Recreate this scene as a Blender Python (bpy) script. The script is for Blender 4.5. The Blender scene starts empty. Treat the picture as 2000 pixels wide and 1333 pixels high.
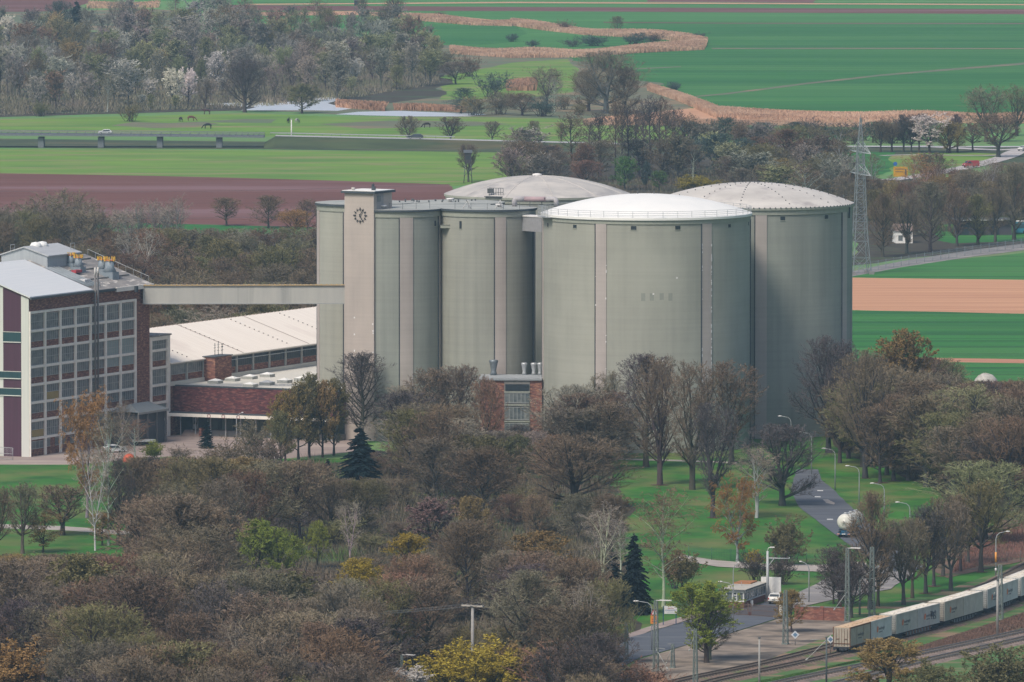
import bpy, math, random
import numpy as np
from mathutils import Vector, Matrix

# ------------------------------------------------------------------ camera, sky, sun, exposure
sc = bpy.context.scene
COL = sc.collection
CAM_H, FPX, YH = 133.0, 18000.0, -540.0
TH = math.atan((666.5 - YH) / FPX)
cam_data = bpy.data.cameras.new("camera")
cam_data.sensor_width = 36.0
cam_data.sensor_fit = 'HORIZONTAL'
cam_data.lens = FPX / 2000.0 * 36.0
cam_data.clip_start = 1.0
cam_data.clip_end = 30000.0
cam = bpy.data.objects.new("camera", cam_data)
COL.objects.link(cam)
cam.location = (0, 0, CAM_H)
cam.rotation_euler = (math.pi / 2 - TH, 0, 0)
sc.camera = cam

SUN = Vector((-0.44, -0.60, 0.92)).normalized()
sun_el = math.asin(SUN.z)
sun_az = math.atan2(SUN.x, SUN.y)
world = bpy.data.worlds.new("World")
sc.world = world
world.use_nodes = True
nt = world.node_tree
bg = nt.nodes["Background"]
sky = nt.nodes.new("ShaderNodeTexSky")
sky.sky_type = 'NISHITA'
sky.sun_disc = False
sky.sun_elevation = sun_el
sky.sun_rotation = sun_az
sky.dust_density = 3.0
sky.air_density = 1.2
nt.links.new(sky.outputs[0], bg.inputs[0])
bg.inputs[1].default_value = 0.104
sd = bpy.data.lights.new("sun", 'SUN')
sd.energy = 2.3
sd.angle = math.radians(16)
sd.color = (1.0, 0.91, 0.77)
so = bpy.data.objects.new("sun", sd)
COL.objects.link(so)
so.rotation_euler = SUN.to_track_quat('Z', 'Y').to_euler()
so.location = (-300, 1200, 600)
sc.view_settings.view_transform = 'Standard'
sc.view_settings.look = 'None'
sc.view_settings.exposure = 0.29
sc.view_settings.gamma = 1.0
sc.cycles.max_bounces = 5
sc.cycles.diffuse_bounces = 2
sc.cycles.glossy_bounces = 2
sc.cycles.transmission_bounces = 2
sc.cycles.transparent_max_bounces = 4
sc.cycles.volume_bounces = 0
sc.cycles.use_adaptive_sampling = False
sc.cycles.use_denoising = True
sc.cycles.denoising_prefilter = 'NONE'

# ------------------------------------------------------------------ helpers
def ray(px, py):
    x = (px - 1000.0) / FPX
    y = -(py - 666.5) / FPX
    return Vector((x, math.cos(TH) + y * math.sin(TH), -math.sin(TH) + y * math.cos(TH)))

def G(px, py, z=0.0):
    d = ray(px, py)
    t = (z - CAM_H) / d.z
    return Vector((d.x * t, d.y * t, z))

def S(py, z=0.0):                      # photo pixels per metre at that ground row
    return FPX / G(1000, py, z).y

def hit(px, py, p, n):
    d = ray(px, py); o = Vector((0, 0, CAM_H))
    t = (Vector(p) - o).dot(Vector(n)) / d.dot(Vector(n))
    return o + d * t

def lin(r, g, b, k=1.0):
    f = lambda c: ((c / 255.0 + 0.055) / 1.055) ** 2.4 if c > 10 else c / 255.0 / 12.92
    return (min(f(r) * k, .9), min(f(g) * k, .9), min(f(b) * k, .9))

class MB:
    def __init__(s):
        s.v = []; s.f = []; s.mi = []; s.sm = []
    def add(s, vs, fs, mi=0, sm=False):
        o = len(s.v)
        s.v.extend([tuple(v) for v in vs])
        for f in fs:
            s.f.append(tuple(i + o for i in f)); s.mi.append(mi); s.sm.append(sm)
        return s
    def box(s, x0, x1, y0, y1, z0, z1, mi=0):
        return s.add([(x0,y0,z0),(x1,y0,z0),(x1,y1,z0),(x0,y1,z0),(x0,y0,z1),(x1,y0,z1),(x1,y1,z1),(x0,y1,z1)],
              [(0,3,2,1),(4,5,6,7),(0,1,5,4),(1,2,6,5),(2,3,7,6),(3,0,4,7)], mi)
    def obox(s, c, ax, ay, az, mi=0):
        c = Vector(c); ax = Vector(ax); ay = Vector(ay); az = Vector(az)
        vs = [c+sx*ax+sy*ay+sz*az for sz in (-1,1) for sx,sy in ((-1,-1),(1,-1),(1,1),(-1,1))]
        return s.add(vs, [(0,3,2,1),(4,5,6,7),(0,1,5,4),(1,2,6,5),(2,3,7,6),(3,0,4,7)], mi)
    def quad(s, a, b, c, d, mi=0):
        return s.add([a,b,c,d], [(0,1,2,3)], mi)
    def poly(s, pts, mi=0):
        return s.add(pts, [tuple(range(len(pts)))], mi)
    def tube(s, path, rad, n=6, mi=0, caps=True, sm=True):
        path = [Vector(p) for p in path]
        if not isinstance(rad, (list, tuple)): rad = [rad]*len(path)
        vs = []; m = len(path)
        prev = None
        for i, p in enumerate(path):
            d = (path[min(i+1,m-1)] - path[max(i-1,0)])
            if d.length < 1e-9: d = Vector((0,0,1))
            d.normalize()
            if prev is None:
                a = d.cross(Vector((0,0,1)) if abs(d.z) < .9 else Vector((1,0,0))).normalized()
            else:
                a = (prev - d*prev.dot(d))
                if a.length < 1e-6: a = d.cross(Vector((1,0,0)))
                a.normalize()
            prev = a
            b = d.cross(a)
            for k in range(n):
                t = 2*math.pi*k/n
                vs.append(p + rad[i]*(math.cos(t)*a + math.sin(t)*b))
        fs = []
        for i in range(m-1):
            for k in range(n):
                fs.append((i*n+k, i*n+(k+1)%n, (i+1)*n+(k+1)%n, (i+1)*n+k))
        s.add(vs, fs, mi, sm)
        if caps:
            o = len(s.v) - len(vs)
            s.f.append(tuple(o+k for k in reversed(range(n)))); s.mi.append(mi); s.sm.append(False)
            s.f.append(tuple(o+(m-1)*n+k for k in range(n))); s.mi.append(mi); s.sm.append(False)
        return s
    def lathe(s, prof, n=32, mi=0, sm=True, cx=0, cy=0, close=True):
        vs = []; fs = []
        for r, z in prof:
            for k in range(n):
                t = 2*math.pi*k/n
                vs.append((cx+r*math.cos(t), cy+r*math.sin(t), z))
        for i in range(len(prof)-1):
            for k in range(n):
                fs.append((i*n+k, i*n+(k+1)%n, (i+1)*n+(k+1)%n, (i+1)*n+k))
        s.add(vs, fs, mi, sm)
        o = len(s.v)-len(vs)
        if close:
            s.f.append(tuple(o+k for k in reversed(range(n)))); s.mi.append(mi); s.sm.append(False)
            q = o+(len(prof)-1)*n
            s.f.append(tuple(q+k for k in range(n))); s.mi.append(mi); s.sm.append(False)
        return s
    def prism(s, poly, z0, z1, mi=0):
        n = len(poly)
        vs = [(x,y,z0) for x,y in poly] + [(x,y,z1) for x,y in poly]
        fs = [tuple(reversed(range(n))), tuple(range(n,2*n))] + [(i,(i+1)%n,n+(i+1)%n,n+i) for i in range(n)]
        return s.add(vs, fs, mi)
    def mesh(s, name, mats):
        me = bpy.data.meshes.new(name)
        me.from_pydata(s.v, [], s.f)
        for m in (mats if isinstance(mats,(list,tuple)) else [mats]): me.materials.append(m)
        me.polygons.foreach_set('material_index', s.mi)
        me.polygons.foreach_set('use_smooth', s.sm)
        me.update()
        return me
    def build(s, name, mats, parent=None):
        o = bpy.data.objects.new(name, s.mesh(name, mats))
        COL.objects.link(o)
        if parent is not None: o.parent = parent
        return o

ALL = []
def tag(o, label, cat, group=None, kind=None):
    o['label'] = label; o['category'] = cat
    if group: o['group'] = group
    if kind: o['kind'] = kind
    ALL.append(o)
    return o
def thing(name, label, cat, loc=(0,0,0), rz=0.0, group=None):
    o = bpy.data.objects.new(name, None)
    COL.objects.link(o)
    o.empty_display_size = 0.5
    o.location = loc; o.rotation_euler = (0,0,rz)
    return tag(o, label, cat, group)
def struct(name, mb, m):
    o = mb.build(name, m); o['kind'] = 'structure'; return o
def copy_tree(o, parent=None):
    c = o.copy(); COL.objects.link(c)
    if parent is not None: c.parent = parent
    for ch in list(o.children): copy_tree(ch, c)
    return c

# ------------------------------------------------------------------ materials
def nodes(name):
    m = bpy.data.materials.new(name); m.use_nodes = True
    t = m.node_tree
    return m, t, t.nodes["Principled BSDF"]
def mixc(t, fac, a, b, mode='MIX'):
    n = t.nodes.new("ShaderNodeMix"); n.data_type = 'RGBA'; n.blend_type = mode
    def put(sock, v):
        if hasattr(v, 'is_linked') or hasattr(v, 'links'): t.links.new(v, sock)
        elif isinstance(v, (int,float)): sock.default_value = v
        else: sock.default_value = (v[0],v[1],v[2],1)
    put(n.inputs[0], fac); put(n.inputs[6], a); put(n.inputs[7], b)
    return n.outputs[2]
def noise(t, scale=(1,1,1), detail=4, rough=.6, lo=.35, hi=.65):
    tc = t.nodes.new("ShaderNodeTexCoord")
    mp = t.nodes.new("ShaderNodeMapping"); mp.inputs['Scale'].default_value = scale
    t.links.new(tc.outputs['Object'], mp.inputs[0])
    nz = t.nodes.new("ShaderNodeTexNoise"); nz.inputs['Scale'].default_value = 1.0
    nz.inputs['Detail'].default_value = detail; nz.inputs['Roughness'].default_value = rough
    t.links.new(mp.outputs[0], nz.inputs['Vector'])
    mr = t.nodes.new("ShaderNodeMapRange")
    mr.inputs[1].default_value = lo; mr.inputs[2].default_value = hi
    t.links.new(nz.outputs[0], mr.inputs[0])
    return mr.outputs[0], nz.outputs[0]
def mat(name, c, c2=None, scale=(1,1,1), rough=.9, c3=None, scale3=None, lo=.35, hi=.65, lo3=.5, hi3=.7, bump=0, metal=0, spec=.3, detail=4):
    m, t, b = nodes(name)
    b.inputs['Roughness'].default_value = rough
    b.inputs['Metallic'].default_value = metal
    b.inputs['Specular IOR Level'].default_value = spec
    if c2 is None: c2 = tuple(x*.82 for x in c)
    if isinstance(scale,(int,float)): scale = (scale,)*3
    f, raw = noise(t, scale, detail, lo=lo, hi=hi)
    col = mixc(t, f, c, c2)
    if c3 is not None:
        if isinstance(scale3,(int,float)): scale3 = (scale3,)*3
        f3, _ = noise(t, scale3, 3, lo=lo3, hi=hi3)
        col = mixc(t, f3, col, c3)
    t.links.new(col, b.inputs['Base Color'])
    if bump:
        bn = t.nodes.new("ShaderNodeBump"); bn.inputs['Strength'].default_value = bump; bn.inputs['Distance'].default_value = .1
        t.links.new(raw, bn.inputs['Height']); t.links.new(bn.outputs[0], b.inputs['Normal'])
    return m
def plain(name, c, rough=.6, metal=0, spec=.4):
    return mat(name, c, tuple(x*.88 for x in c), 1.7, rough, metal=metal, spec=spec)
def tramlines(m, dist=24.0, dark=.72):
    """thin darker wheel tracks across a sown field"""
    t = m.node_tree; b = t.nodes["Principled BSDF"]; src = b.inputs['Base Color'].links[0].from_socket
    tc = t.nodes.new("ShaderNodeTexCoord"); w = t.nodes.new("ShaderNodeTexWave")
    w.wave_type = 'BANDS'; w.bands_direction = 'Y'; w.inputs['Scale'].default_value = 2*math.pi/20/dist
    w.inputs['Distortion'].default_value = .8; w.inputs['Detail'].default_value = 1; w.inputs['Detail Scale'].default_value = .15
    t.links.new(tc.outputs['Object'], w.inputs['Vector'])
    r = t.nodes.new("ShaderNodeMapRange"); r.inputs[1].default_value = .93; r.inputs[2].default_value = .99; t.links.new(w.outputs[1], r.inputs[0])
    dk = mixc(t, 1.0, src, (dark,dark*.98,dark), 'MULTIPLY')
    t.links.new(mixc(t, r.outputs[0], src, dk), b.inputs['Base Color'])
def tinted(name, dark=.75, rough=.9, trans=0):
    """material whose base colour is the object's own colour (one colour per tree) with a little variation"""
    m, t, b = nodes(name)
    b.inputs['Roughness'].default_value = rough
    b.inputs['Specular IOR Level'].default_value = .15
    oi = t.nodes.new("ShaderNodeObjectInfo")
    f, _ = noise(t, (.5,.5,.5), 3, lo=.3, hi=.7)
    dk = mixc(t, 1.0, oi.outputs['Color'], (dark,dark*.98,dark*1.02), 'MULTIPLY')
    col = mixc(t, f, oi.outputs['Color'], dk)
    t.links.new(col, b.inputs['Base Color'])
    return m
HAZE = 5.4e-5
# ------------------------------------------------------------------ ground, fields, roads
LAID = []
def field(name, pts, m):
    """a sheet on the ground, given by its corner points seen in the photograph; overlapping sheets are stacked 4 mm apart"""
    xs = [p[0] for p in pts]; ys = [p[1] for p in pts]; bb = (min(xs), max(xs), min(ys), max(ys))
    lv = 1 + max([l for b, l in LAID if b[0] < bb[1] and bb[0] < b[1] and b[2] < bb[3] and bb[2] < b[3]] + [0])
    LAID.append((bb, lv)); z = .004*lv
    amp = {'marsh':5,'pasture':1.6,'woodland_floor':2.5,'field':.8,'ploughed_field':.7,'bare_field':.8,'lawn':.6,'bare_ground':1.1,'road':.16,'footpath':.25,'forecourt':.4,'yard':.3,'dry_grass_strip':2.0,'pond':1.2,'trackside_ground':1.2}.get(name, .5)
    R_ = random.Random(int(sum(p[0]*3+p[1] for p in pts))); w = []
    for i in range(len(pts)):                      # edges are never ruler-straight: wander a little between the corners
        a, b = G(*pts[i]), G(*pts[(i+1) % len(pts)]); L = (b-a).length
        n = max(1, min(60, int(L/(6 if amp < 1 else 12)))); d = (b-a).normalized(); nr = Vector((-d.y, d.x, 0)); o = 0.0
        for k in range(n):
            o = o*.6+R_.uniform(-amp, amp)*.8; w.append(a.lerp(b, k/n) + nr*(o if k else 0))
    mb = MB(); mb.poly([(p.x, p.y, z) for p in w])
    return struct(name, mb, m)
def smooth(pts, k=8):
    out = []
    n = len(pts)
    for i in range(n-1):
        p0, p1, p2, p3 = pts[max(i-1,0)], pts[i], pts[i+1], pts[min(i+2,n-1)]
        for j in range(k):
            t = j/k
            out.append(0.5*((2*p1)+(p2-p0)*t+(2*p0-5*p1+4*p2-p3)*t*t+(3*p1-p0-3*p2+p3)*t**3))
    out.append(pts[-1])
    return out
def ribbon(mb, pts, w, z=None, off=0.0, mi=0):
    n = len(pts); L = []; R = []
    for i, p in enumerate(pts):
        d = (pts[min(i+1,n-1)] - pts[max(i-1,0)]); d.z = 0; d.normalize()
        nrm = Vector((-d.y, d.x, 0))
        zz = p.z if z is None else z
        L.append(Vector((p.x,p.y,zz)) + nrm*(off+w/2)); R.append(Vector((p.x,p.y,zz)) + nrm*(off-w/2))
    mb.add(L+R, [(i, n+i, n+i+1, i+1) for i in range(n-1)], mi)
def pix(pts, z=0.0): return [G(x, y, z) for x, y in pts]

M_base = mat("meadow_green", lin(96,146,80), lin(104,130,80), (.02,.05,.1), c3=lin(120,122,95), scale3=(.006,.02,.1), lo3=.52, hi3=.7)
M_wheat = mat("young_wheat", lin(50,118,46), lin(34,92,40), (.006,.16,.1), c3=lin(74,126,60), scale3=(.004,.02,.1), lo3=.42, hi3=.75, detail=6)
M_wheat2 = mat("young_wheat_far", lin(72,130,56), lin(50,108,48), (.003,.05,.1), c3=lin(82,134,70), scale3=(.002,.008,.1), lo3=.45, hi3=.75)
tramlines(M_wheat, 21.0, .70); tramlines(M_wheat2, 30.0, .78)
M_meadow = mat("pasture", lin(114,146,54), lin(86,124,50), (.02,.05,.1), c3=lin(134,132,86), scale3=(.02,.06,.1), lo3=.5, hi3=.66)
M_rough = mat("rough_grass", lin(96,112,86), lin(110,104,86), (.03,.08,.1), c3=lin(132,116,92), scale3=(.01,.03,.1), lo3=.5, hi3=.62)
M_plough = mat("ploughed_soil", lin(118,76,68), lin(96,60,54), (.01,.35,.1), c3=lin(126,94,96), scale3=(.004,.03,.1), detail=5)
M_brown = mat("dry_soil", lin(204,156,122), lin(176,126,98), (.012,.30,.1), c3=lin(160,112,96), scale3=(.15,.6,.1), lo3=.66, hi3=.74)
M_strip = mat("bare_track_soil", lin(190,138,112), lin(164,112,90), (.02,.3,.1))
M_lawn = mat("lawn", lin(58,116,36), lin(40,88,30), (.16,.10,.1), c3=lin(112,112,66), scale3=(.07,.05,.1), lo3=.44, hi3=.74, detail=7)
M_litter = mat("woodland_floor", lin(78,70,56), lin(52,48,42), (.2,.5,.2), c3=lin(66,88,54), scale3=(.02,.06,.1), lo3=.55, hi3=.68)
M_asph = mat("asphalt", lin(94,98,106), lin(84,88,97), (.08,.3,.1), c3=lin(112,114,118), scale3=(.05,.3,.1), lo3=.55, hi3=.7, rough=.85)
M_asph2 = mat("worn_asphalt", lin(140,136,136), lin(122,118,118), (.1,.3,.1), c3=lin(162,156,152), scale3=(.05,.25,.1), lo3=.52, hi3=.7, rough=.9)
M_path = mat("gravel_path", lin(176,168,162), lin(154,146,140), (.2,.5,.1))
M_yard = mat("concrete_yard", lin(160,144,138), lin(140,126,122), (.1,.3,.1), c3=lin(172,158,150), scale3=(.04,.12,.1))
M_lot = mat("bare_ground", lin(156,142,128), lin(122,110,100), (.25,.22,.1), c3=lin(88,82,77), scale3=(.10,.16,.1), lo3=.46, hi3=.64, detail=7)
M_embank = mat("embankment_grass", lin(74,86,58), lin(54,64,48), (.03,.2,.1), c3=lin(98,92,68), scale3=(.02,.1,.2))
M_railgrass = mat("trackside_grass", lin(84,116,62), lin(66,98,54), (.1,.3,.1), c3=lin(140,116,96), scale3=(.04,.16,.1), lo3=.5, hi3=.62)
M_redscrub = mat("dead_brush_ground", lin(124,96,84), lin(100,84,72), (.15,.4,.1), c3=lin(84,102,64), scale3=(.06,.2,.1), lo3=.5, hi3=.65)
M_tan = mat("dry_grass", lin(206,160,128), lin(180,136,108), (.03,.1,.1))
mw, tw, bw = nodes("pond_water")
bw.inputs['Base Color'].default_value = (.95,.96,.97,1); bw.inputs['Metallic'].default_value = 1.0; bw.inputs['Roughness'].default_value = .60; bw.inputs['Specular IOR Level'].default_value = 1.0
M_water = mw

g = MB(); g.quad((-5200,-300,0),(5200,-300,0),(5200,12500,0),(-5200,12500,0))
struct("ground", g, M_base)
Z = [0.09]
# far fields
for nm, pts, m in [
    ("field", [(-120,-160),(2120,-160),(2120,2),(-120,2)], M_wheat2),
    ("field", [(-120,-42),(2120,-52),(2120,-40),(-120,-30)], M_plough),
    ("field", [(430,3),(2120,4),(2120,225),(1390,222),(1352,212),(1235,150),(1080,118),(880,96),(700,64),(430,64)], M_wheat2),
    ("field", [(1240,40),(2120,40),(2120,225),(1390,222),(1352,212),(1300,172),(1235,150),(1080,120)], M_wheat),
    ("ploughed_field", [(-60,-10),(176,-10),(176,6),(120,22),(-60,30)], M_plough),
    ("ploughed_field", [(440,10),(1000,14),(2120,19),(2120,29),(1000,22),(440,21)], M_plough),
    ("ploughed_field", [(1263,-12),(1591,-12),(1591,6),(1263,4)], M_plough),
    ("field_margin", [(480,8),(1000,4),(2120,9),(2120,11),(1000,6.5),(480,10)], M_tan),
    ("field", [(-120,26),(130,22),(300,18),(430,30),(430,60),(-120,60)], M_rough),
    ("field", [(380,32),(800,32),(870,60),(860,90),(600,64),(380,60)], M_wheat2),
    ("field", [(830,48),(1000,50),(1030,66),(990,84),(900,92),(860,84)], M_wheat),
    ("dry_grass_strip", [(470,24),(700,22),(860,30),(1000,42),(1000,48),(860,40),(700,30),(470,31)], M_tan),
    ("marsh", [(700,100),(860,88),(1040,104),(1180,130),(1290,170),(1360,215),(1420,232),(1420,262),(1100,240),(700,226),(500,216)], M_rough),
    ("field", [(860,150),(1010,122),(1110,116),(1130,140),(1120,180),(1040,190),(860,196)], M_meadow),
    ("woodland_floor", [(-120,60),(560,66),(820,80),(880,120),(860,190),(640,216),(480,216),(-120,232)], M_litter),
    ("dry_grass_strip", [(1350,212),(1480,216),(1900,222),(2120,222),(2120,238),(1900,240),(1340,238),(1200,240),(1130,234),(1180,228)], M_tan),
    ("field_path", [(1358,188),(1420,182),(1560,164),(1720,146),(2020,121),(2020,125),(1720,149),(1560,167),(1420,185),(1358,190)], M_rough),
    ("field_path", [(1390,94),(1700,94),(2120,95),(2120,96.5),(1700,96),(1390,96)], M_rough),
    ("field_path", [(1240,134),(1330,130),(1330,131.5),(1240,136)], M_rough),
    ("field_path", [(1180,43),(1420,45),(2120,46),(2120,47.5),(1420,46.5),(1180,45)], M_plough),
    ("pasture", [(-120,236),(480,222),(640,228),(930,229),(1150,233),(1340,250),(1340,277),(900,275),(560,268),(-120,262)], M_meadow),
    ("dry_grass_strip", [(218,246),(260,239),(330,241),(400,238),(430,243),(380,249),(300,251)], M_rough),
    ("dry_grass_strip", [(400,237),(480,233),(540,234),(530,241),(430,240)], M_rough),
    ("dry_grass_strip", [(620,243),(760,236),(930,238),(1000,243),(880,248),(700,252)], M_rough),
    ("pond", [(470,216),(560,200),(640,190),(665,193),(640,202),(690,212),(660,217),(600,216)], M_water),
    ("pond", [(655,224),(700,219),(780,217),(915,222),(950,224),(915,228),(800,228)], M_water),
    ("pond", [(390,203),(500,200),(560,206),(500,210),(400,205)], M_water),
    ("verge", [(-120,270),(500,277),(1140,282),(1660,286),(2120,290),(2120,320),(1700,330),(1100,300),(500,292),(-120,288)], M_embank),
    ("pasture", [(-120,291),(500,294),(1110,300),(1140,346),(880,364),(-120,340)], M_meadow),
    ("ploughed_field", [(-120,337),(300,344),(640,353),(880,361),(920,402),(900,452),(640,446),(300,437),(-120,428)], M_plough),
    ("pasture", [(-120,428),(300,437),(640,446),(640,462),(300,456),(-120,452)], M_wheat),
    ("woodland_floor", [(-120,452),(640,460),(700,560),(700,700),(-120,700)], M_litter),
    ("woodland_floor", [(1000,300),(1660,300),(1720,350),(1660,420),(1000,420)], M_litter),
    ("woodland_floor", [(1640,345),(1760,352),(2120,330),(2120,468),(1900,492),(1660,520)], M_litter),
    ("pasture", [(1600,296),(1750,298),(1760,330),(1700,345),(1600,330)], M_wheat),
    ("pasture", [(1745,304),(1800,300),(1880,298),(1960,302),(1950,314),(1850,330),(1745,345)], M_meadow),
    ("pasture", [(1830,440),(2120,430),(2120,466),(1860,476),(1830,470)], M_wheat),
    ("field", [(1640,540),(1690,529),(1760,518),(1900,504),(2120,484),(2120,549),(1640,545)], M_wheat),
    ("bare_field", [(1600,542),(1720,544),(2120,549),(2120,618),(1720,610),(1600,607)], M_brown),
    ("field", [(1600,606),(1720,608),(2120,616),(2120,706),(1600,700)], M_wheat),
    ("bare_field", [(1740,698),(2120,705),(2120,715),(1740,707)], M_strip),
    ("field", [(1600,702),(1740,706),(2120,712),(2120,752),(1600,748)], M_wheat),
    ("field_path", [(1930,749),(2120,751),(2120,754),(1930,752)], M_path),
    ("lawn", [(1180,760),(1600,760),(2200,756),(2200,1100),(2000,1130),(1700,1215),(1520,1205),(1340,1205),(1200,1240),(1160,1100),(1160,900)], M_lawn),
    ("lawn", [(-120,900),(700,896),(700,960),(400,1150),(-120,1180)], M_lawn),
    ("woodland_floor", [(240,930),(640,905),(900,880),(1180,880),(1215,960),(1230,1110),(1250,1235),(1150,1290),(1240,1420),(1200,1700),(-250,1700),(-250,1130),(240,1110)], M_litter),
    ("woodland_floor", [(1640,740),(1760,740),(2200,760),(2200,1010),(2000,1040),(1880,1000),(1800,945),(1700,905),(1640,880)], M_litter),
    ("dry_grass_strip", [(1815,1085),(1900,1048),(2000,1000),(2100,980),(2100,1040),(2010,1095),(1930,1112),(1850,1130)], M_redscrub),
    ("trackside_ground", [(1120,1450),(1250,1330),(1370,1318),(1620,1232),(1660,1190),(1830,1160),(2000,1108),(2200,1050),(2200,1600),(1120,1600)], M_railgrass),
    ("trackside_ground", [(1760,1292),(1850,1250),(2000,1200),(2200,1140),(2200,1190),(2000,1232),(1850,1268)], M_redscrub),
    ("yard", [(-120,890),(57,892),(330,850),(700,848),(700,882),(560,896),(420,902),(330,892),(140,908),(-120,908)], M_yard),
    ("bare_ground", [(1245,1290),(1430,1238),(1530,1207),(1660,1213),(1628,1240),(1500,1290),(1400,1318),(1250,1345)], M_lot),
    ("pavement", [(1225,1240),(1290,1218),(1345,1203),(1420,1190),(1420,1196),(1345,1212),(1300,1226),(1230,1250)], M_yard),
    ("forecourt", [(1500,1176),(1560,1158),(1620,1128),(1690,1110),(1770,1098),(1800,1108),(1740,1152),(1640,1170),(1560,1188),(1510,1196)], M_asph2),
    ("road", [(1140,1310),(1225,1248),(1300,1227),(1345,1213),(1410,1197),(1460,1188),(1500,1176),(1548,1180),(1530,1206),(1430,1237),(1330,1264),(1250,1286),(1200,1310)], M_asph),
    ("road", [(1556,918),(1598,918),(1604,938),(1634,963),(1674,1003),(1700,1028),(1765,1078),(1810,1112),(1745,1118),(1690,1088),(1648,1058),(1600,1022),(1560,990),(1545,955)], M_asph),
    ("footpath", [(1320,1083),(1400,1096),(1480,1102),(1600,1105),(1690,1098),(1695,1112),(1600,1118),(1480,1113),(1400,1108),(1320,1095)], M_path),
    ("footpath", [(-120,1020),(0,1024),(120,1028),(280,1040),(280,1047),(120,1036),(0,1032),(-120,1030)], M_path),
    ("footpath", [(1150,898),(1200,895),(1340,899),(1440,903),(1440,906),(1340,902),(1200,898),(1150,901)], M_path),
    ("road", [(1640,536),(1760,511),(1900,489),(2120,462),(2120,474),(1900,502),(1760,523),(1640,545)], M_asph2),
]:
    field(nm, pts, m)
# worn patch and arrows on the factory road
p = MB()
w = [G(x,y) for x,y in [(1607,977),(1617,977),(1631,984),(1629,987),(1614,984)]]
p.poly([(a.x,a.y,Z[0]+.02) for a in w]); struct("road_patch", p, M_path)
# lane dashes
dm = plain("road_paint", (.7,.7,.68))
for x,y in [(1650,1012),(1621,1016),(1602,960),(1597,972)]:
    c = G(x,y); q = MB(); q.quad((c.x-.5,c.y-.8,Z[0]+.03),(c.x+.5,c.y-.8,Z[0]+.03),(c.x+.5,c.y+.8,Z[0]+.03),(c.x-.5,c.y+.8,Z[0]+.03)); struct("road_marking", q, dm)

# country road on its viaduct and embankment
road_px = [(-160,4.6),(0,4.4),(200,4.2),(420,3.9),(560,3.6),(700,3.1),(850,2.6),(1000,2.0),(1150,1.4),(1300,.9),(1500,.5),(1700,.3),(1850,.2),(2000,.2),(2160,.2)]
def roadpt(px, z, dy=0.0):
    base = G(1000, 288.0).y
    return Vector(((px-1000)/FPX*base, base+dy, z))
rl = smooth([roadpt(px, z) for px, z in road_px], 6)
rb = MB(); ribbon(rb, [q for q in rl if q.x > roadpt(520,0).x], 8.5)
struct("road", rb, mat("country_road", lin(182,180,182), lin(160,160,164), (.05,.2,.1)))
em = MB()
seg = [q.copy() for q in rl if q.x > roadpt(503,0).x and q.x < roadpt(1720,0).x]
n = len(seg)
for q in seg: q.z *= min(1.0, max(.05, (q.x-roadpt(503,0).x)/(roadpt(540,0).x-roadpt(503,0).x)))
top1 = [(q.x,q.y-4.6,q.z-.03) for q in seg]; bot1 = [(q.x,q.y-4.6-q.z*2.2,-.02) for q in seg]
top2 = [(q.x,q.y+4.6,q.z-.03) for q in seg]; bot2 = [(q.x,q.y+4.6+q.z*2.2,-.02) for q in seg]
em.add(bot1+top1+top2+bot2, [(a*n+i,a*n+i+1,(a+1)*n+i+1,(a+1)*n+i) for a in range(3) for i in range(n-1)]+[(0,n,2*n,3*n)])
struct("road_embankment", em, M_embank)
# branch road bending off on the right
br = MB()
ribbon(br, smooth(pix([(2110,286),(2030,289),(1990,296),(1960,309),(1900,325),(1840,337),(1780,347),(1735,353)]), 6), 6.5, z=Z[0]+.05)
ribbon(br, smooth(pix([(1790,286),(1840,289),(1900,292),(1950,294),(2000,292)]), 4), 7, z=Z[0]+.06)
ribbon(br, smooth(pix([(1720,305),(1800,303),(1900,305),(1960,304)]), 4), 3, z=Z[0]+.04)
struct("branch_road", br, mat("branch_asphalt", lin(188,182,182), lin(166,160,160), (.05,.2,.1)))
# ------------------------------------------------------------------ silos
def silo_mat(name, c, c2):
    m, t, b = nodes(name)
    b.inputs['Roughness'].default_value = .92; b.inputs['Specular IOR Level'].default_value = .2
    f1, _ = noise(t, (.6,.6,.018), 6, lo=.32, hi=.66)
    f2, _ = noise(t, (.03,.03,2.2), 3, lo=.42, hi=.7)
    f3, _ = noise(t, (.10,.10,.05), 5, lo=.42, hi=.7)
    col = mixc(t, f1, c, c2)
    col = mixc(t, f3, col, tuple(x*1.12 for x in c))
    k = t.nodes.new("ShaderNodeMath"); k.operation = 'MULTIPLY'; k.inputs[1].default_value = .13
    t.links.new(f2, k.inputs[0])
    col = mixc(t, k.outputs[0], col, tuple(x*.6 for x in c2))
    # dark run-off just under the rim, fading downwards (staining that belongs to the wall)
    t.links.new(col, b.inputs['Base Color'])
    return m
M_conc = silo_mat("green_grey_concrete", (.350,.352,.310), (.302,.306,.270))
M_conc2 = silo_mat("olive_concrete", (.315,.318,.285), (.25,.256,.232))
M_conc3 = silo_mat("dark_green_concrete", (.295,.31,.283), (.235,.25,.23))
M_pil = silo_mat("pink_grey_plaster", (.43,.385,.365), (.365,.325,.312))
M_ring = plain("cornice_concrete", (.33,.345,.30), .9)
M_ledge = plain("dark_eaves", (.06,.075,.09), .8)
M_white = mat("white_roof_coating", (.82,.81,.79), (.76,.76,.75), (.12,.12,.2), .75)
M_dome = mat("weathered_dome", (.58,.55,.52), (.46,.435,.415), (.10,.10,.6), .9, c3=(.36,.33,.33), scale3=(.22,.22,.22), lo3=.56, hi3=.76)
M_dome2 = mat("weathered_dome_grey", (.54,.505,.475), (.41,.395,.385), (.08,.22,.5), .9, c3=(.31,.30,.31), scale3=(.16,.16,.2), lo3=.5, hi3=.72)
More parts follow.
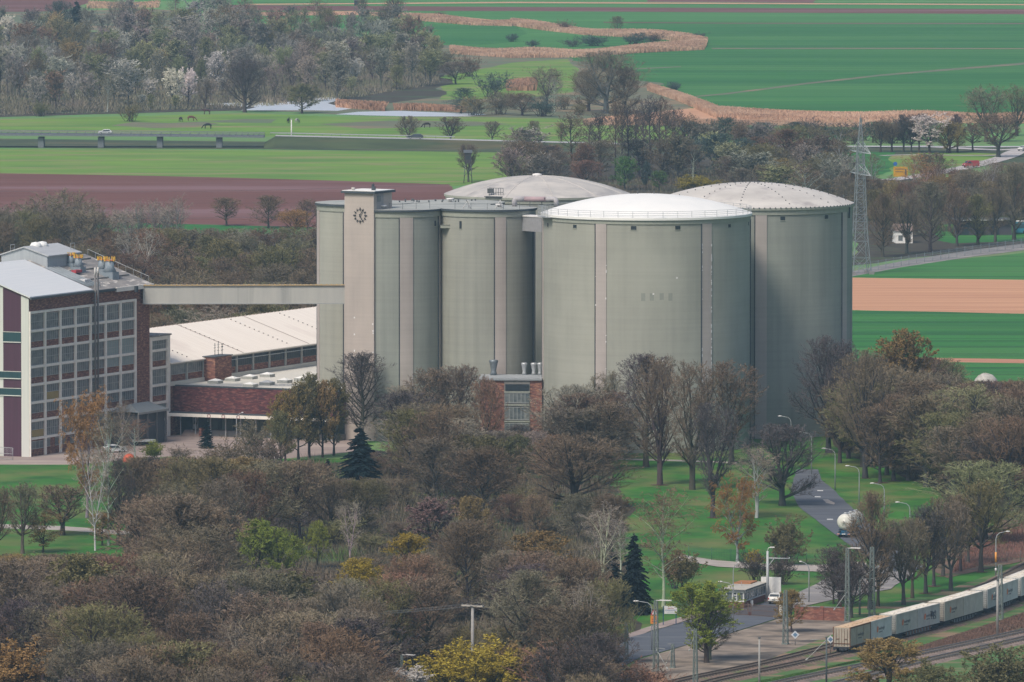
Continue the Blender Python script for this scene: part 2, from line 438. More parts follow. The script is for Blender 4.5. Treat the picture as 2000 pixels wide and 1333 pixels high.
M_flat = mat("grey_roofing_felt", (.40,.41,.39), (.30,.315,.31), (.12,.2,.3), .95, c3=(.24,.26,.26), scale3=(.3,.5,.3), lo3=.56, hi3=.72)
M_dark = plain("dark_opening", (.025,.035,.045), .5)
M_steel = plain("galvanised_steel", (.42,.44,.46), .5, .3)
M_dsteel = plain("dark_steel", (.10,.11,.12), .6)
M_spall = plain("fresh_plaster", (.74,.72,.72), .9)

def arcbox(mb, r0, r1, a0, a1, z0, z1, n=6, mi=0):
    vs = []
    for k in range(n+1):
        a = a0+(a1-a0)*k/n
        for r, z in ((r0,z0),(r1,z0),(r1,z1),(r0,z1)): vs.append((r*math.sin(a), -r*math.cos(a), z))
    fs = []
    for k in range(n):
        o = k*4
        for j in range(4): fs.append((o+j, o+(j+1)%4, o+4+(j+1)%4, o+4+j))
    fs.append((0,3,2,1)); o = n*4; fs.append((o,o+1,o+2,o+3))
    mb.add(vs, fs, mi)

def silo(label, cx, cy, r, h, rise, pil, wins, wall_m, roof_m, flat=False, group=None, ring=1.15, over=.42, pw=2.15):
    c = G(cx, cy); s = S(cy)
    t = thing("grain_silo", label, "silo", c, 0, group)
    w = MB(); w.lathe([(r,0),(r,h-ring)], 144, 0, True, close=False); w.build("wall", wall_m, t)
    q = MB(); q.lathe([(r-.2,h-ring),(r+.16,h-ring),(r+.16,h-.42),(r-.2,h-.42)], 144, 0, False, close=False); q.build("cornice", M_ring, t)
    for a in pil:
        a = math.radians(a); da = pw/2/r
        mb = MB(); arcbox(mb, r-.1, r+.13, a-da, a+da, .02, h-ring-.01)
        p = mb.build("pilaster", M_pil, t)
    mb = MB()
    for a in pil:
        a = math.radians(a); da = pw/2/r
        arcbox(mb, r-.05, r+.19, a-da-.010*19/r, a-da-.003*19/r, .02, h-ring, 1)
    mb.build("pilaster_strip", M_ledge, t)  # thin dark strip along the left edge of each pilaster
    for a, ww, hh, zt in wins:
        a = math.radians(a); da = ww/2/r
        mb = MB(); arcbox(mb, r-.1, r+.05, a-da, a+da, h-zt-hh, h-zt, 2); arcbox(mb, r-.1, r+.09, a-da-.1/r, a+da+.1/r, h-zt-hh-.12, h-zt-hh, 2, 1)
        mb.build("vent_window", [M_dark, M_ring], t)
    if flat:
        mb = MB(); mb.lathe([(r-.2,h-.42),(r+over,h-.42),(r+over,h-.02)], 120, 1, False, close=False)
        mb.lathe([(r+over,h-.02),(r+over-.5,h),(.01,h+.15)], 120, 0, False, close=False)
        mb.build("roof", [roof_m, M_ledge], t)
    else:
        ro = r+over; R = (ro*ro+rise*rise)/(2*rise)
        prof = [(r-.2,h-.42),(ro,h-.42),(ro,h)]
        for k in range(1, 25):
            x = ro*(1-k/24.0)
            prof.append((max(x,.01), h+math.sqrt(R*R-x*x)-(R-rise)))
        mb = MB(); mb.lathe(prof[:3], 144, 1, False, close=False); mb.lathe(prof[2:], 144, 0, True, close=False)
        mb.build("roof", [roof_m, M_ring if roof_m != M_white else M_white], t)
    return t, c, s
def domez(r, h, rise, x):
    R = (r*r+rise*rise)/(2*rise); return h+math.sqrt(max(R*R-x*x,0))-(R-rise)

# front silo
A, cA, sA = silo("big green-grey silo with gleaming white domed roof and rim railing, nearest of all", 1262, 870, 19.1, 43.0, 3.5,
    [-26.4, 34.4, -86.4, 94.4, 154, -146], [(-44,.85,.6,1.5),(-7.8,1.0,.7,1.45),(16.6,.95,.7,1.45),(52,.7,.6,1.5),(-72,.5,.7,1.6),(79,.5,.6,1.5)], M_conc, M_white)
mb = MB(); rr = 19.35
for k in range(44):
    a = 2*math.pi*k/44; x, y = rr*math.sin(a), -rr*math.cos(a)
    mb.tube([(x,y,42.9),(x,y,44.2)], .035, 4, sm=False)
for z in (43.5, 43.85, 44.2):
    mb.tube([(rr*math.sin(2*math.pi*k/88), -rr*math.cos(2*math.pi*k/88), z) for k in range(89)], .03, 4, sm=False)
mb.build("railing", M_steel, A)
mb = MB()
for a in (-80,): 
    for k in range(9):
        t_ = math.radians(a+k*2); 
        mb.tube([(20.3*math.sin(t_),-20.3*math.cos(t_),42.6),(20.3*math.sin(t_),-20.3*math.cos(t_),44.6)], .04, 4, sm=False)
for z in (43.2, 43.9, 44.6):
    mb.tube([(20.3*math.sin(math.radians(-80+k)),-20.3*math.cos(math.radians(-80+k)),z) for k in range(17)], .045, 4, sm=False)
arcbox(mb, 19.4, 20.4, math.radians(-80), math.radians(-64), 42.5, 42.6, 4)
mb.build("access_landing", M_steel, A)
for x in (-1.6, 1.4):
    mb = MB(); mb.tube([(x,0,46.3),(x,0,47.0)], .1, 6); mb.build("apex_spike", M_dsteel, A)
mb = MB(); random.seed(3)
for a0, dens in ((34.4,58),(-26.4,9)):
    for k in range(dens):
        a = math.radians(a0)+random.choice((-1,1,1,1) if a0>0 else (-1,1))*random.uniform(.92,1.0)*2.15/2/19.1
        z = random.uniform(12, 38); hh = random.uniform(.1,.6)
        arcbox(mb, 19.1, 19.262, a-.0045, a+.0045, z, z+hh, 1)
for k in range(3):
    a = math.radians(random.uniform(-20,30)); z = random.uniform(16,36); arcbox(mb, 19, 19.13, a-.008, a+.008, z, z+.3, 1)
mb.build("plaster_patch", M_spall, A)["kind"] = "stuff"
M_fade = mat("faded_paint_mark", (.285,.297,.262), (.262,.275,.242), 2.0)
for a, k in ((-2.5,.9),(2.2,.75),(7.6,.6),(12.5,.85)):
    mb = MB(); a = math.radians(a); arcbox(mb, 19, 19.115, a-.020, a+.020, 28.4-k*.6, 29.3, 2); mb.build("faded_letter_mark", M_fade, A)

# right rear silo
B, cB, sB = silo("tall silo with brownish-white weathered dome, behind and right of the white-domed one", 1466, 842, 19.1, 43.0, 3.9,
    [4.2, 64.7, -56, 124, -116, 180], [(16.5,.9,.7,1.6),(46,.9,.7,1.6),(-25,.9,.7,1.6)], M_conc3, M_dome, ring=1.3)
mb = MB()
for m_ in range(12):
    a = math.radians(-8+30*m_)
    for k in range(1, 12):
        x = 19.5*k/12.0; z = domez(19.5, 43.0, 3.9, x)
        mb.box(x*math.sin(a)-.10, x*math.sin(a)+.10, -x*math.cos(a)-.10, -x*math.cos(a)+.10, z-.05, z+.16)
mb.build("dome_vents", M_dsteel, B)["kind"] = "stuff"
mb = MB()
for k in range(120):
    a = 2*math.pi*k/120; mb.box(19.55*math.sin(a)-.1, 19.55*math.sin(a)+.1, -19.55*math.cos(a)-.1, -19.55*math.cos(a)+.1, 42.95, 43.14)
mb.build("rim_clamps", M_ledge, B)["kind"] = "stuff"
mb = MB(); a = math.radians(71); mb.tube([(19.4*math.sin(a),-19.4*math.cos(a),42.5),(19.3*math.sin(a),-19.3*math.cos(a),40.5)], .14, 6); mb.build("gutter_pipe", M_ledge, B)

# rear left dome
C_, cC, sC = silo("silo with grey-streaked dome half hidden behind the flat-roofed silos", 1049, 803, 17.6, 42.2, 3.5,
    [-30, 30, 90, 150, -90, -150], [], M_conc2, M_dome2)
mb = MB()
for a in (-50,-20,10,40,70):
    a = math.radians(a)
    mb.tube([(x*math.sin(a),-x*math.cos(a),domez(18.02,42.2,3.5,x)+.01) for x in [18.0*k/16 for k in range(1,17)]], .08, 4)
mb.build("dome_rib", M_dome, C_)
mb = MB(); mb.lathe([(.9,45.5),(.9,46.0),(.01,46.15)], 20); mb.build("apex_cap", M_spall, C_)
mb = MB(); ang = math.radians(-28)
for k in range(7):
    t_ = ang-.09+.03*k*1.0; x, y = 16.9*math.sin(t_), -16.9*math.cos(t_)
    mb.tube([(x,y,42.4),(x,y,44.0)], .05, 4, sm=False)
for z in (43.2, 44.0):
    mb.tube([(16.9*math.sin(ang-.09+.03*k),-16.9*math.cos(ang-.09+.03*k),z) for k in range(7)], .05, 4, sm=False)
arcbox(mb, 16.4, 18.4, ang-.1, ang+.1, 42.3, 42.45, 3)
mb.box(17*math.sin(ang-.07)-.6, 17*math.sin(ang-.07)+.6, -17*math.cos(ang-.07)-.3, -17*math.cos(ang-.07)-.1, 43.0, 43.9)
mb.build("catwalk", M_dsteel, C_)

# flat-roofed cluster of four
GRP = "flat-roofed silos built against the clock tower"
D1, cD1, _ = silo("flat-roofed silo whose left wall shows left of the clock tower", 712, 840, 8.85, 43.0, 0, [-78,-18,42,102], [(24,.5,1.2,2.0)], M_conc, M_flat, True, GRP, ring=1.4, over=.45, pw=2.0)
D2, cD2, _ = silo("flat-roofed silo just right of the clock tower with one broad pink pilaster", 772, 855, 8.85, 42.97, 0, [14.5,74,-46], [(58,.45,1.0,2.2)], M_conc3, M_flat, True, GRP, ring=1.4, over=.45, pw=2.5)
E1, cE, _ = silo("flat-roofed silo between the clock tower's group and the white dome", 952, 855, 8.85, 43.03, 0, [16,80], [(-34,.5,1.4,2.2)], M_conc2, M_flat, True, GRP, ring=1.4, over=.45, pw=2.1)
F1, cF, _ = silo("flat-roofed silo at the back of its group, only its roof showing", 890, 838, 8.85, 42.94, 0, [-40,20], [], M_conc2, M_flat, True, GRP, ring=1.4, over=.45)
mb = MB()
hull = [cD1-cF, cD2-cF, cE-cF, Vector((7,3,0)), Vector((0,8,0)), Vector((-8,7,0))]
mb.prism([(p.x,p.y) for p in hull], 42.4, 42.9); mb.build("roof_slab", M_flat, F1)
mb = MB(); random.seed(5)
for k in range(26):
    x, y = random.uniform(-13,4), random.uniform(-4,4)
    mb.box(x-.15,x+.15,y-.15,y+.15,42.9,43.35)
mb.build("roof_vents", M_dsteel, F1)["kind"] = "stuff"
for par, pts in ((D2,[(1.5,-7),(4,-6),(6.5,-4),(-1,-7.4)]),(E1,[(-6,-6),(-3,-7.5),(0,-8),(3,-7.8),(6,-6)])):
    mb = MB()
    for x, y in pts: mb.tube([(x,y,43),(x,y,44.2)], .035, 4, sm=False)
    mb.tube([(x,y,44.1) for x,y in sorted(pts)], .02, 4, sm=False)
    mb.build("lightning_rods", M_dsteel, par)
for par, x, y in ((D2,-2.2,-5.5),(E1,2.2,-1),(F1,-1,-2)):
    mb = MB(); mb.lathe([(.3,43),(.3,43.5),(.75,43.5),(.7,43.75),(.01,43.8)], 14, cx=x, cy=y); mb.build("roof_hood", M_spall, par)
for x in (-3.6, 2.4):
    mb = MB(); mb.tube([(x-.9,-5.2,43.1),(x,-5.2,44.6),(x+.5,-5.2,43.1)], .09, 5); mb.tube([(x,-5.2,44.6),(x+.2,-4.4,43.1)], .09, 5); mb.build("davit", M_spall, E1)

# link between the flat silos and the white-domed one
lk = thing("conveyor_gallery", "short grey enclosed gallery joining a flat-roofed silo to the white-domed silo", "gallery", (0,0,0))
a = G(1018, 858); b = G(1062, 862)
ctr = (a+b)/2; ax = (b-a)/2
mb = MB(); mb.obox((ctr.x,ctr.y-.5,40.3), (ax.x,ax.y,0), (0,1.6,0), (0,0,1.35)); mb.build("wall", plain("gallery_cladding", (.29,.29,.31), .8), lk)
mb = MB(); mb.obox((ctr.x,ctr.y-.5,41.78), (ax.x*1.02,ax.y,0), (0,1.8,0), (0,0,.12)); mb.build("roof", M_spall, lk)
pp = thing("duct_pipe", "thick pink-grey pipe arching from the flat silo roof to the white-domed silo", "pipe", (0,0,0))
y0 = cE.y+2.0
def at(px, py, Y):
    d = ray(px, py); k = Y/d.y; return Vector((d.x*k, Y, CAM_H+d.z*k))
P0 = at(1005,404,y0); P1 = at(1005,392,y0); P2 = at(1012,389,y0); P3 = at(1078,389.5,y0-3); P4 = at(1086,392,y0-3.4); P5 = at(1087,404,y0-3.5)
M_pg = plain("pipe_grey", (.42,.40,.42), .6)
mb = MB(); mb.tube([P0,P1,(P1+P2)/2+Vector((-.12,0,.18)),P2,P2+Vector((1.2,0,0))], .47, 12); mb.build("elbow", M_pg, pp)
mb = MB(); mb.tube([P3-Vector((1.2,0,0)),P3,(P3+P4)/2+Vector((.15,0,.15)),P4,P5], .47, 12); mb.build("elbow", M_pg, pp)
mb = MB(); mb.tube([P2+Vector((1.2,0,0)),P3-Vector((1.2,0,0))], .46, 12); mb.build("pipe_run", mat("pipe_faded_red", (.42,.30,.32), (.36,.28,.31), (.6,.6,.6)), pp)
for k in (.35,.7):
    mb = MB(); q = P2.lerp(P3,k); mb.tube([q-Vector((0,0,2.2)), q-Vector((0,0,.4))], .07, 5); mb.build("pipe_support", M_dsteel, pp)
bl = thing("balcony", "small concrete balcony slab in the gap between two flat-roofed silos", "balcony", (0,0,0))
a = at(860,443,cD2.y-5.5); mb = MB(); mb.box(a.x,a.x+2.7,a.y,a.y+5,a.z-.3,a.z+.25); mb.build("slab", M_ring, bl)
mb = MB(); mb.box(a.x-.03,a.x+2.73,a.y-.04,a.y+.05,a.z+.252,a.z+.32); mb.build("edge_strip", M_ledge, bl)

# clock tower
c0 = G(730.5, 862); rzT = -math.radians(28)
T = thing("clock_tower", "square pinkish concrete tower with clock, rising in front of the flat silos", "tower", c0, rzT)
M_tow = silo_mat("tower_plaster", (.455,.40,.365), (.395,.35,.325))
mb = MB(); mb.box(-6.2,0,0,7.0,0,46.0); mb.build("wall", M_tow, T)
mb = MB(); mb.box(-6.7,.5,-.5,7.5,46.0,46.4); mb.build("roof_edge", M_ledge, T)
mb = MB(); mb.box(-6.55,.35,-.35,7.35,46.402,46.5); mb.build("roof", M_white, T)
mb = MB(); mb.box(0,.04,1.1,3.7,1,45.9); mb.build("stair_strip", plain("strip_grey", (.33,.32,.33), .9), T)
for py in (386,424,463,517,564,611,698):
    z = (860-py)/S(860)
    mb = MB(); mb.box(.04,.10,2.3 if py>400 else 1.3,3.3 if py>400 else 2.5,z-.55,z+.55); mb.box(.10,.13,2.45 if py>400 else 1.45,3.15 if py>400 else 2.35,z-.42,z+.42,1)
    mb.build("stair_window", [plain("window_frame_grey",(.2,.21,.22),.7), plain("dusty_glass",(.17,.19,.19),.3)], T)
ck = MB(); zc = (862-420)/S(862); xc = -2.85
ring = [(xc+1.12*math.cos(2*math.pi*k/48), -.10, zc+1.12*math.sin(2*math.pi*k/48)) for k in range(49)]
ck.tube(ring, .032, 5)
dial = ck.build("clock_dial", plain("clock_black", (.03,.035,.045), .5), T)
M_mark = plain("clock_marks", (.03,.035,.045), .5)
for k in range(12):
    mb = MB(); a = 2*math.pi*k/12; d = Vector((math.sin(a),0,math.cos(a))); e = Vector((math.cos(a),0,-math.sin(a)))
    mb.obox(Vector((xc,-.12,zc))+d*1.17, d*(.22 if k%3 else .28), Vector((0,.05,0)), e*(.06 if k%3 else .085))
    mb.build("hour_mark", M_mark, dial)
for a, L, w in ((30,1.28,.065),(152,1.12,.085)):
    a = math.radians(a); d = Vector((math.sin(a),0,math.cos(a))); e = Vector((math.cos(a),0,-math.sin(a)))
    mb = MB(); mb.obox(Vector((xc,-.2,zc))+d*(L/2-.15), d*(L/2+.12), Vector((0,.03,0)), e*w); mb.build("clock_hand", plain("hand_black",(.04,.05,.06),.5), dial)
mb = MB(); mb.tube([(-4.9,1,46.5),(-4.9,1,47.0)], .35, 12); mb.build("roof_vent", M_dome, T)
mb = MB(); mb.box(-1.6,-.9,2,2.4,46.5,47.2); mb.box(-1.9,-1.5,2.6,3,46.5,47.6); mb.tube([(-1.3,2.2,47.2),(-1.3,2.2,47.9)], .05, 4); mb.build("antenna_box", M_ledge, T)
mb = MB(); random.seed(8)
for k in range(9):
    x = random.choice((-.12,-.2,-3.6,-4.1,-1.2)); z = random.uniform(12,24); mb.box(x-.16,x+.1,-.03,.01,z-.3*random.random(),z+.2)
mb.build("plaster_patch", M_spall, T)["kind"] = "stuff"

# ------------------------------------------------------------------ factory building (its own frame: x along the window front, y away from it)
KU = Vector((.425,.905,0)).normalized(); rzM = math.atan2(KU.y, KU.x); KV = Vector((-KU.y, KU.x, 0))
O = G(57, 893)
def brick(name, c, c2, c3):
    m = mat(name, c, c2, (.8,.8,3.2), .9, c3=c3, scale3=(1.0,1.0,3.6), lo=.42, hi=.58, lo3=.52, hi3=.62, detail=6)
    return m
M_brick = brick("red_brown_brick", (.25,.115,.09), (.13,.06,.055), (.36,.19,.13))
M_brickd = brick("dark_purple_brick", (.135,.045,.048), (.07,.03,.038), (.21,.088,.078))
M_frame = mat("white_concrete_frame", (.85,.80,.74), (.74,.70,.65), (.8,.8,.8))
M_sheet = mat("white_sheet_roof", (.66,.67,.69), (.61,.63,.66), (.08,2.5,.1), .6)
M_oldroof = mat("patched_dark_roof", (.30,.28,.27), (.20,.19,.19), (.25,.9,.4), .9, c3=(.60,.56,.52), scale3=(.35,.8,.5), lo3=.55, hi3=.66)
M_paleroof = mat("pale_corrugated_roof", (.89,.81,.73), (.84,.76,.68), (1.1,.05,.1), .85, c3=(.72,.63,.57), scale3=(.07,.05,.1), lo3=.58, hi3=.75)  # pale warm sheeting with slightly darker patches
M_roofwhite = mat("pale_flat_roof", (.66,.63,.57), (.58,.56,.51), (.15,.15,.15), .9)
M_glass = mat("old_factory_glass", (.07,.09,.105), (.19,.205,.205), (.5,.5,.9), .35, c3=(.22,.23,.22), scale3=(.25,.25,.5), lo3=.56, hi3=.7, spec=.5)
M_glass2 = mat("milky_glass", (.26,.32,.32), (.22,.28,.285), (.5,.5,.9), .4)
M_mull = plain("window_bars", (.38,.39,.39), .7)
M_white_panel = mat("white_cladding", (.62,.62,.59), (.56,.57,.55), (1.5,6,.05), .7)
M_maroon = mat("maroon_cladding", (.085,.035,.06), (.07,.03,.05), (1.5,4,.05), .6)
M_ochre = plain("ochre_boarding", (.36,.27,.11), .9)

FB = thing("factory_building", "tall brick factory with white window grid and grey sheet roof at left edge", "factory", O, rzM)
WH, RH, HW = 29.1, 34.1, 13.7; LN = 47.6; W2 = 27.4
mb = MB(); mb.box(0,LN,0,W2,0,WH)
mb.add([(0.02,0.02,WH),(0.02,HW,RH-.15),(0.02,W2-.02,WH),(LN-.02,0.02,WH),(LN-.02,HW,RH-.15),(LN-.02,W2-.02,WH)], [(0,1,2),(3,5,4)])
mb.build("wall", M_brick, FB)
def slope(x0, x1, z0, z1, th=.25, ov=.5):
    k = (z1-z0)/HW
    m = MB()
    for s, ya, yb in ((1,-ov,HW),(-1,HW,W2+ov)):
        za = z0-ov*k if s>0 else z1; zb = z1 if s>0 else z0-ov*k
        m.add([(x0,ya,za),(x1,ya,za),(x1,yb,zb),(x0,yb,zb),(x0,ya,za+th),(x1,ya,za+th),(x1,yb,zb+th),(x0,yb,zb+th)],
              [(0,3,2,1),(4,5,6,7),(0,1,5,4),(1,2,6,5),(2,3,7,6),(3,0,4,7)])
    return m
slope(-.5, 24.1, WH, RH).build("roof", M_sheet, FB)
slope(24.1, LN+.3, WH-.2, RH-.2).build("old_roof", M_oldroof, FB)
mb = MB(); mb.box(-.5,24.1,-.85,-.5,WH-.45,WH-.1); mb.build("gutter", M_dsteel, FB)
mb = MB(); mb.box(33,LN+.3,-.8,-.5,WH-.9,WH-.1); mb.build("fascia", M_frame, FB)
mb = MB(); mb.box(25.5,32.9,-.8,-.5,WH-.65,WH-.2); mb.build("gutter", M_ledge, FB)
mb = MB(); mb.box(40,40.8,-1.2,-.81,WH-1.3,WH-.2); mb.build("rain_hopper", M_ledge, FB)
ZT = 26.1; RWH = ZT/8.0; BW = 41.5/7
fr = MB()
for k in range(8):
    x = k*BW; fr.box(x-.28 if k else -.02, x+.28, -.34, 0, 0, ZT+.35)
for r in range(9):
    z = r*RWH
    if r == 0: continue
    for k in range(7): fr.box(k*BW+.282, (k+1)*BW-.282, -.31, 0, z-.22 if r<8 else z-.1, z+.22 if r<8 else z+.35)
fr.build("concrete_frame", M_frame, FB)
random.seed(11)
def window(par, x0, x1, z0, z1, nx, nz, g, ybase=0.0, fm=None):
    m = MB(); m.box(x0,x1,ybase-.06,ybase,z0,z1,0)
    for i in range(1,nx):
        x = x0+(x1-x0)*i/nx; m.box(x-.045,x+.045,ybase-.115,ybase-.06,z0,z1,1)
    for i in range(nz+1):
        z = z0+(z1-z0)*i/nz; z = min(max(z,z0+.05),z1-.05); m.box(x0,x1,ybase-.13,ybase-.116,z-.05,z+.05,1)
    return m.build("window", [g, fm or M_mull], par)
for k in range(7):
    x0, x1 = k*BW+.55, (k+1)*BW-.55
    for r in range(8):
        z0, z1 = r*RWH+.24, (r+1)*RWH-.24
        g = M_glass2 if (k in (5,6) and r in (4,5)) else M_glass
        full = (r % 2 == 1)
        if r == 0:
            if k == 0: window(FB, x0, x1, 1.3, 2.75, 3, 1, M_glass)
            elif k in (1,2,4): window(FB, x0, x0+1.6, 1.4, 2.9, 1, 1, M_glass); window(FB, x1-1.4, x1, 1.4, 2.9, 1, 1, M_glass)
            continue
        if full:
            if (k, r) == (0,1):
                window(FB, x0, x1, z0+1.3, z1, 6, 1, M_glass)
                m = MB(); m.box(x0,x1,-.08,0,z0,z0+1.28); m.build("boarding", M_ochre, FB); continue
            if (k, r) == (1,3):
                window(FB, x0, x1, z0+1.35, z1, 6, 1, M_glass)
                m = MB(); m.box(x0,x1,-.08,0,z0,z0+1.33); m.build("boarding", M_ochre, FB); continue
            window(FB, x0, x1, z0, z1, 6, 2, g)
        else:
            window(FB, x0, x1, z0+1.1, z1, 6, 1, g)
# gable cladding
def gz(y): return WH+(RH-WH)*min(y,W2-y)/HW
cl = MB()
def panel(mb, y0, y1, z0, z1=None, mi=0, t=.12):
    za, zb = (gz(y0)-.3, gz(y1)-.3) if z1 is None else (z1, z1)
    mb.add([(-t,y0,z0),(-t,y1,z0),(-t,y1,zb),(-t,y0,za),(-.005,y0,z0),(-.005,y1,z0),(-.005,y1,zb),(-.005,y0,za)],
           [(0,3,2,1),(4,5,6,7),(0,1,5,4),(1,2,6,5),(2,3,7,6),(3,0,4,7)], mi)
panel(cl, -.06, 1.5, 0); panel(cl, 5.2, 13.7, 0); panel(cl, 13.7, W2, 0)
for k in range(20): 
    y = .02+k*.08
cl.build("white_cladding", M_white_panel, FB)
cl = MB(); panel(cl, 1.5, 5.2, 0, None, 0, .10); cl.build("maroon_cladding", M_maroon, FB)
M_louv = mat("teal_louvre", (.03,.075,.085), (.02,.05,.06), (.1,9,.1), .5)
for py0, py1, ya, yb in ((649.5,668,1.5,5.2),(727,739.5,1.5,6.6),(760,773,1.5,6.6)):
    sG = S(893); z1 = (893.5-py0)/sG; z0 = (893.5-py1)/sG
    m = MB(); m.box(-.2,-.12,ya,yb,z0,z1,0); m.box(-.3,-.12,ya-.02,yb+.02,z0-.16,z0,1); m.box(-.26,-.2,ya,yb,z1,z1+.1,1)
    m.build("louvre_band", [M_louv, M_white_panel], FB)
m = MB()
for x in (24.5, 25.6):
    m.tube([(x,-.75,7.5),(x,-.75,32.6)], .18, 10)
for z in range(9, 30, 3):
    m.box(24.2,25.9,-.8,-.3,z-.06,z+.06)
m.build("flue_pipe", plain("flue_dark_steel", (.17,.16,.16), .5), FB)
m = MB()
for x in (24.5, 25.6): m.tube([(x,-.75,31.6),(x,-.75,33.2)], .2, 10)
m.build("flue_cap", plain("flue_pale", (.5,.48,.46), .5), FB)
# penthouse on the ridge
m = MB(); k0 = lambda y: WH-.2+(RH-WH)*min(y,W2-y)/HW
PX0, PX1, PY0, PY1, PE, PR = 26.0, 38.8, 9.97, 19.6, 34.95, 36.4
m.box(PX0,PX1,PY0,PY1,32.2,PE); pm = (PY0+PY1)/2
m.add([(PX0+.01,PY0,PE),(PX0+.01,pm,PR),(PX0+.01,PY1,PE),(PX1-.01,PY0,PE),(PX1-.01,pm,PR),(PX1-.01,PY1,PE)],[(0,1,2),(3,5,4)])
pent = m.build("penthouse", mat("blue_grey_cladding", (.40,.43,.46), (.35,.38,.415), (2,2,.05), .6), FB)
m = MB()
for ya, yb, za, zb in ((PY0-.35,pm,PE-.12,PR+.03),(pm,PY1+.35,PR+.03,PE-.12)):
    m.add([(PX0-.3,ya,za),(PX1+.3,ya,za),(PX1+.3,yb,zb),(PX0-.3,yb,zb),(PX0-.3,ya,za+.2),(PX1+.3,ya,za+.2),(PX1+.3,yb,zb+.2),(PX0-.3,yb,zb+.2)],
          [(0,3,2,1),(4,5,6,7),(0,1,5,4),(1,2,6,5),(2,3,7,6),(3,0,4,7)])
m.build("penthouse_roof", mat("penthouse_sheet", (.47,.48,.50), (.42,.43,.45), (.1,2,.1), .6), pent)
m = MB()
for x in (30.5, 33.0):
    m.lathe([(1.1,36.1),(1.1,36.6),(.8,37.1),(.01,37.25)], 16, cx=x, cy=pm)
m.build("roof_dome", plain("white_plastic_dome", (.8,.8,.8), .4), pent)
m = MB()
for x, y, z in ((27,18.2,35.3),(37.5,11.2,35.2)):
    for dx in (0,1.6): m.tube([(x+dx,y,z),(x+dx,y,z+1.5)], .045, 4, sm=False)
    m.tube([(x,y,z+1.5),(x+1.6,y,z+1.5)], .045, 4, sm=False); m.tube([(x,y,z+.8),(x+1.6,y,z+.8)], .03, 4, sm=False)
m.build("guard_rail", M_steel, pent)
# roof machinery: four hooded ventilators with orange and yellow rims
RX = Matrix.Rotation(-rzM,4,'Z')
nS = (Matrix.Rotation(rzM,4,'Z') @ Vector((0,-(RH-WH),HW))).normalized()
pS = O + Vector((0,0,WH+.05))
def roof_local(px, py):
    return RX @ (hit(px, py, pS, nS) - O)
M_vent = mat("blue_grey_ventilator", (.20,.25,.30), (.26,.30,.34), 1.2, .5)
M_yel = plain("yellow_rim", (.62,.38,.05), .5); M_ora = plain("orange_rim", (.62,.20,.08), .5)
for px, py, sc_ in ((199,533,.8),(214,541,1.0),(139,521,.7),(153,529,.8)):
    q = roof_local(px, py)
    m = MB(); m.box(q.x-1.3*sc_,q.x+1.3*sc_,q.y-1.3*sc_,q.y+1.3*sc_,q.z-1.0,q.z+.9*sc_)
    m.lathe([(1.35*sc_,q.z+.9*sc_),(.85*sc_,q.z+1.9*sc_),(.85*sc_,q.z+3.0*sc_)], 14, cx=q.x, cy=q.y)
    v = m.build("ventilator", M_vent, FB)
    m = MB(); m.lathe([(.95*sc_,q.z+3.0*sc_),(.95*sc_,q.z+3.12*sc_),(.5,q.z+3.15*sc_)], 14, cx=q.x, cy=q.y); m.build("rim", M_ora, v)
    m = MB()
    for k in range(7):
        a = 2*math.pi*k/7; m.box(q.x+sc_*math.cos(a)-.09,q.x+sc_*math.cos(a)+.09,q.y+sc_*math.sin(a)-.09,q.y+sc_*math.sin(a)+.09,q.z+2.9*sc_,q.z+3.75*sc_)
    m.build("rim_post", M_yel, v)
m = MB(); random.seed(4)
for k in range(7):
    x = 24.6+k*.75; m.tube([(x,.6,WH+.35+.6*.36),(x,9.6,WH+.35+9.6*.36)], .09 if k%2 else .14, 6)
m.build("pipe_bundle", plain("roof_pipe_grey", (.30,.34,.38), .5), FB)
m = MB()
for y in (3.5, 7.5, 11.5):
    m.tube([(30,y,WH+.25+y*.36),(46,y,WH+.25+y*.36)], .1, 5)
m.build("roof_cable_tray", M_dsteel, FB)
m = MB()
for k in range(9):
    y = .2+k*1.6; z = WH+.1+y*.365; m.tube([(LN+.1,y,z),(LN+.1,y,z+1.1)], .04, 4, sm=False)
m.tube([(LN+.1,.2,WH+1.2),(LN+.1,13,WH+1.2+13*.365)], .04, 4, sm=False)
for x in (27,28.2,29.4): m.tube([(x,.3,WH+.2),(x,.3,WH+1.2)], .04, 4, sm=False)
m.tube([(27,.3,WH+1.2),(29.4,.3,WH+1.2)], .04, 4, sm=False)
m.build("roof_railing", M_steel, FB)
q = roof_local(150,535); m = MB(); m.box(q.x-1.2,q.x+1.2,q.y-.5,q.y+.5,q.z+.2,q.z+.7); m.build("red_hatch", plain("red_paint",(.45,.06,.08),.6), FB)
q = roof_local(166,552); m = MB(); m.box(q.x-1.2,q.x+1.2,q.y-.6,q.y+.6,q.z+.1,q.z+.6); m.build("roof_hatch", M_spall, FB)
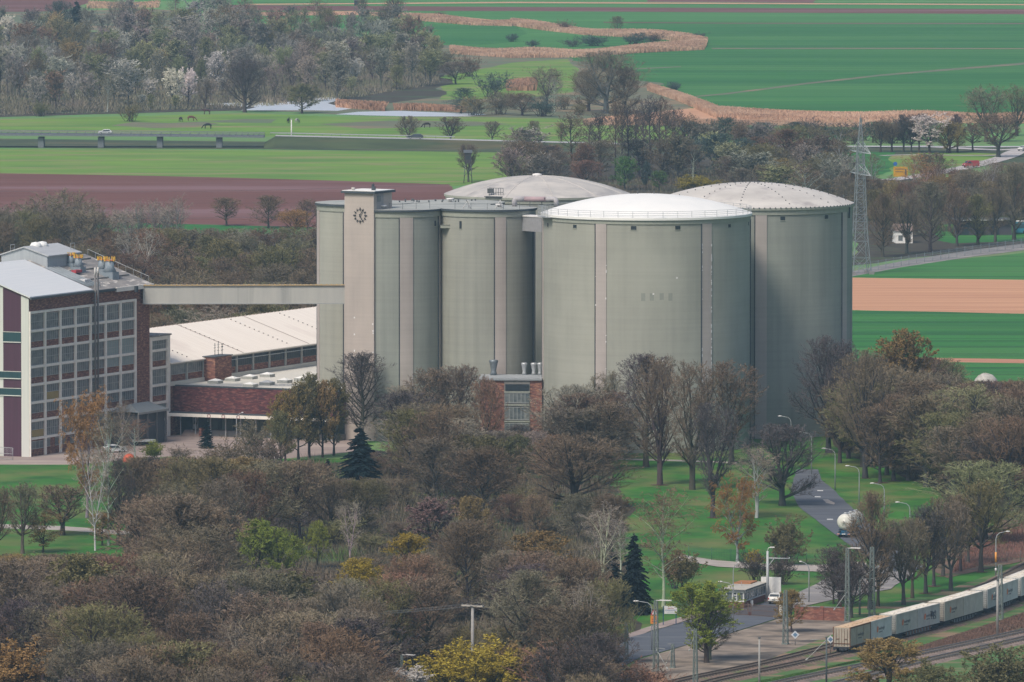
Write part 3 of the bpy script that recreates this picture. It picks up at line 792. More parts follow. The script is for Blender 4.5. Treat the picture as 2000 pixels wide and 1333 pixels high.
# lean-to in front of the window wall
LT = thing("loading_shelter", "low shelter with hipped grey roof against the brick factory front, behind the birches", "shelter", O, rzM)
m = MB(); m.add([(30.5,-6.5,6.2),(42.5,-6.5,6.2),(42.5,-.4,6.2),(30.5,-.4,6.2),(33,-3.6,7.6),(40,-3.6,7.6)],[(0,1,5,4),(1,2,5),(2,3,4,5),(3,0,4),(0,3,2,1)]); m.build("roof", plain("slate_grey_roof",(.16,.18,.20),.8), LT)
m = MB(); m.box(30.4,42.6,-6.6,-6.45,5.8,6.2); m.box(42.5,42.65,-6.5,-.4,5.8,6.2); m.build("fascia", plain("shelter_fascia",(.30,.30,.29),.8), LT)
m = MB(); m.box(31.2,42,-6.0,-.4,0,5.8); m.build("wall", plain("shelter_dark_interior",(.07,.075,.085),.9), LT)  # solid dark box, its colour stands in for the shade inside the shelter
for x in (31,34.6,38.3,42): 
    m = MB(); m.box(x-.12,x+.12,-6.4,-6.1,0,5.8); m.build("post", plain("shelter_post",(.16,.15,.15),.8), LT)

# lower annex continuing the window front
AN = thing("annex_block", "narrow lower brick annex with white frame joined to the tall factory", "annex", O, rzM)
AX0, AX1, AHT = LN+.003, 55.3, 19.2
m = MB(); m.box(AX0,AX1,.02,9.0,0,AHT-.3); m.build("wall", M_brick, AN)
m = MB(); m.box(AX0,AX1+.3,-.5,9.2,AHT-.3,AHT); m.build("roof", M_oldroof, AN)
m = MB(); m.box(AX0,AX0+.5,-.34,.02,0,AHT-.302); m.box(AX1-1.1,AX1+.02,-.34,.02,0,AHT-.302)
for r in range(1,6): m.box(AX0+.502,AX1-1.102,-.31,.02,r*RWH-.22,r*RWH+.22)
m.box(AX0+.502,AX1-1.102,-.31,.02,AHT-1.0,AHT-.304)
m.build("concrete_frame", M_frame, AN)
for r in range(0,6):
    z0, z1 = r*RWH+.24, min((r+1)*RWH-.24, AHT-1.02)
    if r == 0: window(AN, AX0+.7, AX1-1.3, .4, z1, 4, 1, M_glass, .02)
    elif r % 2: window(AN, AX0+.7, AX1-1.3, z0+(1.2 if r==1 else 0), z1, 6, 1 if r==1 else 2, M_glass2 if r==1 else M_glass, .02)
    else: window(AN, AX0+.7, AX1-1.3, z0+1.1, z1, 6, 1, M_glass, .02)

# long hall
HL = thing("long_hall", "long low hall with pale pitched roof and dark window strip", "hall", O, rzM)
HX0, HX1, HE, HR = 55.305, 150.0, 13.7, 18.5
m = MB(); m.box(HX0,HX1,0.03,W2,0,HE)
m.add([(HX0,.03,HE),(HX0,HW,HR-.1),(HX0,W2,HE),(HX1,.03,HE),(HX1,HW,HR-.1),(HX1,W2,HE)],[(0,1,2),(3,5,4)])
m.build("wall", M_brick, HL)
slope(HX0-.2, HX1, HE, HR, .2, .7).build("roof", M_paleroof, HL)
m = MB()
for k in range(5):
    x = HX0+9+k*21.0
    for j in range(13):
        y = .8+j*1.0; m.box(x-.10,x+.10,y-.10,y+.10,HE+.2+(HR-HE)*y/HW,HE+.36+(HR-HE)*y/HW)
m.build("roof_bolts", plain("bolt_grey",(.20,.18,.17),.8), HL)["kind"] = "stuff"
for x in (HX0+30, HX0+58):
    m = MB(); m.add([(x-.2,-.5,HE+.06),(x+.2,-.5,HE+.06),(x+.2,HW,HR+.23),(x-.2,HW,HR+.23)],[(0,1,2,3)])
    m.build("roof_seam", plain("seam_brown",(.42,.34,.30),.9), HL)
m = MB()
for k in range(60): x = HX0+k*1.55; m.box(x-.1,x+.1,HW-.12,HW+.12,HR+.1,HR+.3)
m.build("ridge_clamps", plain("clamp_brown",(.40,.32,.28),.9), HL)["kind"] = "stuff"
fm = MB()
for k in range(14):
    x = HX0+k*6.9; fm.box(x-.02,x+.5,-.28,.03,9.4,HE-.45)
fm.box(HX0,HX1,-.32,.03,HE-.44,HE-.2); fm.build("concrete_frame", plain("hall_frame",(.40,.39,.37),.9), HL)
for k in range(13):
    x = HX0+k*6.9; window(HL, x+.55, x+6.85, 11.3, HE-.46, 8, 1, M_dark if k>2 else M_glass, .03, M_dsteel if k>2 else M_mull)
m = MB(); m.tube([(HX0+18,-.45,12.7),(HX1-20,-.45,12.7)], .09, 6); m.build("rain_pipe", M_steel, HL)
m = MB(); m.box(HX0,HX1,-.4,.03,9.3,10.1); m.build("plinth", M_roofwhite, HL)
m = MB(); m.box(69.3,76.2,-2.6,.02,9.5,13.9); bt = m.build("brick_stairhead", M_brick, HL)
m = MB(); m.box(69.1,76.4,-2.8,.02,13.9,14.05); m.build("cap", M_dsteel, bt)
m = MB()
for x, y, h_ in ((72,-1.2,2.4),(73.4,-1.2,2.6),(74.6,-1.4,2.2),(75.4,-1.0,1.6)):
    m.tube([(x,y,14),(x,y,14+h_)], .06, 5)
    for z in (.9,1.5,2.0): m.tube([(x-.45,y,14+min(z,h_)),(x+.45,y,14+min(z,h_))], .035, 4)
m.build("antenna", M_dsteel, HL)

# low block with loading dock
LB = thing("low_block", "low flat-roofed block with dark red brick parapet above a loading dock", "building", O, rzM)
BX, BH = 57.2, 9.45
m = MB(); m.prism([(BX,-.05),(BX,-34.5),(70,-34.5),(70,-24),(128,-24),(128,-.05)], 4.35, BH-.25); m.build("wall", M_brickd, LB)
m = MB(); m.prism([(BX+.35,-.42),(BX+.35,-34.1),(69.6,-34.1),(69.6,-23.6),(127.6,-23.6),(127.6,-.42)], BH-.248, BH-.1); m.build("roof", M_roofwhite, LB)
m = MB(); m.box(BX-.08,BX+.33,-34.6,-.05,BH-.25,BH+.02); m.build("coping", M_ledge, LB)
m = MB(); m.box(BX-2.6,BX-.003,-34.5,.9,3.75,4.35); m.build("canopy", M_frame, LB)
m = MB(); m.box(BX-2.5,BX-.1,-34.5,.9,4.352,4.5); m.build("canopy_roof", M_ledge, LB)
m = MB(); m.box(BX+3.2,70,-34.4,-.1,0,4.34); m.build("dock_wall", plain("dock_dark_wall",(.075,.095,.10),.9), LB)
m = MB(); m.box(BX+.6,BX+3.19,-34.4,-4,0,1.1); m.build("dock_platform", plain("dock_concrete",(.20,.20,.20),.9), LB)
for k in range(11):
    y = -1.6-k*3.15; m = MB(); m.box(BX-.25,BX-.05,y-.1,y+.1,0,3.74); m.build("dock_post", M_steel, LB)
for k in range(9):
    y = -6.6-k*3.15; m = MB(); m.box(BX+3.12,BX+3.2,y-1.1,y+1.1,1.1,3.5); m.build("dock_door", plain("dock_door_green",(.16,.20,.19),.7), LB)
m = MB(); m.box(BX+3.1,BX+3.2,-3.6,-2.5,.9,3.3,0); m.box(BX+3.06,BX+3.1,-3.45,-2.65,1.9,3.15,1); m.build("door", [M_spall, M_dark], LB)
m = MB()
for k in range(5): m.box(BX-.6+k*.3,BX+3.1,-5.6,-2.0,k*.2,(k+1)*.2-.002)
m.build("steps", M_yard, LB)
m = MB(); m.box(BX-.7,BX+3.0,-6.2,-5.7,0,1.6); m.build("brick_cheek", M_brick, LB)
for y in (-8.8,-11.8,-14.9):
    m = MB(); m.tube([(BX-2.64,y+.32*math.cos(2*math.pi*k/16),4.05+.32*math.sin(2*math.pi*k/16)) for k in range(17)], .05, 5); m.build("round_sign", plain("sign_red",(.30,.08,.10),.5), LB)
for y in (.2,):
    m = MB(); m.lathe([(.05,4.5),(.35,4.6),(.38,4.9),(.05,5.05)], 12, cx=BX-1.8, cy=y); m.build("globe_lamp", M_spall, LB)
RI = Matrix.Rotation(-rzM,4,'Z')
for px, py in ((420.6,746.2),(454,741.6),(488,737.6),(522,733.6),(489,753),(521.6,749.2),(556,745),(589,741.2),(584,755.6)):
    q = RI @ (G(px, py+2, BH) - O)
    m = MB(); m.box(q.x-1.1,q.x+1.1,q.y-1.1,q.y+1.1,BH-.12,BH+.45,1)
    m.add([(q.x-1.1,q.y-1.1,BH+.451),(q.x+1.1,q.y-1.1,BH+.451),(q.x+1.1,q.y+1.1,BH+.451),(q.x-1.1,q.y+1.1,BH+.451),(q.x,q.y,BH+.85)],[(0,1,4),(1,2,4),(2,3,4),(3,0,4)],0)
    m.build("skylight", [M_white, plain("skylight_curb",(.34,.35,.34),.8)], LB)

# conveyor bridge from factory to clock tower
CB = thing("conveyor_bridge", "long grey enclosed conveyor bridge with yellow gutter, spanning from factory to clock tower", "bridge", (0,0,0))
pa = O + KU*45.0; pb = c0 + (Matrix.Rotation(rzT,4,'Z') @ Vector((-6.25,2.0,0)))
d = (pb-pa); Lc = d.length; d.normalize(); nrm = Vector((-d.y,d.x,0)); md = (pa+pb)/2
m = MB(); m.obox((md.x,md.y,27.05), d*Lc/2, nrm*1.35, Vector((0,0,1.6))); m.build("wall", mat("conveyor_cladding",(.47,.46,.43),(.40,.395,.38),(.35,.35,.05),.9,c3=(.33,.33,.32),scale3=(.5,.5,.02),lo3=.55,hi3=.7), CB)
m = MB(); m.obox((md.x,md.y,28.72), d*(Lc/2+.1), nrm*1.55, Vector((0,0,.07))); m.build("roof", M_oldroof, CB)
m = MB(); m.obox(Vector((md.x,md.y,28.86))-nrm*1.5, d*(Lc/2+.1), nrm*.1, Vector((0,0,.07)))
for k in range(40): m.obox(pa+d*(Lc*(k+.5)/40)-nrm*1.5+Vector((0,0,28.98)), d*.12, nrm*.1, Vector((0,0,.05)))
m.build("gutter", plain("ochre_gutter",(.55,.38,.17),.7), CB)
m = MB(); m.obox(Vector((md.x,md.y,25.4)), d*(Lc/2+.05), nrm*1.45, Vector((0,0,.09))); m.build("floor_beam", plain("conveyor_beam",(.36,.37,.37),.9), CB)

# brick boiler house between the silos
bo = G(938, 872)
BO = thing("boiler_house", "brick boiler house with flat grey roof squeezed between two silos", "building", bo, math.radians(-2.5))
wB = (1059-938)/S(872)
m = MB(); m.box(0,wB,0,10.5,0,12.2); m.build("wall", M_brick, BO)
m = MB(); m.box(-.3,wB,-.35,10.8,12.2,12.55); m.build("roof", mat("boiler_roof",(.34,.36,.38),(.28,.30,.32),(.2,.2,.2)), BO)
xg = (985-938)/10.6; xh = (1035-938)/10.6
m = MB(); m.box(xg,xh,-.12,0,.5,12.1); m.build("bay_panel", plain("bay_grey",(.21,.20,.19),.9), BO)
m = MB(); m.box(xg+.2,xh-.15,-.26,-.125,10.3,11.5); m.build("dark_window", M_dark, BO)
for i, (z0, z1, g) in enumerate(((8.0,9.9,M_glass),(4.9,7.3,M_glass),(1.2,4.3,M_glass))):
    window(BO, xg+.2, xh-.15, z0, z1, 6, 1, g, -.12)
for z in (10.05, 7.65, 4.6):
    m = MB(); m.box(xg,xh,-.3,-.125,z-.12,z+.12); m.build("lintel", M_ring, BO)
for px, py, k, hw in ((964,733,1.0,.75),(1025,731,.8,.52),(1043,732,.8,.52),(1055,732,.8,.48)):
    q = G(px, py, 12.55) - bo; q = Matrix.Rotation(math.radians(2.5),4,'Z') @ q
    z = 12.55
    m = MB(); m.lathe([(hw*.9,z),(hw*.7,z+.6*k),(hw*.62,z+.8*k),(hw*1.0,z+2.2*k),(hw*1.12,z+2.4*k),(hw*1.12,z+2.75*k),(hw*.8,z+2.85*k),(.02,z+2.9*k)], 18, cx=q.x, cy=min(max(q.y,1.0),9.3))
    m.build("roof_ventilator", plain("ventilator_metal",(.46,.48,.50),.4,.4) if px > 1000 else plain("ventilator_dark",(.20,.23,.26),.4,.4), BO)
# ------------------------------------------------------------------ viaduct of the country road
M_vconc = plain("viaduct_concrete", (.17,.19,.21), .9)
vx = [q for q in smooth([roadpt(px, z) for px, z in road_px], 12) if q.x < roadpt(525,0).x]
VI = thing("viaduct", "low road viaduct on stubby piers crossing the pasture far behind", "bridge", (0,0,0))
def extr(mb, pts, prof, mi=0):
    """sweep a cross-section (offset across, height) along a path"""
    n = len(pts); k = len(prof); vs = []
    for i, p in enumerate(pts):
        d = pts[min(i+1,n-1)]-pts[max(i-1,0)]; d.z = 0; d.normalize(); nr = Vector((-d.y,d.x,0))
        for o, z in prof:
            q = p + nr*o; vs.append((q.x,q.y,p.z+z))
    fs = [(i*k+j, i*k+(j+1)%k, (i+1)*k+(j+1)%k, (i+1)*k+j) for i in range(n-1) for j in range(k)]
    fs += [tuple(reversed(range(k))), tuple((n-1)*k+j for j in range(k))]
    mb.add(vs, fs, mi); return mb
extr(MB(), vx, [(-5,-.55),(5,-.55),(5,-.02),(-5,-.02)]).build("deck", M_vconc, VI)
extr(MB(), vx, [(-4.3,-.018),(4.3,-.018),(4.3,0.0),(-4.3,0.0)]).build("carriageway", M_asph, VI)
for o in (-4.8, 4.5):
    extr(MB(), vx, [(o,.62),(o+.15,.62),(o+.15,.84),(o,.84)]).build("guard_rail", plain("guard_rail_steel",(.20,.22,.24),.5), VI)
    m = MB()
    for i, q in enumerate(vx): m.box(q.x-.08,q.x+.08,q.y+o,q.y+o+.2,q.z-.02,q.z+.55)
    m.build("rail_posts", M_dsteel, VI)["kind"] = "stuff"
for px in (80, 197, 312, 428):
    q = roadpt(px, 0); m = MB(); m.box(q.x-.9,q.x+.9,q.y-3.8,q.y+3.8,0,3.2); m.build("pier", M_vconc, VI)
# guard rail along the embankment
gr = thing("guard_rail", "steel guard rail along the country road beyond the viaduct", "guard rail", (0,0,0))
seg = [q for q in smooth([roadpt(px, z) for px, z in road_px], 8) if roadpt(525,0).x < q.x < roadpt(900,0).x]
extr(MB(), seg, [(4.5,.5),(4.6,.5),(4.6,.8),(4.5,.8)]).build("rail", M_steel, gr)
m = MB()
for q in seg: m.box(q.x-.05,q.x+.05,q.y+4.52,q.y+4.6,q.z-.1,q.z+.5)
m.build("posts", M_dsteel, gr)["kind"] = "stuff"

# ------------------------------------------------------------------ lattice work
def lattice(mb, sec, n, r, rb):
    """sec: list of (z, half width x, half width y); legs, rings and X bracing"""
    for sx, sy in ((-1,-1),(1,-1),(1,1),(-1,1)):
        mb.tube([(sx*wx, sy*wy, z) for z, wx, wy in sec], r, 4, sm=False)
    for i in range(len(sec)-1):
        z0, a0, b0 = sec[i]; z1, a1, b1 = sec[i+1]
        c0_ = [(-a0,-b0,z0),(a0,-b0,z0),(a0,b0,z0),(-a0,b0,z0)]; c1_ = [(-a1,-b1,z1),(a1,-b1,z1),(a1,b1,z1),(-a1,b1,z1)]
        for k in range(4):
            mb.tube([c0_[k], c1_[(k+1)%4]], rb, 3, caps=False, sm=False); mb.tube([c0_[(k+1)%4], c1_[k]], rb, 3, caps=False, sm=False)
            mb.tube([c1_[k], c1_[(k+1)%4]], rb, 3, caps=False, sm=False)
pb_ = G(1680, 536)
PY = thing("electricity_pylon", "grey lattice electricity pylon with two crossarms right of the silos", "pylon", pb_, math.radians(11.5))
m = MB()
sec = [(0,2.3,2.3),(4,1.95,1.95),(8,1.62,1.62),(11,1.42,1.42)]
z = 11.0
while z < 29.5:
    z += 1.75; sec.append((z, max(1.42-(z-11)*.036,.6), max(1.42-(z-11)*.036,.6)))
lattice(m, sec, 4, .11, .055)
w0 = sec[-1][1]; z0 = sec[-1][0]
sec2 = [(z0,w0,w0)]
while z0 < 37.5:
    z0 += 1.5; w = w0*(1-(z0-sec[-1][0])/(38.6-sec[-1][0])); sec2.append((z0, max(w,.12), max(w,.12)))
lattice(m, sec2, 4, .08, .045); m.tube([(0,0,z0),(0,0,38.6)], .06, 4)
m.build("tower", plain("pylon_steel", (.22,.25,.28), .6, .2), PY)
for z in (24.3, 29.6):
    m = MB(); L = 10.5; hw = .9
    for s in (-1,1):
        tip = (0, s*L, z)
        for hx in (-hw,hw):
            m.tube([(hx,s*hw,z),tip], .08, 4); m.tube([(hx*.8,s*hw*.8,z+2.3),tip], .07, 4)
        for k in range(1,6):
            f = k/6.0
            for hx in (-hw,hw):
                a = Vector((hx,s*hw,z)).lerp(Vector(tip),f); b = Vector((hx*.8,s*hw*.8,z+2.3)).lerp(Vector(tip),f); m.tube([a,b], .04, 3)
            a = Vector((-hw,s*hw,z)).lerp(Vector(tip),f); b = Vector((hw,s*hw,z)).lerp(Vector(tip),f); m.tube([a,b], .04, 3)
            m.tube([a, Vector((hw,s*hw,z)).lerp(Vector(tip),(k-1)/6.0)], .035, 3)
    arm = m.build("crossarm", plain("crossarm_steel",(.42,.45,.48),.6,.2), PY)
    m = MB()
    for s in (-1,1): m.lathe([(.04,z-1.4),(.14,z-1.2),(.1,z-.8),(.14,z-.4),(.04,z)], 8, cx=0, cy=s*(L-.2))
    m.build("insulator", plain("insulator_brown",(.12,.08,.07),.3), arm)
for sx, sy in ((-1,-1),(1,-1),(1,1),(-1,1)):
    m = MB(); m.box(sx*2.3-.55,sx*2.3+.55,sy*2.3-.55,sy*2.3+.55,-.05,.8); m.build("concrete_foot", plain("footing",(.26,.25,.25),.9), PY)
R_ = Matrix.Rotation(math.radians(11.5),4,'Z')
for z, s, nm in ((22.9,-1,"lower wire, near side"),(28.2,1,"upper wire, far side")):
    m = MB()
    st = pb_ + (R_ @ Vector((0,s*10.3,z)))
    for sgn, far in ((-1,-330),(1,170)):
        pts = []
        for k in range(25):
            t_ = k/24.0; x = far*t_; pts.append(st + (R_ @ Vector((x,0,-7*4*t_*(1-t_)*(abs(far)/330.0)))))
        m.tube(pts, .022, 4)
    tag(m.build("power_line", M_dsteel), "thin power line hanging from the lattice pylon, %s" % nm, "power line")

# ------------------------------------------------------------------ railway
def track(label, pts, zb=.0, sleeper=True, rust=False, col=None):
    pts = smooth(pts, 14)
    t = thing("railway_track", label, "railway track", (0,0,0))
    extr(MB(), pts, [(-2.5,.0),(2.5,.0),(1.75,.32),(-1.75,.32)]).build("ballast", col or M_ballast, t)
    m = MB(); acc = 0.0; nxt = 0.0; cnt = 0
    for i in range(len(pts)-1):
        a, b = pts[i], pts[i+1]; L = (b-a).length; d = (b-a).normalized(); nr = Vector((-d.y,d.x,0))
        while nxt <= acc+L:
            c = a + d*(nxt-acc); m.obox(c+Vector((0,0,.36)), d*.13, nr*1.28, Vector((0,0,.06))); nxt += .95; cnt += 1
        acc += L
    o = m.build("sleepers", M_sleeper, t); o['kind'] = 'stuff'
    for o_ in (-.755,.755):
        extr(MB(), pts, [(o_-.05,.40),(o_+.05,.40),(o_+.05,.57),(o_-.05,.57)]).build("rail", M_railrust if rust else M_railtop, t)
    return pts
M_ballast = mat("ballast", lin(150,132,122), lin(118,104,98), (1.2,1.2,1.2), .95, c3=lin(98,92,88), scale3=(.08,.2,.1))
M_ballast2 = mat("rusty_ballast", lin(134,112,100), lin(104,90,80), (1.2,1.2,1.2), .95, c3=lin(92,104,64), scale3=(.12,.2,.1), lo3=.52, hi3=.65)
M_sleeper = mat("sleepers", (.10,.085,.075), (.14,.12,.105), 1.5)
M_railtop = plain("rail_steel", (.32,.30,.29), .4, .5)
M_railrust = plain("rusty_rail", (.12,.085,.07), .7)
track("rusty siding track whose rails vanish behind the freight train", pix([(1250,1356),(1335,1333),(1482,1302.5),(1620,1267.5),(1722,1234),(1850,1184),(1963,1131),(2060,1080)]), rust=True, col=M_ballast2)
trk = track("track that carries the container train, empty in its near stretch", [G(1310,1361),G(1402,1333.5),G(1522,1308.5)] + [Vector((x,y,0)) for x,y in ((47.05,1311.5),(54.4,1330.7),(62.3,1349.7),(69.6,1369),(75.7,1388.6),(81.4,1410),(86,1432))], rust=True, col=M_ballast2)
track("main line track in the lower right corner, nearer the train", pix([(1400,1368),(1545,1333.5),(1771,1287),(2000,1237.5),(2120,1208)]))
track("main line track in the lower right corner, farther from the train", pix([(1470,1374),(1610,1346),(1771,1304),(2000,1252),(2120,1222)]))

# container train
def text_mesh(txt, size, name="t", shear=0.0):
    c = bpy.data.curves.new(name, 'FONT'); c.body = txt; c.size = size; c.align_x = 'LEFT'; c.shear = shear; c.extrude = .004
    o = bpy.data.objects.new(name, c); COL.objects.link(o)
    dg = bpy.context.evaluated_depsgraph_get(); me = bpy.data.meshes.new_from_object(o.evaluated_get(dg))
    COL.objects.unlink(o); bpy.data.objects.remove(o)
    return me
M_cont = [mat("container_"+n, c, tuple(x*.86 for x in c), (.5,2,.8), .7, c3=tuple(x*.66 for x in c), scale3=(.5,1,.25), lo3=.58, hi3=.75) for n, c in
          (("tan_dirty",(.40,.36,.30)),("white",(.55,.57,.57)),("grey",(.43,.43,.41)),("pale_grey",(.46,.47,.465)),("beige",(.45,.415,.37)),("cream",(.52,.50,.455)))]
M_croof = [mat("container_roof_rusty",(.62,.47,.32),(.45,.30,.19),(.6,.6,.6),.9), mat("container_roof_pale",(.74,.70,.63),(.56,.49,.40),(.4,1.2,.5),.9)]
M_logo = plain("logo_orange", (.62,.17,.07), .6); M_ink = plain("logo_ink", (.10,.11,.14), .6)
M_under = plain("wagon_black", (.03,.035,.045), .8); M_rust = mat("wagon_rust", (.22,.11,.07), (.12,.07,.05), 1.0)
logo_me = text_mesh("innofreight", .62); logo_me.materials.append(M_ink)
sub_me = text_mesh("INTERMODAL", .26); sub_me.materials.append(M_ink)
ctr_pts = [Vector((x,y,0)) for x,y in ((47.05,1311.5),(54.4,1330.7),(62.3,1349.7),(69.6,1369.0),(75.7,1388.6),(81.4,1408.3))]
ord_ = ["last of the train","second from the train's tail","third from the train's tail","fourth from the train's tail","fifth from the train's tail at the right edge"]
WN = ["last","second last","third last","fourth last","fifth last"]
csty = [(0,1,0,1),(2,3,1,1),(4,5,1,1),(3,1,1,1),(1,1,1,1)]
ONUM = ["first","second","third","fourth","fifth","sixth","seventh","eighth","ninth","tenth"]
cdesc = {0:"dirty tan end container with doors",1:"clean white container",2:"dull grey container",3:"pale grey container",4:"beige container",5:"plain cream container without a logo"}
def container(i, loc, rz, L, sty, rf, logo, scrawl, label, doors):
    t = thing("shipping_container", label, "container", loc, rz, "containers on the freight train")
    H_, Wd = 2.75, 2.5
    m = MB(); m.box(0,L,-Wd/2,Wd/2,0,H_-.004); m.build("body", M_cont[sty], t)
    m = MB(); m.box(.0,L,-Wd/2,Wd/2,H_,H_+.06)
    random.seed(i*7)
    for k in range(7):
        x = .8+k*1.25; m.box(x,x+.55,-.35+random.uniform(-.3,.3),.35,H_+.06,H_+.12)
    m.build("roof", M_croof[rf], t)
    m = MB()
    for x in (0,L):
        for y in (-1,1): m.box(x-.07,x+.07,y*Wd/2-.06,y*Wd/2+.06,-.02,H_+.08)
    for y in (-1,1):
        m.box(.071,L-.071,y*Wd/2-.05,y*Wd/2+.03,H_-.14,H_+.07); m.box(.071,L-.071,y*Wd/2-.05,y*Wd/2+.03,-.02,.12)
    for k in (1,2):
        m.box(L*k/3-.03,L*k/3+.03,-Wd/2-.02,-Wd/2,.12,H_-.14)
    m.build("frame", M_cont[sty] if sty else M_rust, t)
    if doors:
        m = MB()
        for y in (-.85,-.4,.4,.85): m.tube([(-.06,y,.15),(-.06,y,H_-.15)], .03, 5)
        m.box(-.07,-.01,-.02,.02,.1,H_-.1); m.box(-.07,-.01,-1.2,1.2,.42,.52)
        for y in (-.6,.6): m.box(-.09,-.02,y-.25,y+.25,1.1,1.16)
        m.build("door_bars", M_rust, t)
    if logo:
        m = MB(); m.add([(2.6,-Wd/2-.03,1.0),(3.15,-Wd/2-.03,1.0),(3.3,-Wd/2-.03,1.75),(2.9,-Wd/2-.03,1.95),(2.6,-Wd/2-.03,1.6)],[(0,1,2,3,4)]) if sty else m.add([(2.9,-Wd/2-.03,1.2),(3.0,-Wd/2-.03,1.2),(3.0,-Wd/2-.03,1.4),(2.9,-Wd/2-.03,1.4)],[(0,1,2,3)])
        lg = m.build("logo", M_logo if sty else M_ink, t)
        for me, x, z in ((logo_me,3.4,1.28),(sub_me,3.5,.88)):
            o = bpy.data.objects.new("lettering", me); COL.objects.link(o); o.parent = lg; o.location = (x,-Wd/2-.03,z); o.rotation_euler = (math.pi/2,0,0)
    if scrawl:
        m = MB(); random.seed(77); p = Vector((5.6,-Wd/2-.03,1.4)); pts = [p.copy()]
        for k in range(34):
            p = Vector((5.2+random.uniform(0,2.6),-Wd/2-.03,.7+random.uniform(0,1.3))); pts.append(p)
        m.tube(pts, .035, 4); m.build("scrawl", M_ink, t)
    return t
kc = 0; seen = {}
for i in range(5):
    a, b = ctr_pts[i], ctr_pts[i+1]; d = (b-a).normalized(); rz = math.atan2(d.y, d.x); L = (b-a).length
    W = thing("container_wagon", "black flat wagon under its containers, %s" % ord_[i], "wagon", a, rz, "wagons of the freight train")
    m = MB(); m.box(.1,L-.9,-1.15,1.15,1.05,1.25); m.box(.1,L-.9,-.35,.35,.75,1.05); m.build("frame", M_under, W)
    m = MB(); m.add([(3.8,-1.2,1.05),(L-4.6,-1.2,1.05),(L-6.2,-1.2,.55),(5.4,-1.2,.55),(3.8,-1.12,1.05),(L-4.6,-1.12,1.05),(L-6.2,-1.12,.55),(5.4,-1.12,.55)],[(0,1,2,3),(4,7,6,5),(0,4,5,1),(1,5,6,2),(2,6,7,3),(3,7,4,0)])
    m.build("side_truss", plain("wagon_grey",(.14,.16,.18),.7), W)
    m = MB(); random.seed(i)
    for k in range(9): x = 4.5+k*1.25; m.box(x,x+.35,-1.27,-1.21,.62,1.2)
    m.build("bracket", M_rust if i < 2 else M_under, W)["kind"] = "stuff"
    for x in (2.2, L-3.0):
        m = MB(); m.box(x-1.4,x+1.4,-1.0,1.0,.5,.95); bg_ = m.build("bogie", M_under, W)
        for xx in (x-.9,x+.9):
            for y in (-.75,.75):
                m = MB(); m.tube([(xx,y-.07,.95),(xx,y+.07,.95)], .42, 16); m.build("wheel", plain("wheel_steel",(.09,.08,.08),.6), bg_)
    m = MB(); 
    for y in (-.85,.85): m.tube([(-.45,y,1.05),(.1,y,1.05)], .12, 8); m.tube([(-.5,y,1.05),(-.44,y,1.05)], .24, 10)
    m.build("buffer", M_under, W)
    for j in range(2):
        sty = csty[i][j]; loc = a + d*(.25+j*9.35) + Vector((0,0,1.26))
        nm = cdesc[sty]; seen[nm] = seen.get(nm,0)+1
        extra = ("left" if j == 0 else "right") + " one on the %s wagon" % WN[i]
        container(kc, loc, rz, 9.12, sty, csty[i][2] if (i or j) else 0, sty != 5, (i,j)==(1,1), (nm + ", " + extra), (i,j)==(0,0)); kc += 1
    if i:
        m = MB()
        for y in (-.5,-.1): m.tube([(.12,y*2-.2,1.3),(.12,y*2-.2,4.0)], .03, 4)
        for k in range(8): m.tube([(.12,-1.2,1.5+k*.32),(.12,-.4,1.5+k*.32)], .03, 4)
        m.build("end_ladder", M_dsteel, W)

# ------------------------------------------------------------------ catenary masts and other poles
M_mast = plain("mast_grey_green", (.20,.235,.225), .8); M_cmast = plain("concrete_pole", (.34,.33,.32), .9)
def lat_mast(label, px, pyb, pyt, w=.32, arm=None, lamp=None):
    c = G(px, pyb); h = (pyb-pyt)/S(pyb)
    t = thing("lattice_mast", label, "mast", c, math.radians(-20), "lattice masts along the railway")
    n = max(5, int(h/1.1)); sec = [(h*k/n, w*(1-.45*k/n), w*.8*(1-.45*k/n)) for k in range(n+1)]
    m = MB(); lattice(m, sec, 4, .065, .032); m.box(-w-.12,w+.12,-w-.1,w+.1,0,.25); m.build("mast", M_mast, t)
    if lamp:
        m = MB(); m.tube([(0,0,h),(lamp,0,h+.05)], .06, 5); m.box(lamp*.25,lamp,-.12,.12,h+.0,h+.14); m.build("floodlight", M_spall, t)
    if arm: cant(t, h*arm[0], arm[1], arm[2])
    return t
def cant(t, z, dx, dy, up=-1.3):
    m = MB()
    m.tube([(0,0,z),(dx,dy,z+up*1.9)], .045, 5); m.tube([(0,0,z+.1),(dx*.85,dy*.85,z+.1)], .03, 4)
    m.tube([(dx,dy,z+up*1.9),(dx*1.12,dy*1.12,z+up*2.1)], .1, 6)
    m.build("cantilever", plain("cantilever_steel",(.40,.41,.40),.6), t)
lat_mast("lattice mast with long white floodlight arm at the lower centre, left of the bare lot", 1281, 1320, 1172, .36, (.36,2.0,-1.2), 2.3)
lat_mast("lattice mast half below the picture edge, in front of the yellow-green willow", 1358, 1352, 1228, .3, (.96,-.8,0))
lat_mast("short lattice mast with side bracket standing on the bare lot", 1314, 1306, 1258, .26, (.97,-.9,0))
lat_mast("slim lattice mast at the left end of the gate road", 1223, 1290, 1216, .26, (.97,.6,0))
lat_mast("lattice mast on the bare lot beside a small diamond signal board", 1534, 1260, 1153, .36)
lat_mast("tall lattice mast with floodlight arm right of the brick wall", 1655, 1217, 1070, .34, (.42,-1.6,-1.0), 2.0)
lat_mast("tall bare lattice mast rising right behind the second wagon", 1703, 1206, 1068, .42)
lat_mast("dark lattice mast overlapping the train near the right edge", 1953, 1213, 1103, .42, (.8,-.8,0))
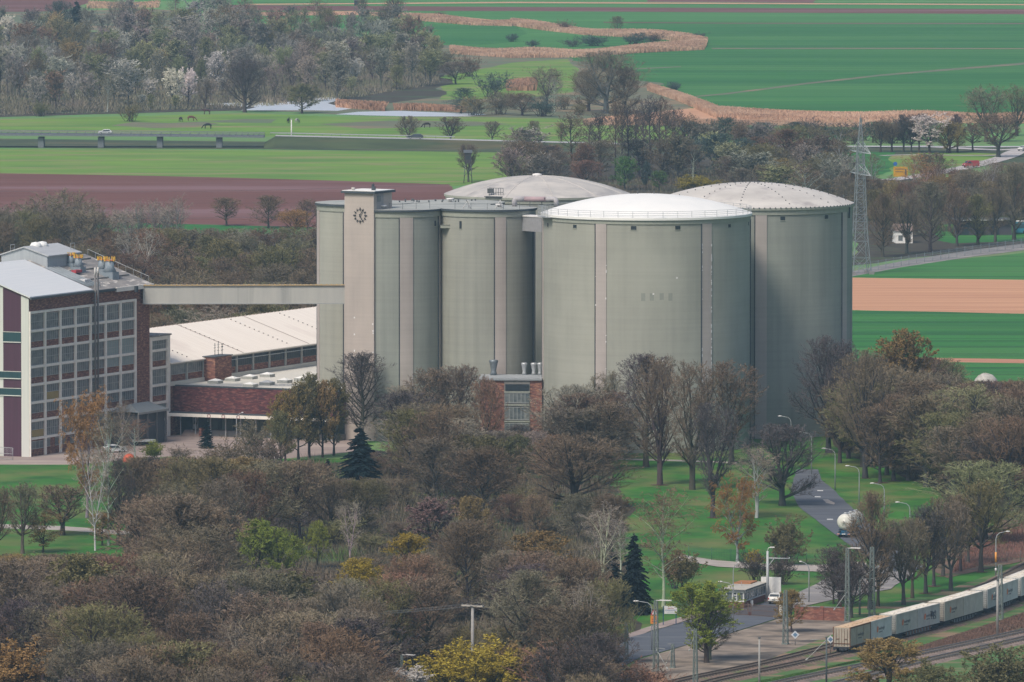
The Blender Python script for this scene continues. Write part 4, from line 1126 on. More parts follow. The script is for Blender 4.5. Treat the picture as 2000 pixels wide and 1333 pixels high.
def pole(label, px, pyb, pyt, r=.17, cat="pole", name="concrete_mast", mt=None, arm=None, grp="plain masts along the railway"):
    c = G(px, pyb); h = (pyb-pyt)/S(pyb)
    t = thing(name, label, cat, c, 0, grp)
    m = MB(); m.tube([(0,0,-.1),(0,0,h)], [r,r*.75], 10); m.build("shaft", mt or M_cmast, t)
    m = MB(); m.box(-r*1.1,r*1.1,-r*1.1,r*1.1,h,h+.12); m.build("cap", M_dsteel, t)
    if arm: cant(t, h-.3, *arm)
    return t, h
pole("grey round mast at the bottom edge between the track and the lot", 1483, 1350, 1246)
pole("dark mast with slanting cantilever just left of the train's tail", 1614, 1345, 1245, .15, mt=plain("dark_mast",(.09,.11,.12),.8), arm=(-2.6,-1.0))
pole("concrete mast standing against the train near the right edge", 1948, 1243, 1133, .2)
pole("grey mast with long cantilever in front of the lone lawn trees", 1679, 1203, 1127, .17, mt=M_mast, arm=(2.5,-.8,1.0))
t, h = pole("concrete utility pole with weathered crossbar above the yellow bushes", 923, 1338, 1184, .27, "utility pole", "utility_pole", None, None, None)
m = MB(); m.obox((0,0,h+.12), (1.5,-.9,0), (.12,.2,0), (0,0,.1)); cb = m.build("crossbar", plain("weathered_wood",(.46,.42,.37),.9), t)
m = MB()
for k in (-1,-.5,.5,1): m.lathe([(.05,h+.2),(.08,h+.3),(.03,h+.42)], 8, cx=1.4*k, cy=-.84*k)
m.build("insulator", M_dsteel, cb)
m = MB(); b0 = G(923,1338)+Vector((0,0,h+.3))
for k in (-1,-.5,.5,1):
    p0 = b0+Vector((1.4*k,-.84*k,0)); p1 = p0+Vector((-62,14,-1.0)); m.tube([p0.lerp(p1,j/16)-Vector((0,0,1.9*4*(j/16)*(1-j/16))) for j in range(17)], .018, 4)
tag(m.build("overhead_wire", plain("wire_grey",(.16,.17,.18),.6)), "four overhead wires sagging left from the concrete utility pole", "wires")

# street lamps
M_lpole = plain("lamp_pole", (.36,.38,.40), .6, .2)
def lamp(label, px, pyb, pyt, reach=-2.4, r=.09, mt=None, band=False):
    c = G(px, pyb); h = (pyb-pyt)/S(pyb)
    t = thing("street_lamp", label, "street lamp", c, 0, "street lamps of the factory site")
    a = abs(reach); sg = 1 if reach > 0 else -1
    m = MB(); m.tube([(0,0,0),(0,0,h*.55),(0,0,h-1.1),(sg*.18,0,h-.55),(sg*.6,0,h-.2),(sg*a*.72,0,h)], [r*1.2,r,r*.8,r*.7,r*.6,r*.5], 8); m.build("pole", mt or M_lpole, t)
    m = MB(); x0, x1 = sorted((sg*a*.68, sg*a)); 
    m.lathe([(.02,-.45),(.15,-.3),(.19,.05),(.14,.35),(.02,.45)], 10)
    hd = MB(); 
    vs = [((x0+x1)/2+v[2]*(x1-x0)/.9*1.0, v[0]*.9, h+.03+v[1]*.6) for v in m.v]
    hd.add(vs, m.f, 0, True); hd.build("lamp_head", M_spall, t)
    if band:
        m = MB(); m.tube([(0,0,h*.33),(0,0,h*.55)], r*1.7, 8); m.build("orange_band", plain("band_orange",(.75,.33,.08),.6), t)
        m = MB(); m.tube([(0,0,h*.14),(0,0,h*.2)], r*1.7, 8); m.build("white_band", M_spall, t)
    return t
lamp("curved street lamp on the lawn, rearmost of the three right of the factory road", 1631, 958, 876)
lamp("curved street lamp on the lawn, middle of the three right of the factory road", 1678, 995, 910)
lamp("curved street lamp on the lawn, nearest of the three right of the road", 1727, 1028, 944)
lamp("street lamp whose white head shows between the dark right-hand trees", 1777, 1066, 981)
lamp("street lamp showing only its head against the right rear silo", 1545, 895, 813)
lamp("street lamp half hidden in the dark tree in front of the right silo", 1585, 928, 844)
lamp("curved lamp with warning triangle beside the gate road", 1273, 1272, 1174, -2.7)
lamp("tall thin lamp post at the kerb before the iron gate", 1432, 1238, 1098, .9, .08)
lamp("lamp with orange band between train and trees at right", 1945, 1128, 1038, 2.2, .1, None, True)
lamp("curved lamp rising behind the yellow-green willow beside the gatehouse", 1432, 1222, 1136, -2.3)
lamp("lamp whose white head floats above the shrubs right of the gatehouse mast", 1580, 1178, 1097, -1.5)
lamp("curved white lamp in front of the dark loading dock", 462, 868, 806, 1.3)
t = lat_mast("thin lamp mast with flat white lamp at the bottom edge among blossom", 785, 1346, 1279, .2, None, 2.0)
# signs on the lamp by the gate road
cS = G(1273,1272)
ws = thing("warning_sign", "red-bordered warning triangle above an orange plate on the curved lamp", "sign", cS+Vector((0,-.25,0)), 0)
m = MB(); zt = (1272-1201)/S(1272); m.add([(-.2,0,zt),(.95,0,zt),(.38,0,zt+1.1),(-.2,.04,zt),(.95,.04,zt),(.38,.04,zt+1.1)],[(0,1,2),(5,4,3),(0,3,4,1),(1,4,5,2),(2,5,3,0)]); tr = m.build("triangle", plain("sign_red2",(.52,.07,.06),.5), ws)
m = MB(); m.add([(.0,-.01,zt+.12),(.75,-.01,zt+.12),(.38,-.01,zt+.83)],[(0,1,2)]); m.build("triangle_face", M_spall, tr)
m = MB(); m.box(-.2,.95,0,.05,zt-1.25,zt-.08); op = m.build("orange_plate", plain("plate_orange",(.70,.26,.05),.5), ws)
m = MB(); m.box(.0,.75,-.02,-.002,zt-.95,zt-.8); m.box(.0,.6,-.02,-.002,zt-.65,zt-.5); m.build("plate_marks", plain("plate_red",(.45,.10,.04),.5), op)
# company board
cB_ = G(1310,1222); sB_ = S(1222)
bd = thing("company_board", "white company board on blue posts at the lawn edge by the gate road", "sign", cB_, math.radians(4))
zb0 = (1222-1199)/sB_; zb1 = (1222-1183.5)/sB_
m = MB(); m.box(-.95,.95,-.05,.05,zb0,zb1); bp = m.build("board", plain("board_white",(.70,.70,.69),.5), bd)
for x in (-1.1,.8):
    m = MB(); m.box(x-.06,x+.06,.055,.16,0,zb1); m.build("post", plain("post_blue",(.02,.06,.14),.6), bd)
me = text_mesh("SÜDZUCKER", .27); me.materials.append(plain("board_blue",(.05,.14,.32),.5))
o = bpy.data.objects.new("lettering", me); COL.objects.link(o); o.parent = bp; o.location = (-.82,-.06,zb0+.42); o.rotation_euler = (math.pi/2,0,0)
m = MB(); m.tube([(-.45+.9*k/10,-.07,zb0+.72+.14*math.sin(math.pi*k/10)) for k in range(11)], .03, 4); m.build("red_arc", plain("board_red",(.45,.06,.05),.5), bp)
m = MB(); m.box(-.6,.6,-.06,-.052,zb0+.2,zb0+.24); m.build("underline", plain("board_teal",(.25,.42,.42),.5), bp)
for px, pyb, pyt, lb in ((1553,1262,1240,"small blue and white diamond signal board on the bare lot"),(1622,1278,1249,"diamond signal board beside the train's rusty tail container"),):
    c = G(px, pyb); h = (pyb-pyt)/S(pyb)
    t = thing("signal_board", lb, "sign", c, 0)
    m = MB(); m.tube([(0,0,0),(0,0,h)], .05, 6); m.build("post", M_dsteel, t)
    m = MB(); m.obox((0,-.07,h), (.3,0,.3), (0,.02,0), (-.3,0,.3)); p_ = m.build("plate", plain("signal_white",(.62,.66,.72),.5), t)
    m = MB(); m.obox((0,-.1,h), (.17,0,.17), (0,.005,0), (-.17,0,.17)); m.build("plate_face", plain("signal_blue",(.14,.24,.38),.5), p_)

# ------------------------------------------------------------------ gatehouse, mast, gate, wall, fence
cg = G(1453,1188.5); rzG = math.atan2(12.0, 3.5)
GH = thing("gatehouse", "small flat-roofed gatehouse with white glazed band over brick base", "gatehouse", cg, rzG)
# local x runs back along the glazed front, y to the left
Lg, Wg, Hg = 13.0, 3.6, 2.75
M_gw = plain("gatehouse_white", (.66,.66,.66), .6); M_gg = mat("gatehouse_glass", (.09,.11,.13), (.16,.18,.19), 1.5, .2, spec=.6)
m = MB(); m.box(0,Lg,0,Wg,0,.95); m.build("brick_base", mat("orange_red_brick",(.26,.11,.085),(.20,.085,.07),(3,3,8),.9), GH)
m = MB(); m.box(-.05,Lg,-.05,Wg+.05,.952,1.08); m.box(.0,Lg,0,Wg,1.08,1.12); m.build("sill", M_gw, GH)
m = MB(); m.box(.06,Lg-.06,.06,Wg-.06,1.12,2.35); m.build("window_glass", M_gg, GH)
m = MB()
for k in range(9): x = k*(Lg-.12)/8; m.box(x,x+.12,-.01,.059,1.12,2.35)
for y in (0,1.0,1.7,2.6,Wg-.12): m.box(-.01,.059,y+.062,y+.17,1.12,2.35)
for z in (1.5,1.9): m.box(-.01,.059,1.18,1.69,z,z+.1)
m.build("mullion", M_gw, GH)
m = MB(); m.box(-.1,Lg,-.1,Wg+.1,2.351,2.62); m.build("fascia", M_gw, GH)
m = MB(); m.box(-.35,Lg+.2,-.4,Wg+.35,2.62,2.8); m.build("roof_edge", M_dsteel, GH)
m = MB(); m.box(-.3,Lg+.15,-.35,Wg+.3,2.802,2.86); m.build("roof", mat("gatehouse_felt",(.48,.45,.40),(.38,.36,.32),(.6,.6,.6),.95,c3=(.3,.29,.27),scale3=(.8,.8,.8),lo3=.6,hi3=.75), GH)
m = MB(); m.box(8.5,12.5,1.2,Wg+.2,2.862,3.05); m.build("rusty_sheet", mat("rusty_sheet",(.42,.18,.07),(.30,.14,.07),1.0), GH)
m = MB(); m.box(Lg-.2,Lg+.05,-2.4,.7,0.4,3.6); m.build("wing_wall", M_gw, GH)
m = MB(); m.box(-.12,-.02,.2,1.0,2.38,2.6); m.build("nameplate", plain("nameplate",(.75,.75,.75),.5), GH)
m = MB(); m.tube([(6,2,2.86),(6,2,3.4)], .04, 5); m.build("roof_vent", M_steel, GH)
cm = G(1499,1176); hm = (1176-1076)/S(1176)
MG = thing("gantry_mast", "tall pale mast with sideways arm and lamp beside the gatehouse", "mast", cm)
m = MB(); m.tube([(0,0,0),(0,0,hm)], [.24,.17], 12); m.build("shaft", plain("mast_pale",(.46,.48,.50),.6), MG)
m = MB(); m.tube([(0,0,hm-1.05),(3.3,0,hm-1.15)], .09, 6); m.tube([(.1,0,hm-2.3),(1.0,0,hm-1.1)], .06, 5); m.tube([(3.3,0,hm-1.2),(3.3,0,hm-.95)], .1, 6); m.build("arm", plain("arm_pale",(.46,.48,.50),.6), MG)
m = MB(); m.tube([(0,0,hm),(.15,0,hm+.5),(.7,0,hm+.6)], .05, 5); m.box(.35,1.05,-.14,.14,hm+.5,hm+.66); m.build("lamp_head", M_spall, MG)
m = MB(); m.box(-.5,.5,-.5,.5,0,.35); m.build("plinth", plain("mast_plinth",(.40,.30,.26),.9), MG)
# iron gate
ga, gb = G(1408,1199.5), G(1521,1207.5)
GT = thing("iron_gate", "brown iron bar gate closing the factory road beside the gatehouse", "gate", (0,0,0))
M_iron = plain("gate_iron", (.13,.085,.07), .7)
d = gb-ga; L = d.length; d.normalize(); m = MB(); nb = int(L/.14)
for k in range(nb+1):
    p = ga+d*(L*k/nb); m.tube([p+Vector((0,0,.12)),p+Vector((0,0,1.75))], .028, 4, sm=False)
for z in (.15,.9,1.7): m.obox((ga+gb)/2+Vector((0,0,z)), d*L/2, Vector((-d.y,d.x,0))*.025, Vector((0,0,.035)))
m.build("bars", M_iron, GT)
for f in (0,.47,.52,1.0):
    p = ga.lerp(gb,f); m = MB(); m.box(p.x-.07,p.x+.07,p.y-.07,p.y+.07,0,1.95); m.build("gate_post", M_iron, GT)
p = ga.lerp(gb,.5); m = MB(); m.box(p.x-.16,p.x+.16,p.y-.2,p.y-.1,.05,.6); m.build("lock_box", plain("lock_red_brown",(.10,.045,.045),.7), GT)
bx = thing("control_post", "slim white control post standing in front of the gatehouse windows", "post", G(1468.5,1186))
m = MB(); m.box(-.2,.2,-.2,.2,.1,1.0); m.build("cabinet", M_gw, bx); m = MB(); m.tube([(0,0,1.0),(0,0,2.1)], .04, 5); m.build("rod", M_steel, bx)
# brick wall
wa, wb = G(1556,1211), G(1649,1214.5)
BW_ = thing("brick_wall", "weathered red brick boundary wall right of the iron gate", "wall", (0,0,0))
M_wall = brick("boundary_brick", (.24,.095,.07), (.15,.068,.058), (.30,.15,.11))
d = wb-wa; L = d.length; d.normalize(); nr = Vector((-d.y,d.x,0))
m = MB(); m.obox((wa+wb)/2+Vector((0,0,1.0)), d*L/2, nr*.14, Vector((0,0,1.0))); m.build("wall", M_wall, BW_)
m = MB(); m.obox((wa+wb)/2+Vector((0,0,2.06)), d*(L/2+.05), nr*.2, Vector((0,0,.055))); m.build("coping", plain("coping_grey",(.22,.21,.21),.9), BW_)
for f in (.0,.54,1.0):
    p = wa.lerp(wb,f); m = MB(); m.obox(p+Vector((0,0,1.08)), d*.26, nr*.24, Vector((0,0,1.08))); m.build("pier", M_wall, BW_)
gpst = thing("gate_pillar", "cracked pale gate pillar between iron gate and forsythia-coloured shrub", "pillar", G(1524,1205)); m = MB(); m.box(-.25,.25,-.25,.25,0,1.9); m.build("shaft", M_roofwhite, gpst); m = MB(); m.box(-.32,.32,-.32,.32,1.9,2.02); m.build("cap", M_dsteel, gpst)

def mesh_fence(label, pts, h, mt, post=3.0, dv=.28, dh=.25, r=.012, name="mesh_fence"):
    t = thing(name, label, "fence", (0,0,0))
    m = MB(); q = MB()
    for i in range(len(pts)-1):
        a, b = pts[i], pts[i+1]; L = (b-a).length; d = (b-a).normalized()
        n = max(1,int(L/post))
        for k in range(n+(i==len(pts)-2)):
            p = a+d*(L*k/n); q.tube([p,p+Vector((0,0,h+.1))], .045, 5)
        for k in range(int(L/dv)):
            p = a+d*(dv*k); m.tube([p+Vector((0,0,.1)),p+Vector((0,0,h))], r, 3, caps=False, sm=False)
        z = .1
        while z <= h+.01:
            m.tube([a+Vector((0,0,z)),b+Vector((0,0,z))], r, 3, caps=False, sm=False); z += dh
    q.build("posts", mt, t); m.build("wire_mesh", mt, t); return t
M_green = plain("fence_green", (.06,.15,.11), .7); M_blue = plain("fence_blue_grey", (.24,.30,.34), .6)
mesh_fence("green wire mesh fence crossing the lawn behind the footpath", pix([(1345,1090),(1390,1095),(1465,1098),(1575,1098),(1690,1092)]), 2.0, M_green)
mesh_fence("brown wire fence in front of the red brush bank at the right edge", pix([(1885,1108),(1940,1103),(2020,1096)]), 1.8, M_dsteel)
mesh_fence("blue-grey mesh fence along the road behind the pylon", pix([(1655,536),(1700,530),(1790,515),(1900,498),(2010,482)]), 2.3, M_blue, 5.5, .9, .5, .022)
cons = thing("construction_fence", "wire construction fence panel before the maroon gable of the factory", "fence", (0,0,0))
a, b = G(-5,897), G(25,899); m = MB()
for k in range(13):
    p = a.lerp(b,k/12); m.tube([p,p+Vector((0,0,2.2))], .05 if k in (0,12) else .02, 4)
for z in (.1,1.1,2.2): m.tube([a+Vector((0,0,z)),b+Vector((0,0,z))], .04, 4)
m.build("panel", M_steel, cons)

# ------------------------------------------------------------------ vehicles
def car(label, loc, rz, L=4.2, W=1.78, H=1.5, paint=(.7,.7,.7), glass=(.03,.04,.05), kind="hatch", cat="car", name="parked_car"):
    t = thing(name, label, cat, loc, rz)
    P = {"hatch":[(0,.35),(0,.78),(.22,.92),(1.0,1.0),(1.65,1.42),(2.2,1.5),(3.5,1.47),(4.05,1.05),(4.2,.85),(4.2,.35)],
         "estate":[(0,.35),(0,.72),(.25,.86),(1.3,.95),(1.95,1.38),(2.6,1.46),(4.0,1.42),(4.5,.98),(4.6,.8),(4.6,.35)],
         "suv":[(0,.42),(0,.85),(.2,1.0),(1.15,1.1),(1.7,1.55),(2.2,1.65),(3.75,1.62),(4.15,1.15),(4.25,.9),(4.25,.42)],
         "van":[(0,.4),(0,1.0),(.3,1.15),(.75,1.3),(1.2,1.95),(1.6,2.0),(4.6,2.0),(4.75,1.9),(4.8,.9),(4.8,.4)]}[kind]
    hx = max(p[0] for p in P); hz = max(p[1] for p in P); P = [(L/2-x*L/hx, z*H/hz) for x, z in P]
    belt = .60*H
    def wy(z): return W/2 if z <= belt+.05 else W/2*(1-.20*(z-belt)/(H-belt))
    n = len(P); vs = [(x,-wy(z),z) for x,z in P]+[(x,wy(z),z) for x,z in P]
    m = MB(); m.add(vs, [tuple(range(n)), tuple(reversed(range(n,2*n)))]+[(i,n+i,n+(i+1)%n,(i+1)%n) for i in range(n)])
    m.build("body", plain("car_paint_"+label[:12].replace(" ","_"), paint, .25, 0, .6), t)
    gm = plain("car_glass", glass, .12, 0, .7)
    xs = [P[3],P[4],P[6],P[7]]
    def sh(a,b,f): return (a[0]+(b[0]-a[0])*f, a[1]+(b[1]-a[1])*f)
    w0, w1 = sh(xs[0],xs[1],.12), sh(xs[0],xs[1],.88); r0, r1 = sh(xs[3],xs[2],.15), sh(xs[3],xs[2],.85)
    for sgn in (-1,1):
        m = MB(); q = [(w0[0]-.15,belt+.03),(w1[0]-.15,w1[1]-.05),(r1[0]+.1,r1[1]-.05),(r0[0]+.12,belt+.03)]
        if kind == "van": q = [(w0[0]-.1,belt+.12),(w1[0]-.1,w1[1]-.1),(w1[0]-1.0,w1[1]-.1),(w1[0]-1.0,belt+.12)]
        m.add([(x,sgn*(wy(z)+.015),z) for x,z in q],[(0,1,2,3)]); m.build("side_window", gm, t)
    for nm, a_, b_, o_ in (("windscreen",w0,w1,.02),("rear_window",r0,r1,-.02)):
        if kind == "van" and nm == "rear_window": continue
        m = MB(); m.add([(a_[0]+o_,-wy(a_[1])+.1,a_[1]+.015),(a_[0]+o_,wy(a_[1])-.1,a_[1]+.015),(b_[0]+o_,wy(b_[1])-.08,b_[1]+.015),(b_[0]+o_,-wy(b_[1])+.08,b_[1]+.015)],[(0,1,2,3)]); m.build(nm, gm, t)
    for x in (L/2-.19*L, -L/2+.19*L):
        for y in (-1,1):
            m = MB(); m.tube([(x,y*(W/2-.2),.33),(x,y*(W/2+.02),.33)], .33, 16); w_ = m.build("wheel", plain("tyre",(.02,.02,.022),.8), t)
            m = MB(); m.tube([(x,y*(W/2+.021),.33),(x,y*(W/2+.03),.33)], .19, 12); m.build("rim", M_steel, w_)
    for y in (-1,1):
        m = MB(); m.box(L/2-.02,L/2+.02,y*W*.36-.16,y*W*.36+.16,H*.40,H*.48); m.build("headlight", M_spall, t)
        m = MB(); m.box(-L/2-.02,-L/2+.02,y*W*.44-.09,y*W*.44+.09,H*.48,H*.64); m.build("tail_light", plain("tail_red",(.35,.02,.02),.4), t)
    m = MB(); m.box(-L/2-.025,-L/2+.01,-.27,.27,H*.42,H*.5); m.build("number_plate", M_dark, t)
    m = MB(); m.box(-L/2-.04,-L/2+.06,-W/2+.02,W/2-.02,.25*H,.36*H); m.box(L/2-.06,L/2+.04,-W/2+.02,W/2-.02,.25*H,.36*H); m.build("bumper", plain("bumper_black",(.05,.05,.055),.7), t)
    return t
def rp(px):
    b = roadpt(px, 0).x
    for i in range(len(rl)-1):
        if rl[i].x <= b <= rl[i+1].x:
            f = (b-rl[i].x)/(rl[i+1].x-rl[i].x); return rl[i].lerp(rl[i+1], f)
car("white car parked beside the gatehouse, its back towards the camera", G(1519,1179.5), math.radians(72), 4.3, 1.85, 1.68, (.70,.70,.68), kind="suv")
car("white hatchback driving on the far viaduct", rp(205)+Vector((0,-1.8,0)), math.pi, 4.2, 1.75, 1.55, (.72,.74,.76), name="moving_car")
car("dark estate car on the country road right of the viaduct", rp(811)+Vector((0,-1.8,0)), math.pi, 5.0, 1.85, 1.55, (.06,.07,.085), name="moving_car")
car("red van with pale roof on the curving branch road", G(1896,328.5)+Vector((0,0,Z[0]+.06)), math.radians(205), 4.9, 1.95, 2.1, (.40,.04,.05), kind="van", name="moving_van", cat="van")
car("white car at the road junction on the right edge", G(1999,296)+Vector((0,0,Z[0]+.06)), math.radians(235), 4.3, 1.8, 1.6, (.72,.72,.70), kind="suv", name="moving_car")
car("white car half hidden by birches before the factory", G(224,884), math.radians(20), 4.3, 1.78, 1.48, (.60,.62,.64))
# red van's white roof rack sits on it
# tank lorry on the factory road
tl = G(1648,1052.0)+Vector((0,0,Z[0]+.01)); dirl = (G(1720,1100)-G(1610,1010)); rzl = math.atan2(G(1600,990).y-G(1690,1062).y, G(1600,990).x-G(1690,1062).x)
TT = thing("tank_trailer", "white round-ended tank trailer with blue chassis on the factory road", "tank lorry", tl, math.radians(72))
M_tank = mat("tank_white", (.66,.65,.60), (.58,.57,.53), (.8,.8,.8), .4)
m = MB(); pr = [(.05,0),(.7,.08),(1.1,.25),(1.3,.55),(1.34,.9),(1.34,7.6),(1.3,7.95),(1.1,8.25),(.7,8.42),(.05,8.5)]
vs = []; n = 28
for r, x in pr:
    for k in range(n): a = 2*math.pi*k/n; vs.append((x, r*math.cos(a), 2.55+r*math.sin(a)))
m.add(vs, [(i*n+k,i*n+(k+1)%n,(i+1)*n+(k+1)%n,(i+1)*n+k) for i in range(len(pr)-1) for k in range(n)]+[tuple(range(n))], 0, True); m.build("tank", M_tank, TT)
m = MB(); 
for x in (1.2,4.2,7.2): m.lathe([(.32,3.85),(.32,4.05),(.02,4.08)], 14, cx=x, cy=0)
m.box(.6,8,-.35,.35,3.86,3.9); m.build("manhole_walkway", M_steel, TT)
m = MB()
for k in range(25):
    a = math.radians(0+k*180/24); 
for x in (2.6,5.6): m.tube([(x,1.36*math.cos(2*math.pi*k/28),2.55+1.36*math.sin(2*math.pi*k/28)) for k in range(29)], .035, 4)
m.build("tank_band", M_steel, TT)
m = MB(); m.box(.1,8.6,-.5,.5,.85,1.15); m.box(-.1,.1,-1.2,1.2,.5,.8); m.box(1.0,7,-1.25,-1.1,.55,.85); m.build("chassis", plain("chassis_blue",(.02,.10,.19),.5), TT)
m = MB()
for x in (.5,1.6,2.9): 
    m.box(x,x+.3,-1.0,1.0,1.1,1.4)
m.build("cradle", plain("chassis_dark",(.03,.05,.07),.6), TT)
for x in (1.2,2.45,3.7,7.6):
    for y in (-1.0,1.0):
        m = MB(); m.tube([(x,y-.17,.5),(x,y+.17,.5)], .5, 16); m.build("wheel", plain("tyre_big",(.02,.02,.022),.9), TT)
for y in (-1,1):
    m = MB(); m.box(-.16,-.1,y*.9-.22,y*.9+.22,.55,.72); m.build("tail_light", plain("tail_pale",(.6,.3,.28),.4), TT)
m = MB(); m.box(-.15,-.1,-.3,.3,.55,.68); m.build("number_plate", M_spall, TT)
# blue vehicle at the far right
bus = thing("blue_bus", "blue coach at the right edge behind the roadside trees", "bus", G(1984,457), math.radians(4))
m = MB(); m.box(0,11.5,-1.25,1.25,.35,3.2); m.build("body", plain("bus_blue",(.05,.24,.36),.4), bus)
m = MB(); m.box(.3,11.2,-1.28,-1.251,1.5,2.7); m.build("side_window", plain("bus_glass",(.05,.10,.13),.2), bus)
m = MB(); m.box(-.05,11.5,-1.3,1.3,3.2,3.4); m.build("roof", M_spall, bus)
for x in (2.2,8.8):
    m = MB(); m.tube([(x,-1.3,.5),(x,-1.0,.5)], .5, 14); m.build("wheel", plain("tyre_bus",(.02,.02,.022),.9), bus)
# far buildings
sh_ = thing("dark_shed", "long dark low shed behind the roadside trees at right", "shed", G(1868,460), math.radians(3))
m = MB(); m.box(0,14.5,0,8,0,3.9); m.build("wall", plain("shed_dark",(.075,.07,.085),.9), sh_)
m = MB(); m.box(-.6,15.1,-1.2,8.3,3.9,4.15); m.build("roof", M_dsteel, sh_)
for x in (1,5,9): 
    m = MB(); m.box(x,x+2.2,-.05,0,.1,2.6); m.build("door", M_dark, sh_)
for x, w in ((1.0,3.0),(6,2.2),(10.2,2.2)):
    m = MB(); m.box(x,x+w,-1.24,-1.2,3.92,4.1); m.build("fascia_board", M_spall, sh_)
wh = thing("white_house", "small white building with windows glimpsed through bare trees right of pylon", "house", G(1750,476), math.radians(5))
m = MB(); m.box(0,4.3,0,7,0,3.2); m.build("wall", M_white, wh)
m = MB(); m.add([(-.3,-.3,3.2),(4.6,-.3,3.2),(4.6,7.3,3.2),(-.3,7.3,3.2),(-.3,3.5,4.9),(4.6,3.5,4.9)],[(0,1,5,4),(2,3,4,5),(0,4,3),(1,2,5),(0,3,2,1)]); m.build("roof", plain("house_roof",(.22,.16,.14),.9), wh)
for x in (.6,2.6):
    for z in (.7,): 
        m = MB(); m.box(x,x+1.1,-.05,0,z,z+1.4); m.build("window", M_glass, wh)
# direction sign, blue disc
ds = thing("direction_sign", "big yellow road direction sign beyond the right silo dome", "sign", G(1759,352), math.radians(6))
m = MB(); m.box(-2.1,2.1,-.05,.05,1.0,3.9); dp = m.build("panel", plain("road_sign_yellow",(.60,.32,.02),.5), ds)
m = MB(); m.box(-1.6,1.2,-.07,-.052,3.1,3.3); m.box(-1.6,.6,-.07,-.052,2.3,2.5); m.box(1.3,1.7,-.07,-.052,1.4,3.2); m.build("sign_marks", M_dsteel, dp)
for x in (-1.5,1.5):
    m = MB(); m.tube([(x,.1,0),(x,.1,3.8)], .07, 6); m.build("post", M_steel, ds)
bs = thing("blue_sign", "small round blue sign on a post near the yellow direction sign", "sign", G(1748.5,345))
m = MB(); m.tube([(0,0,0),(0,0,3.6)], .05, 6); m.build("post", M_steel, bs)
m = MB(); m.tube([(0,-.06,3.7),(0,-.1,3.7)], .6, 16); m.build("disc", plain("sign_blue",(.03,.12,.40),.5), bs)
hp = thing("white_marker_mast", "thin white post at the end of the viaduct in the pasture", "post", rp(568)+Vector((0,6,-3.4)))
m = MB(); m.tube([(0,0,0),(0,0,8.2)], .18, 8); m.build("shaft", M_spall, hp); m = MB(); m.box(-.25,.25,-.2,.2,8.2,8.5); m.build("cap", M_steel, hp)
for px, py, w, h, lb in ((1390,46,0,0,""),):
    pass
def hide(label, px, pyb, h):
    t = thing("hunting_stand", label, "hunting stand", G(px,pyb))
    m = MB()
    for sx in (-1,1):
        for sy in (-1,1): m.tube([(sx*1.2,sy*1.2,0),(sx*.8,sy*.8,h*.6)], .12, 5)
    m.tube([(-1.1,-1.1,h*.2),(1.0,-1.0,h*.5)], .07, 4); m.tube([(1.1,-1.1,h*.2),(-1.0,-1.0,h*.5)], .07, 4); m.build("legs", M_dsteel, t)
    m = MB(); m.box(-1,1,-1,1,h*.6,h*.92); m.build("cabin", plain("weathered_boards",(.06,.055,.06),.9), t)
    m = MB(); m.add([(-1.3,-1.3,h*.92),(1.3,-1.3,h*.92),(1.3,1.3,h),(-1.3,1.3,h),(-1.3,-1.3,h*.92+.1),(1.3,-1.3,h*.92+.1),(1.3,1.3,h+.1),(-1.3,1.3,h+.1)],[(0,3,2,1),(4,5,6,7),(0,1,5,4),(1,2,6,5),(2,3,7,6),(3,0,4,7)]); m.build("roof", M_dsteel, t)
    m = MB(); m.box(-.6,.6,-1.03,-1.0,h*.72,h*.84); m.build("window", M_dark, t)
hide("wooden hunting stand on legs beside the lone tree before the dome", 914, 358, 9.5)
hide("small hunting stand beside a far tree at the top of the fields", 696, 29, 7)
# mound and tarpaulin
def heap(name, label, cat, px, py, rx, ry, h, m_, seed):
    random.seed(seed); mb = MB(); n = 20
    prof = [(1,0),(.96,.3),(.85,.6),(.62,.85),(.3,.97),(.02,1)]
    vs = []
    for r, z in prof:
        for k in range(n):
            a = 2*math.pi*k/n; q = 1+random.uniform(-.09,.09); vs.append((rx*r*math.cos(a)*q, ry*r*math.sin(a)*q, h*z*(1+random.uniform(-.06,.06))))
    mb.add(vs, [(i*n+k,i*n+(k+1)%n,(i+1)*n+(k+1)%n,(i+1)*n+k) for i in range(len(prof)-1) for k in range(n)]+[tuple((len(prof)-1)*n+k for k in range(n))], 0, True)
    o = mb.build(name, m_); o.location = G(px,py); return tag(o, label, cat)
heap("tarpaulin_mound", "white tarpaulin-covered mound at the field edge on the right", "mound", 1925, 757, 2.5, 3.4, 2.8, mat('dirty_tarpaulin',(.52,.50,.46),(.36,.34,.31),1.2), 1)
heap("orange_cover", "orange sheet-covered machine behind the birches before the factory", "cover", 252, 903, 1.2, 1.4, 1.5, plain("orange_sheet",(.50,.10,.05),.7), 2)
ft = thing("flat_trailer", "flat pale trailer parked before the factory's brick end strip", "trailer", G(281,871), math.radians(4))
m = MB(); m.box(-2.1,2.1,-1,1,.8,1.15); m.build("bed", plain("trailer_grey",(.36,.39,.40),.6), ft); m = MB()
for x in (-1,1): m.tube([(x,-.9,.4),(x,.9,.4)], .38, 12)
m.build("wheel", plain("tyre_tr",(.02,.02,.02),.9), ft)
mk = thing("bee_house", "grey-white box with red mark standing by the forecourt trees", "cabinet", G(1645,1178))
m = MB(); m.box(-.75,.75,-.4,.4,.6,3.6); m.build("body", mat("peeling_white",(.55,.54,.55),(.36,.36,.38),3.0,.9), mk); m = MB(); m.box(-.95,.95,-.6,.6,3.6,3.85); m.build("roof", M_spall, mk)
m = MB(); m.add([(-.4,-.42,3.2),(0,-.42,2.4),(.4,-.42,3.2)],[(0,1,2)]); m.build("red_mark", plain("mark_red",(.45,.10,.10),.6), mk)
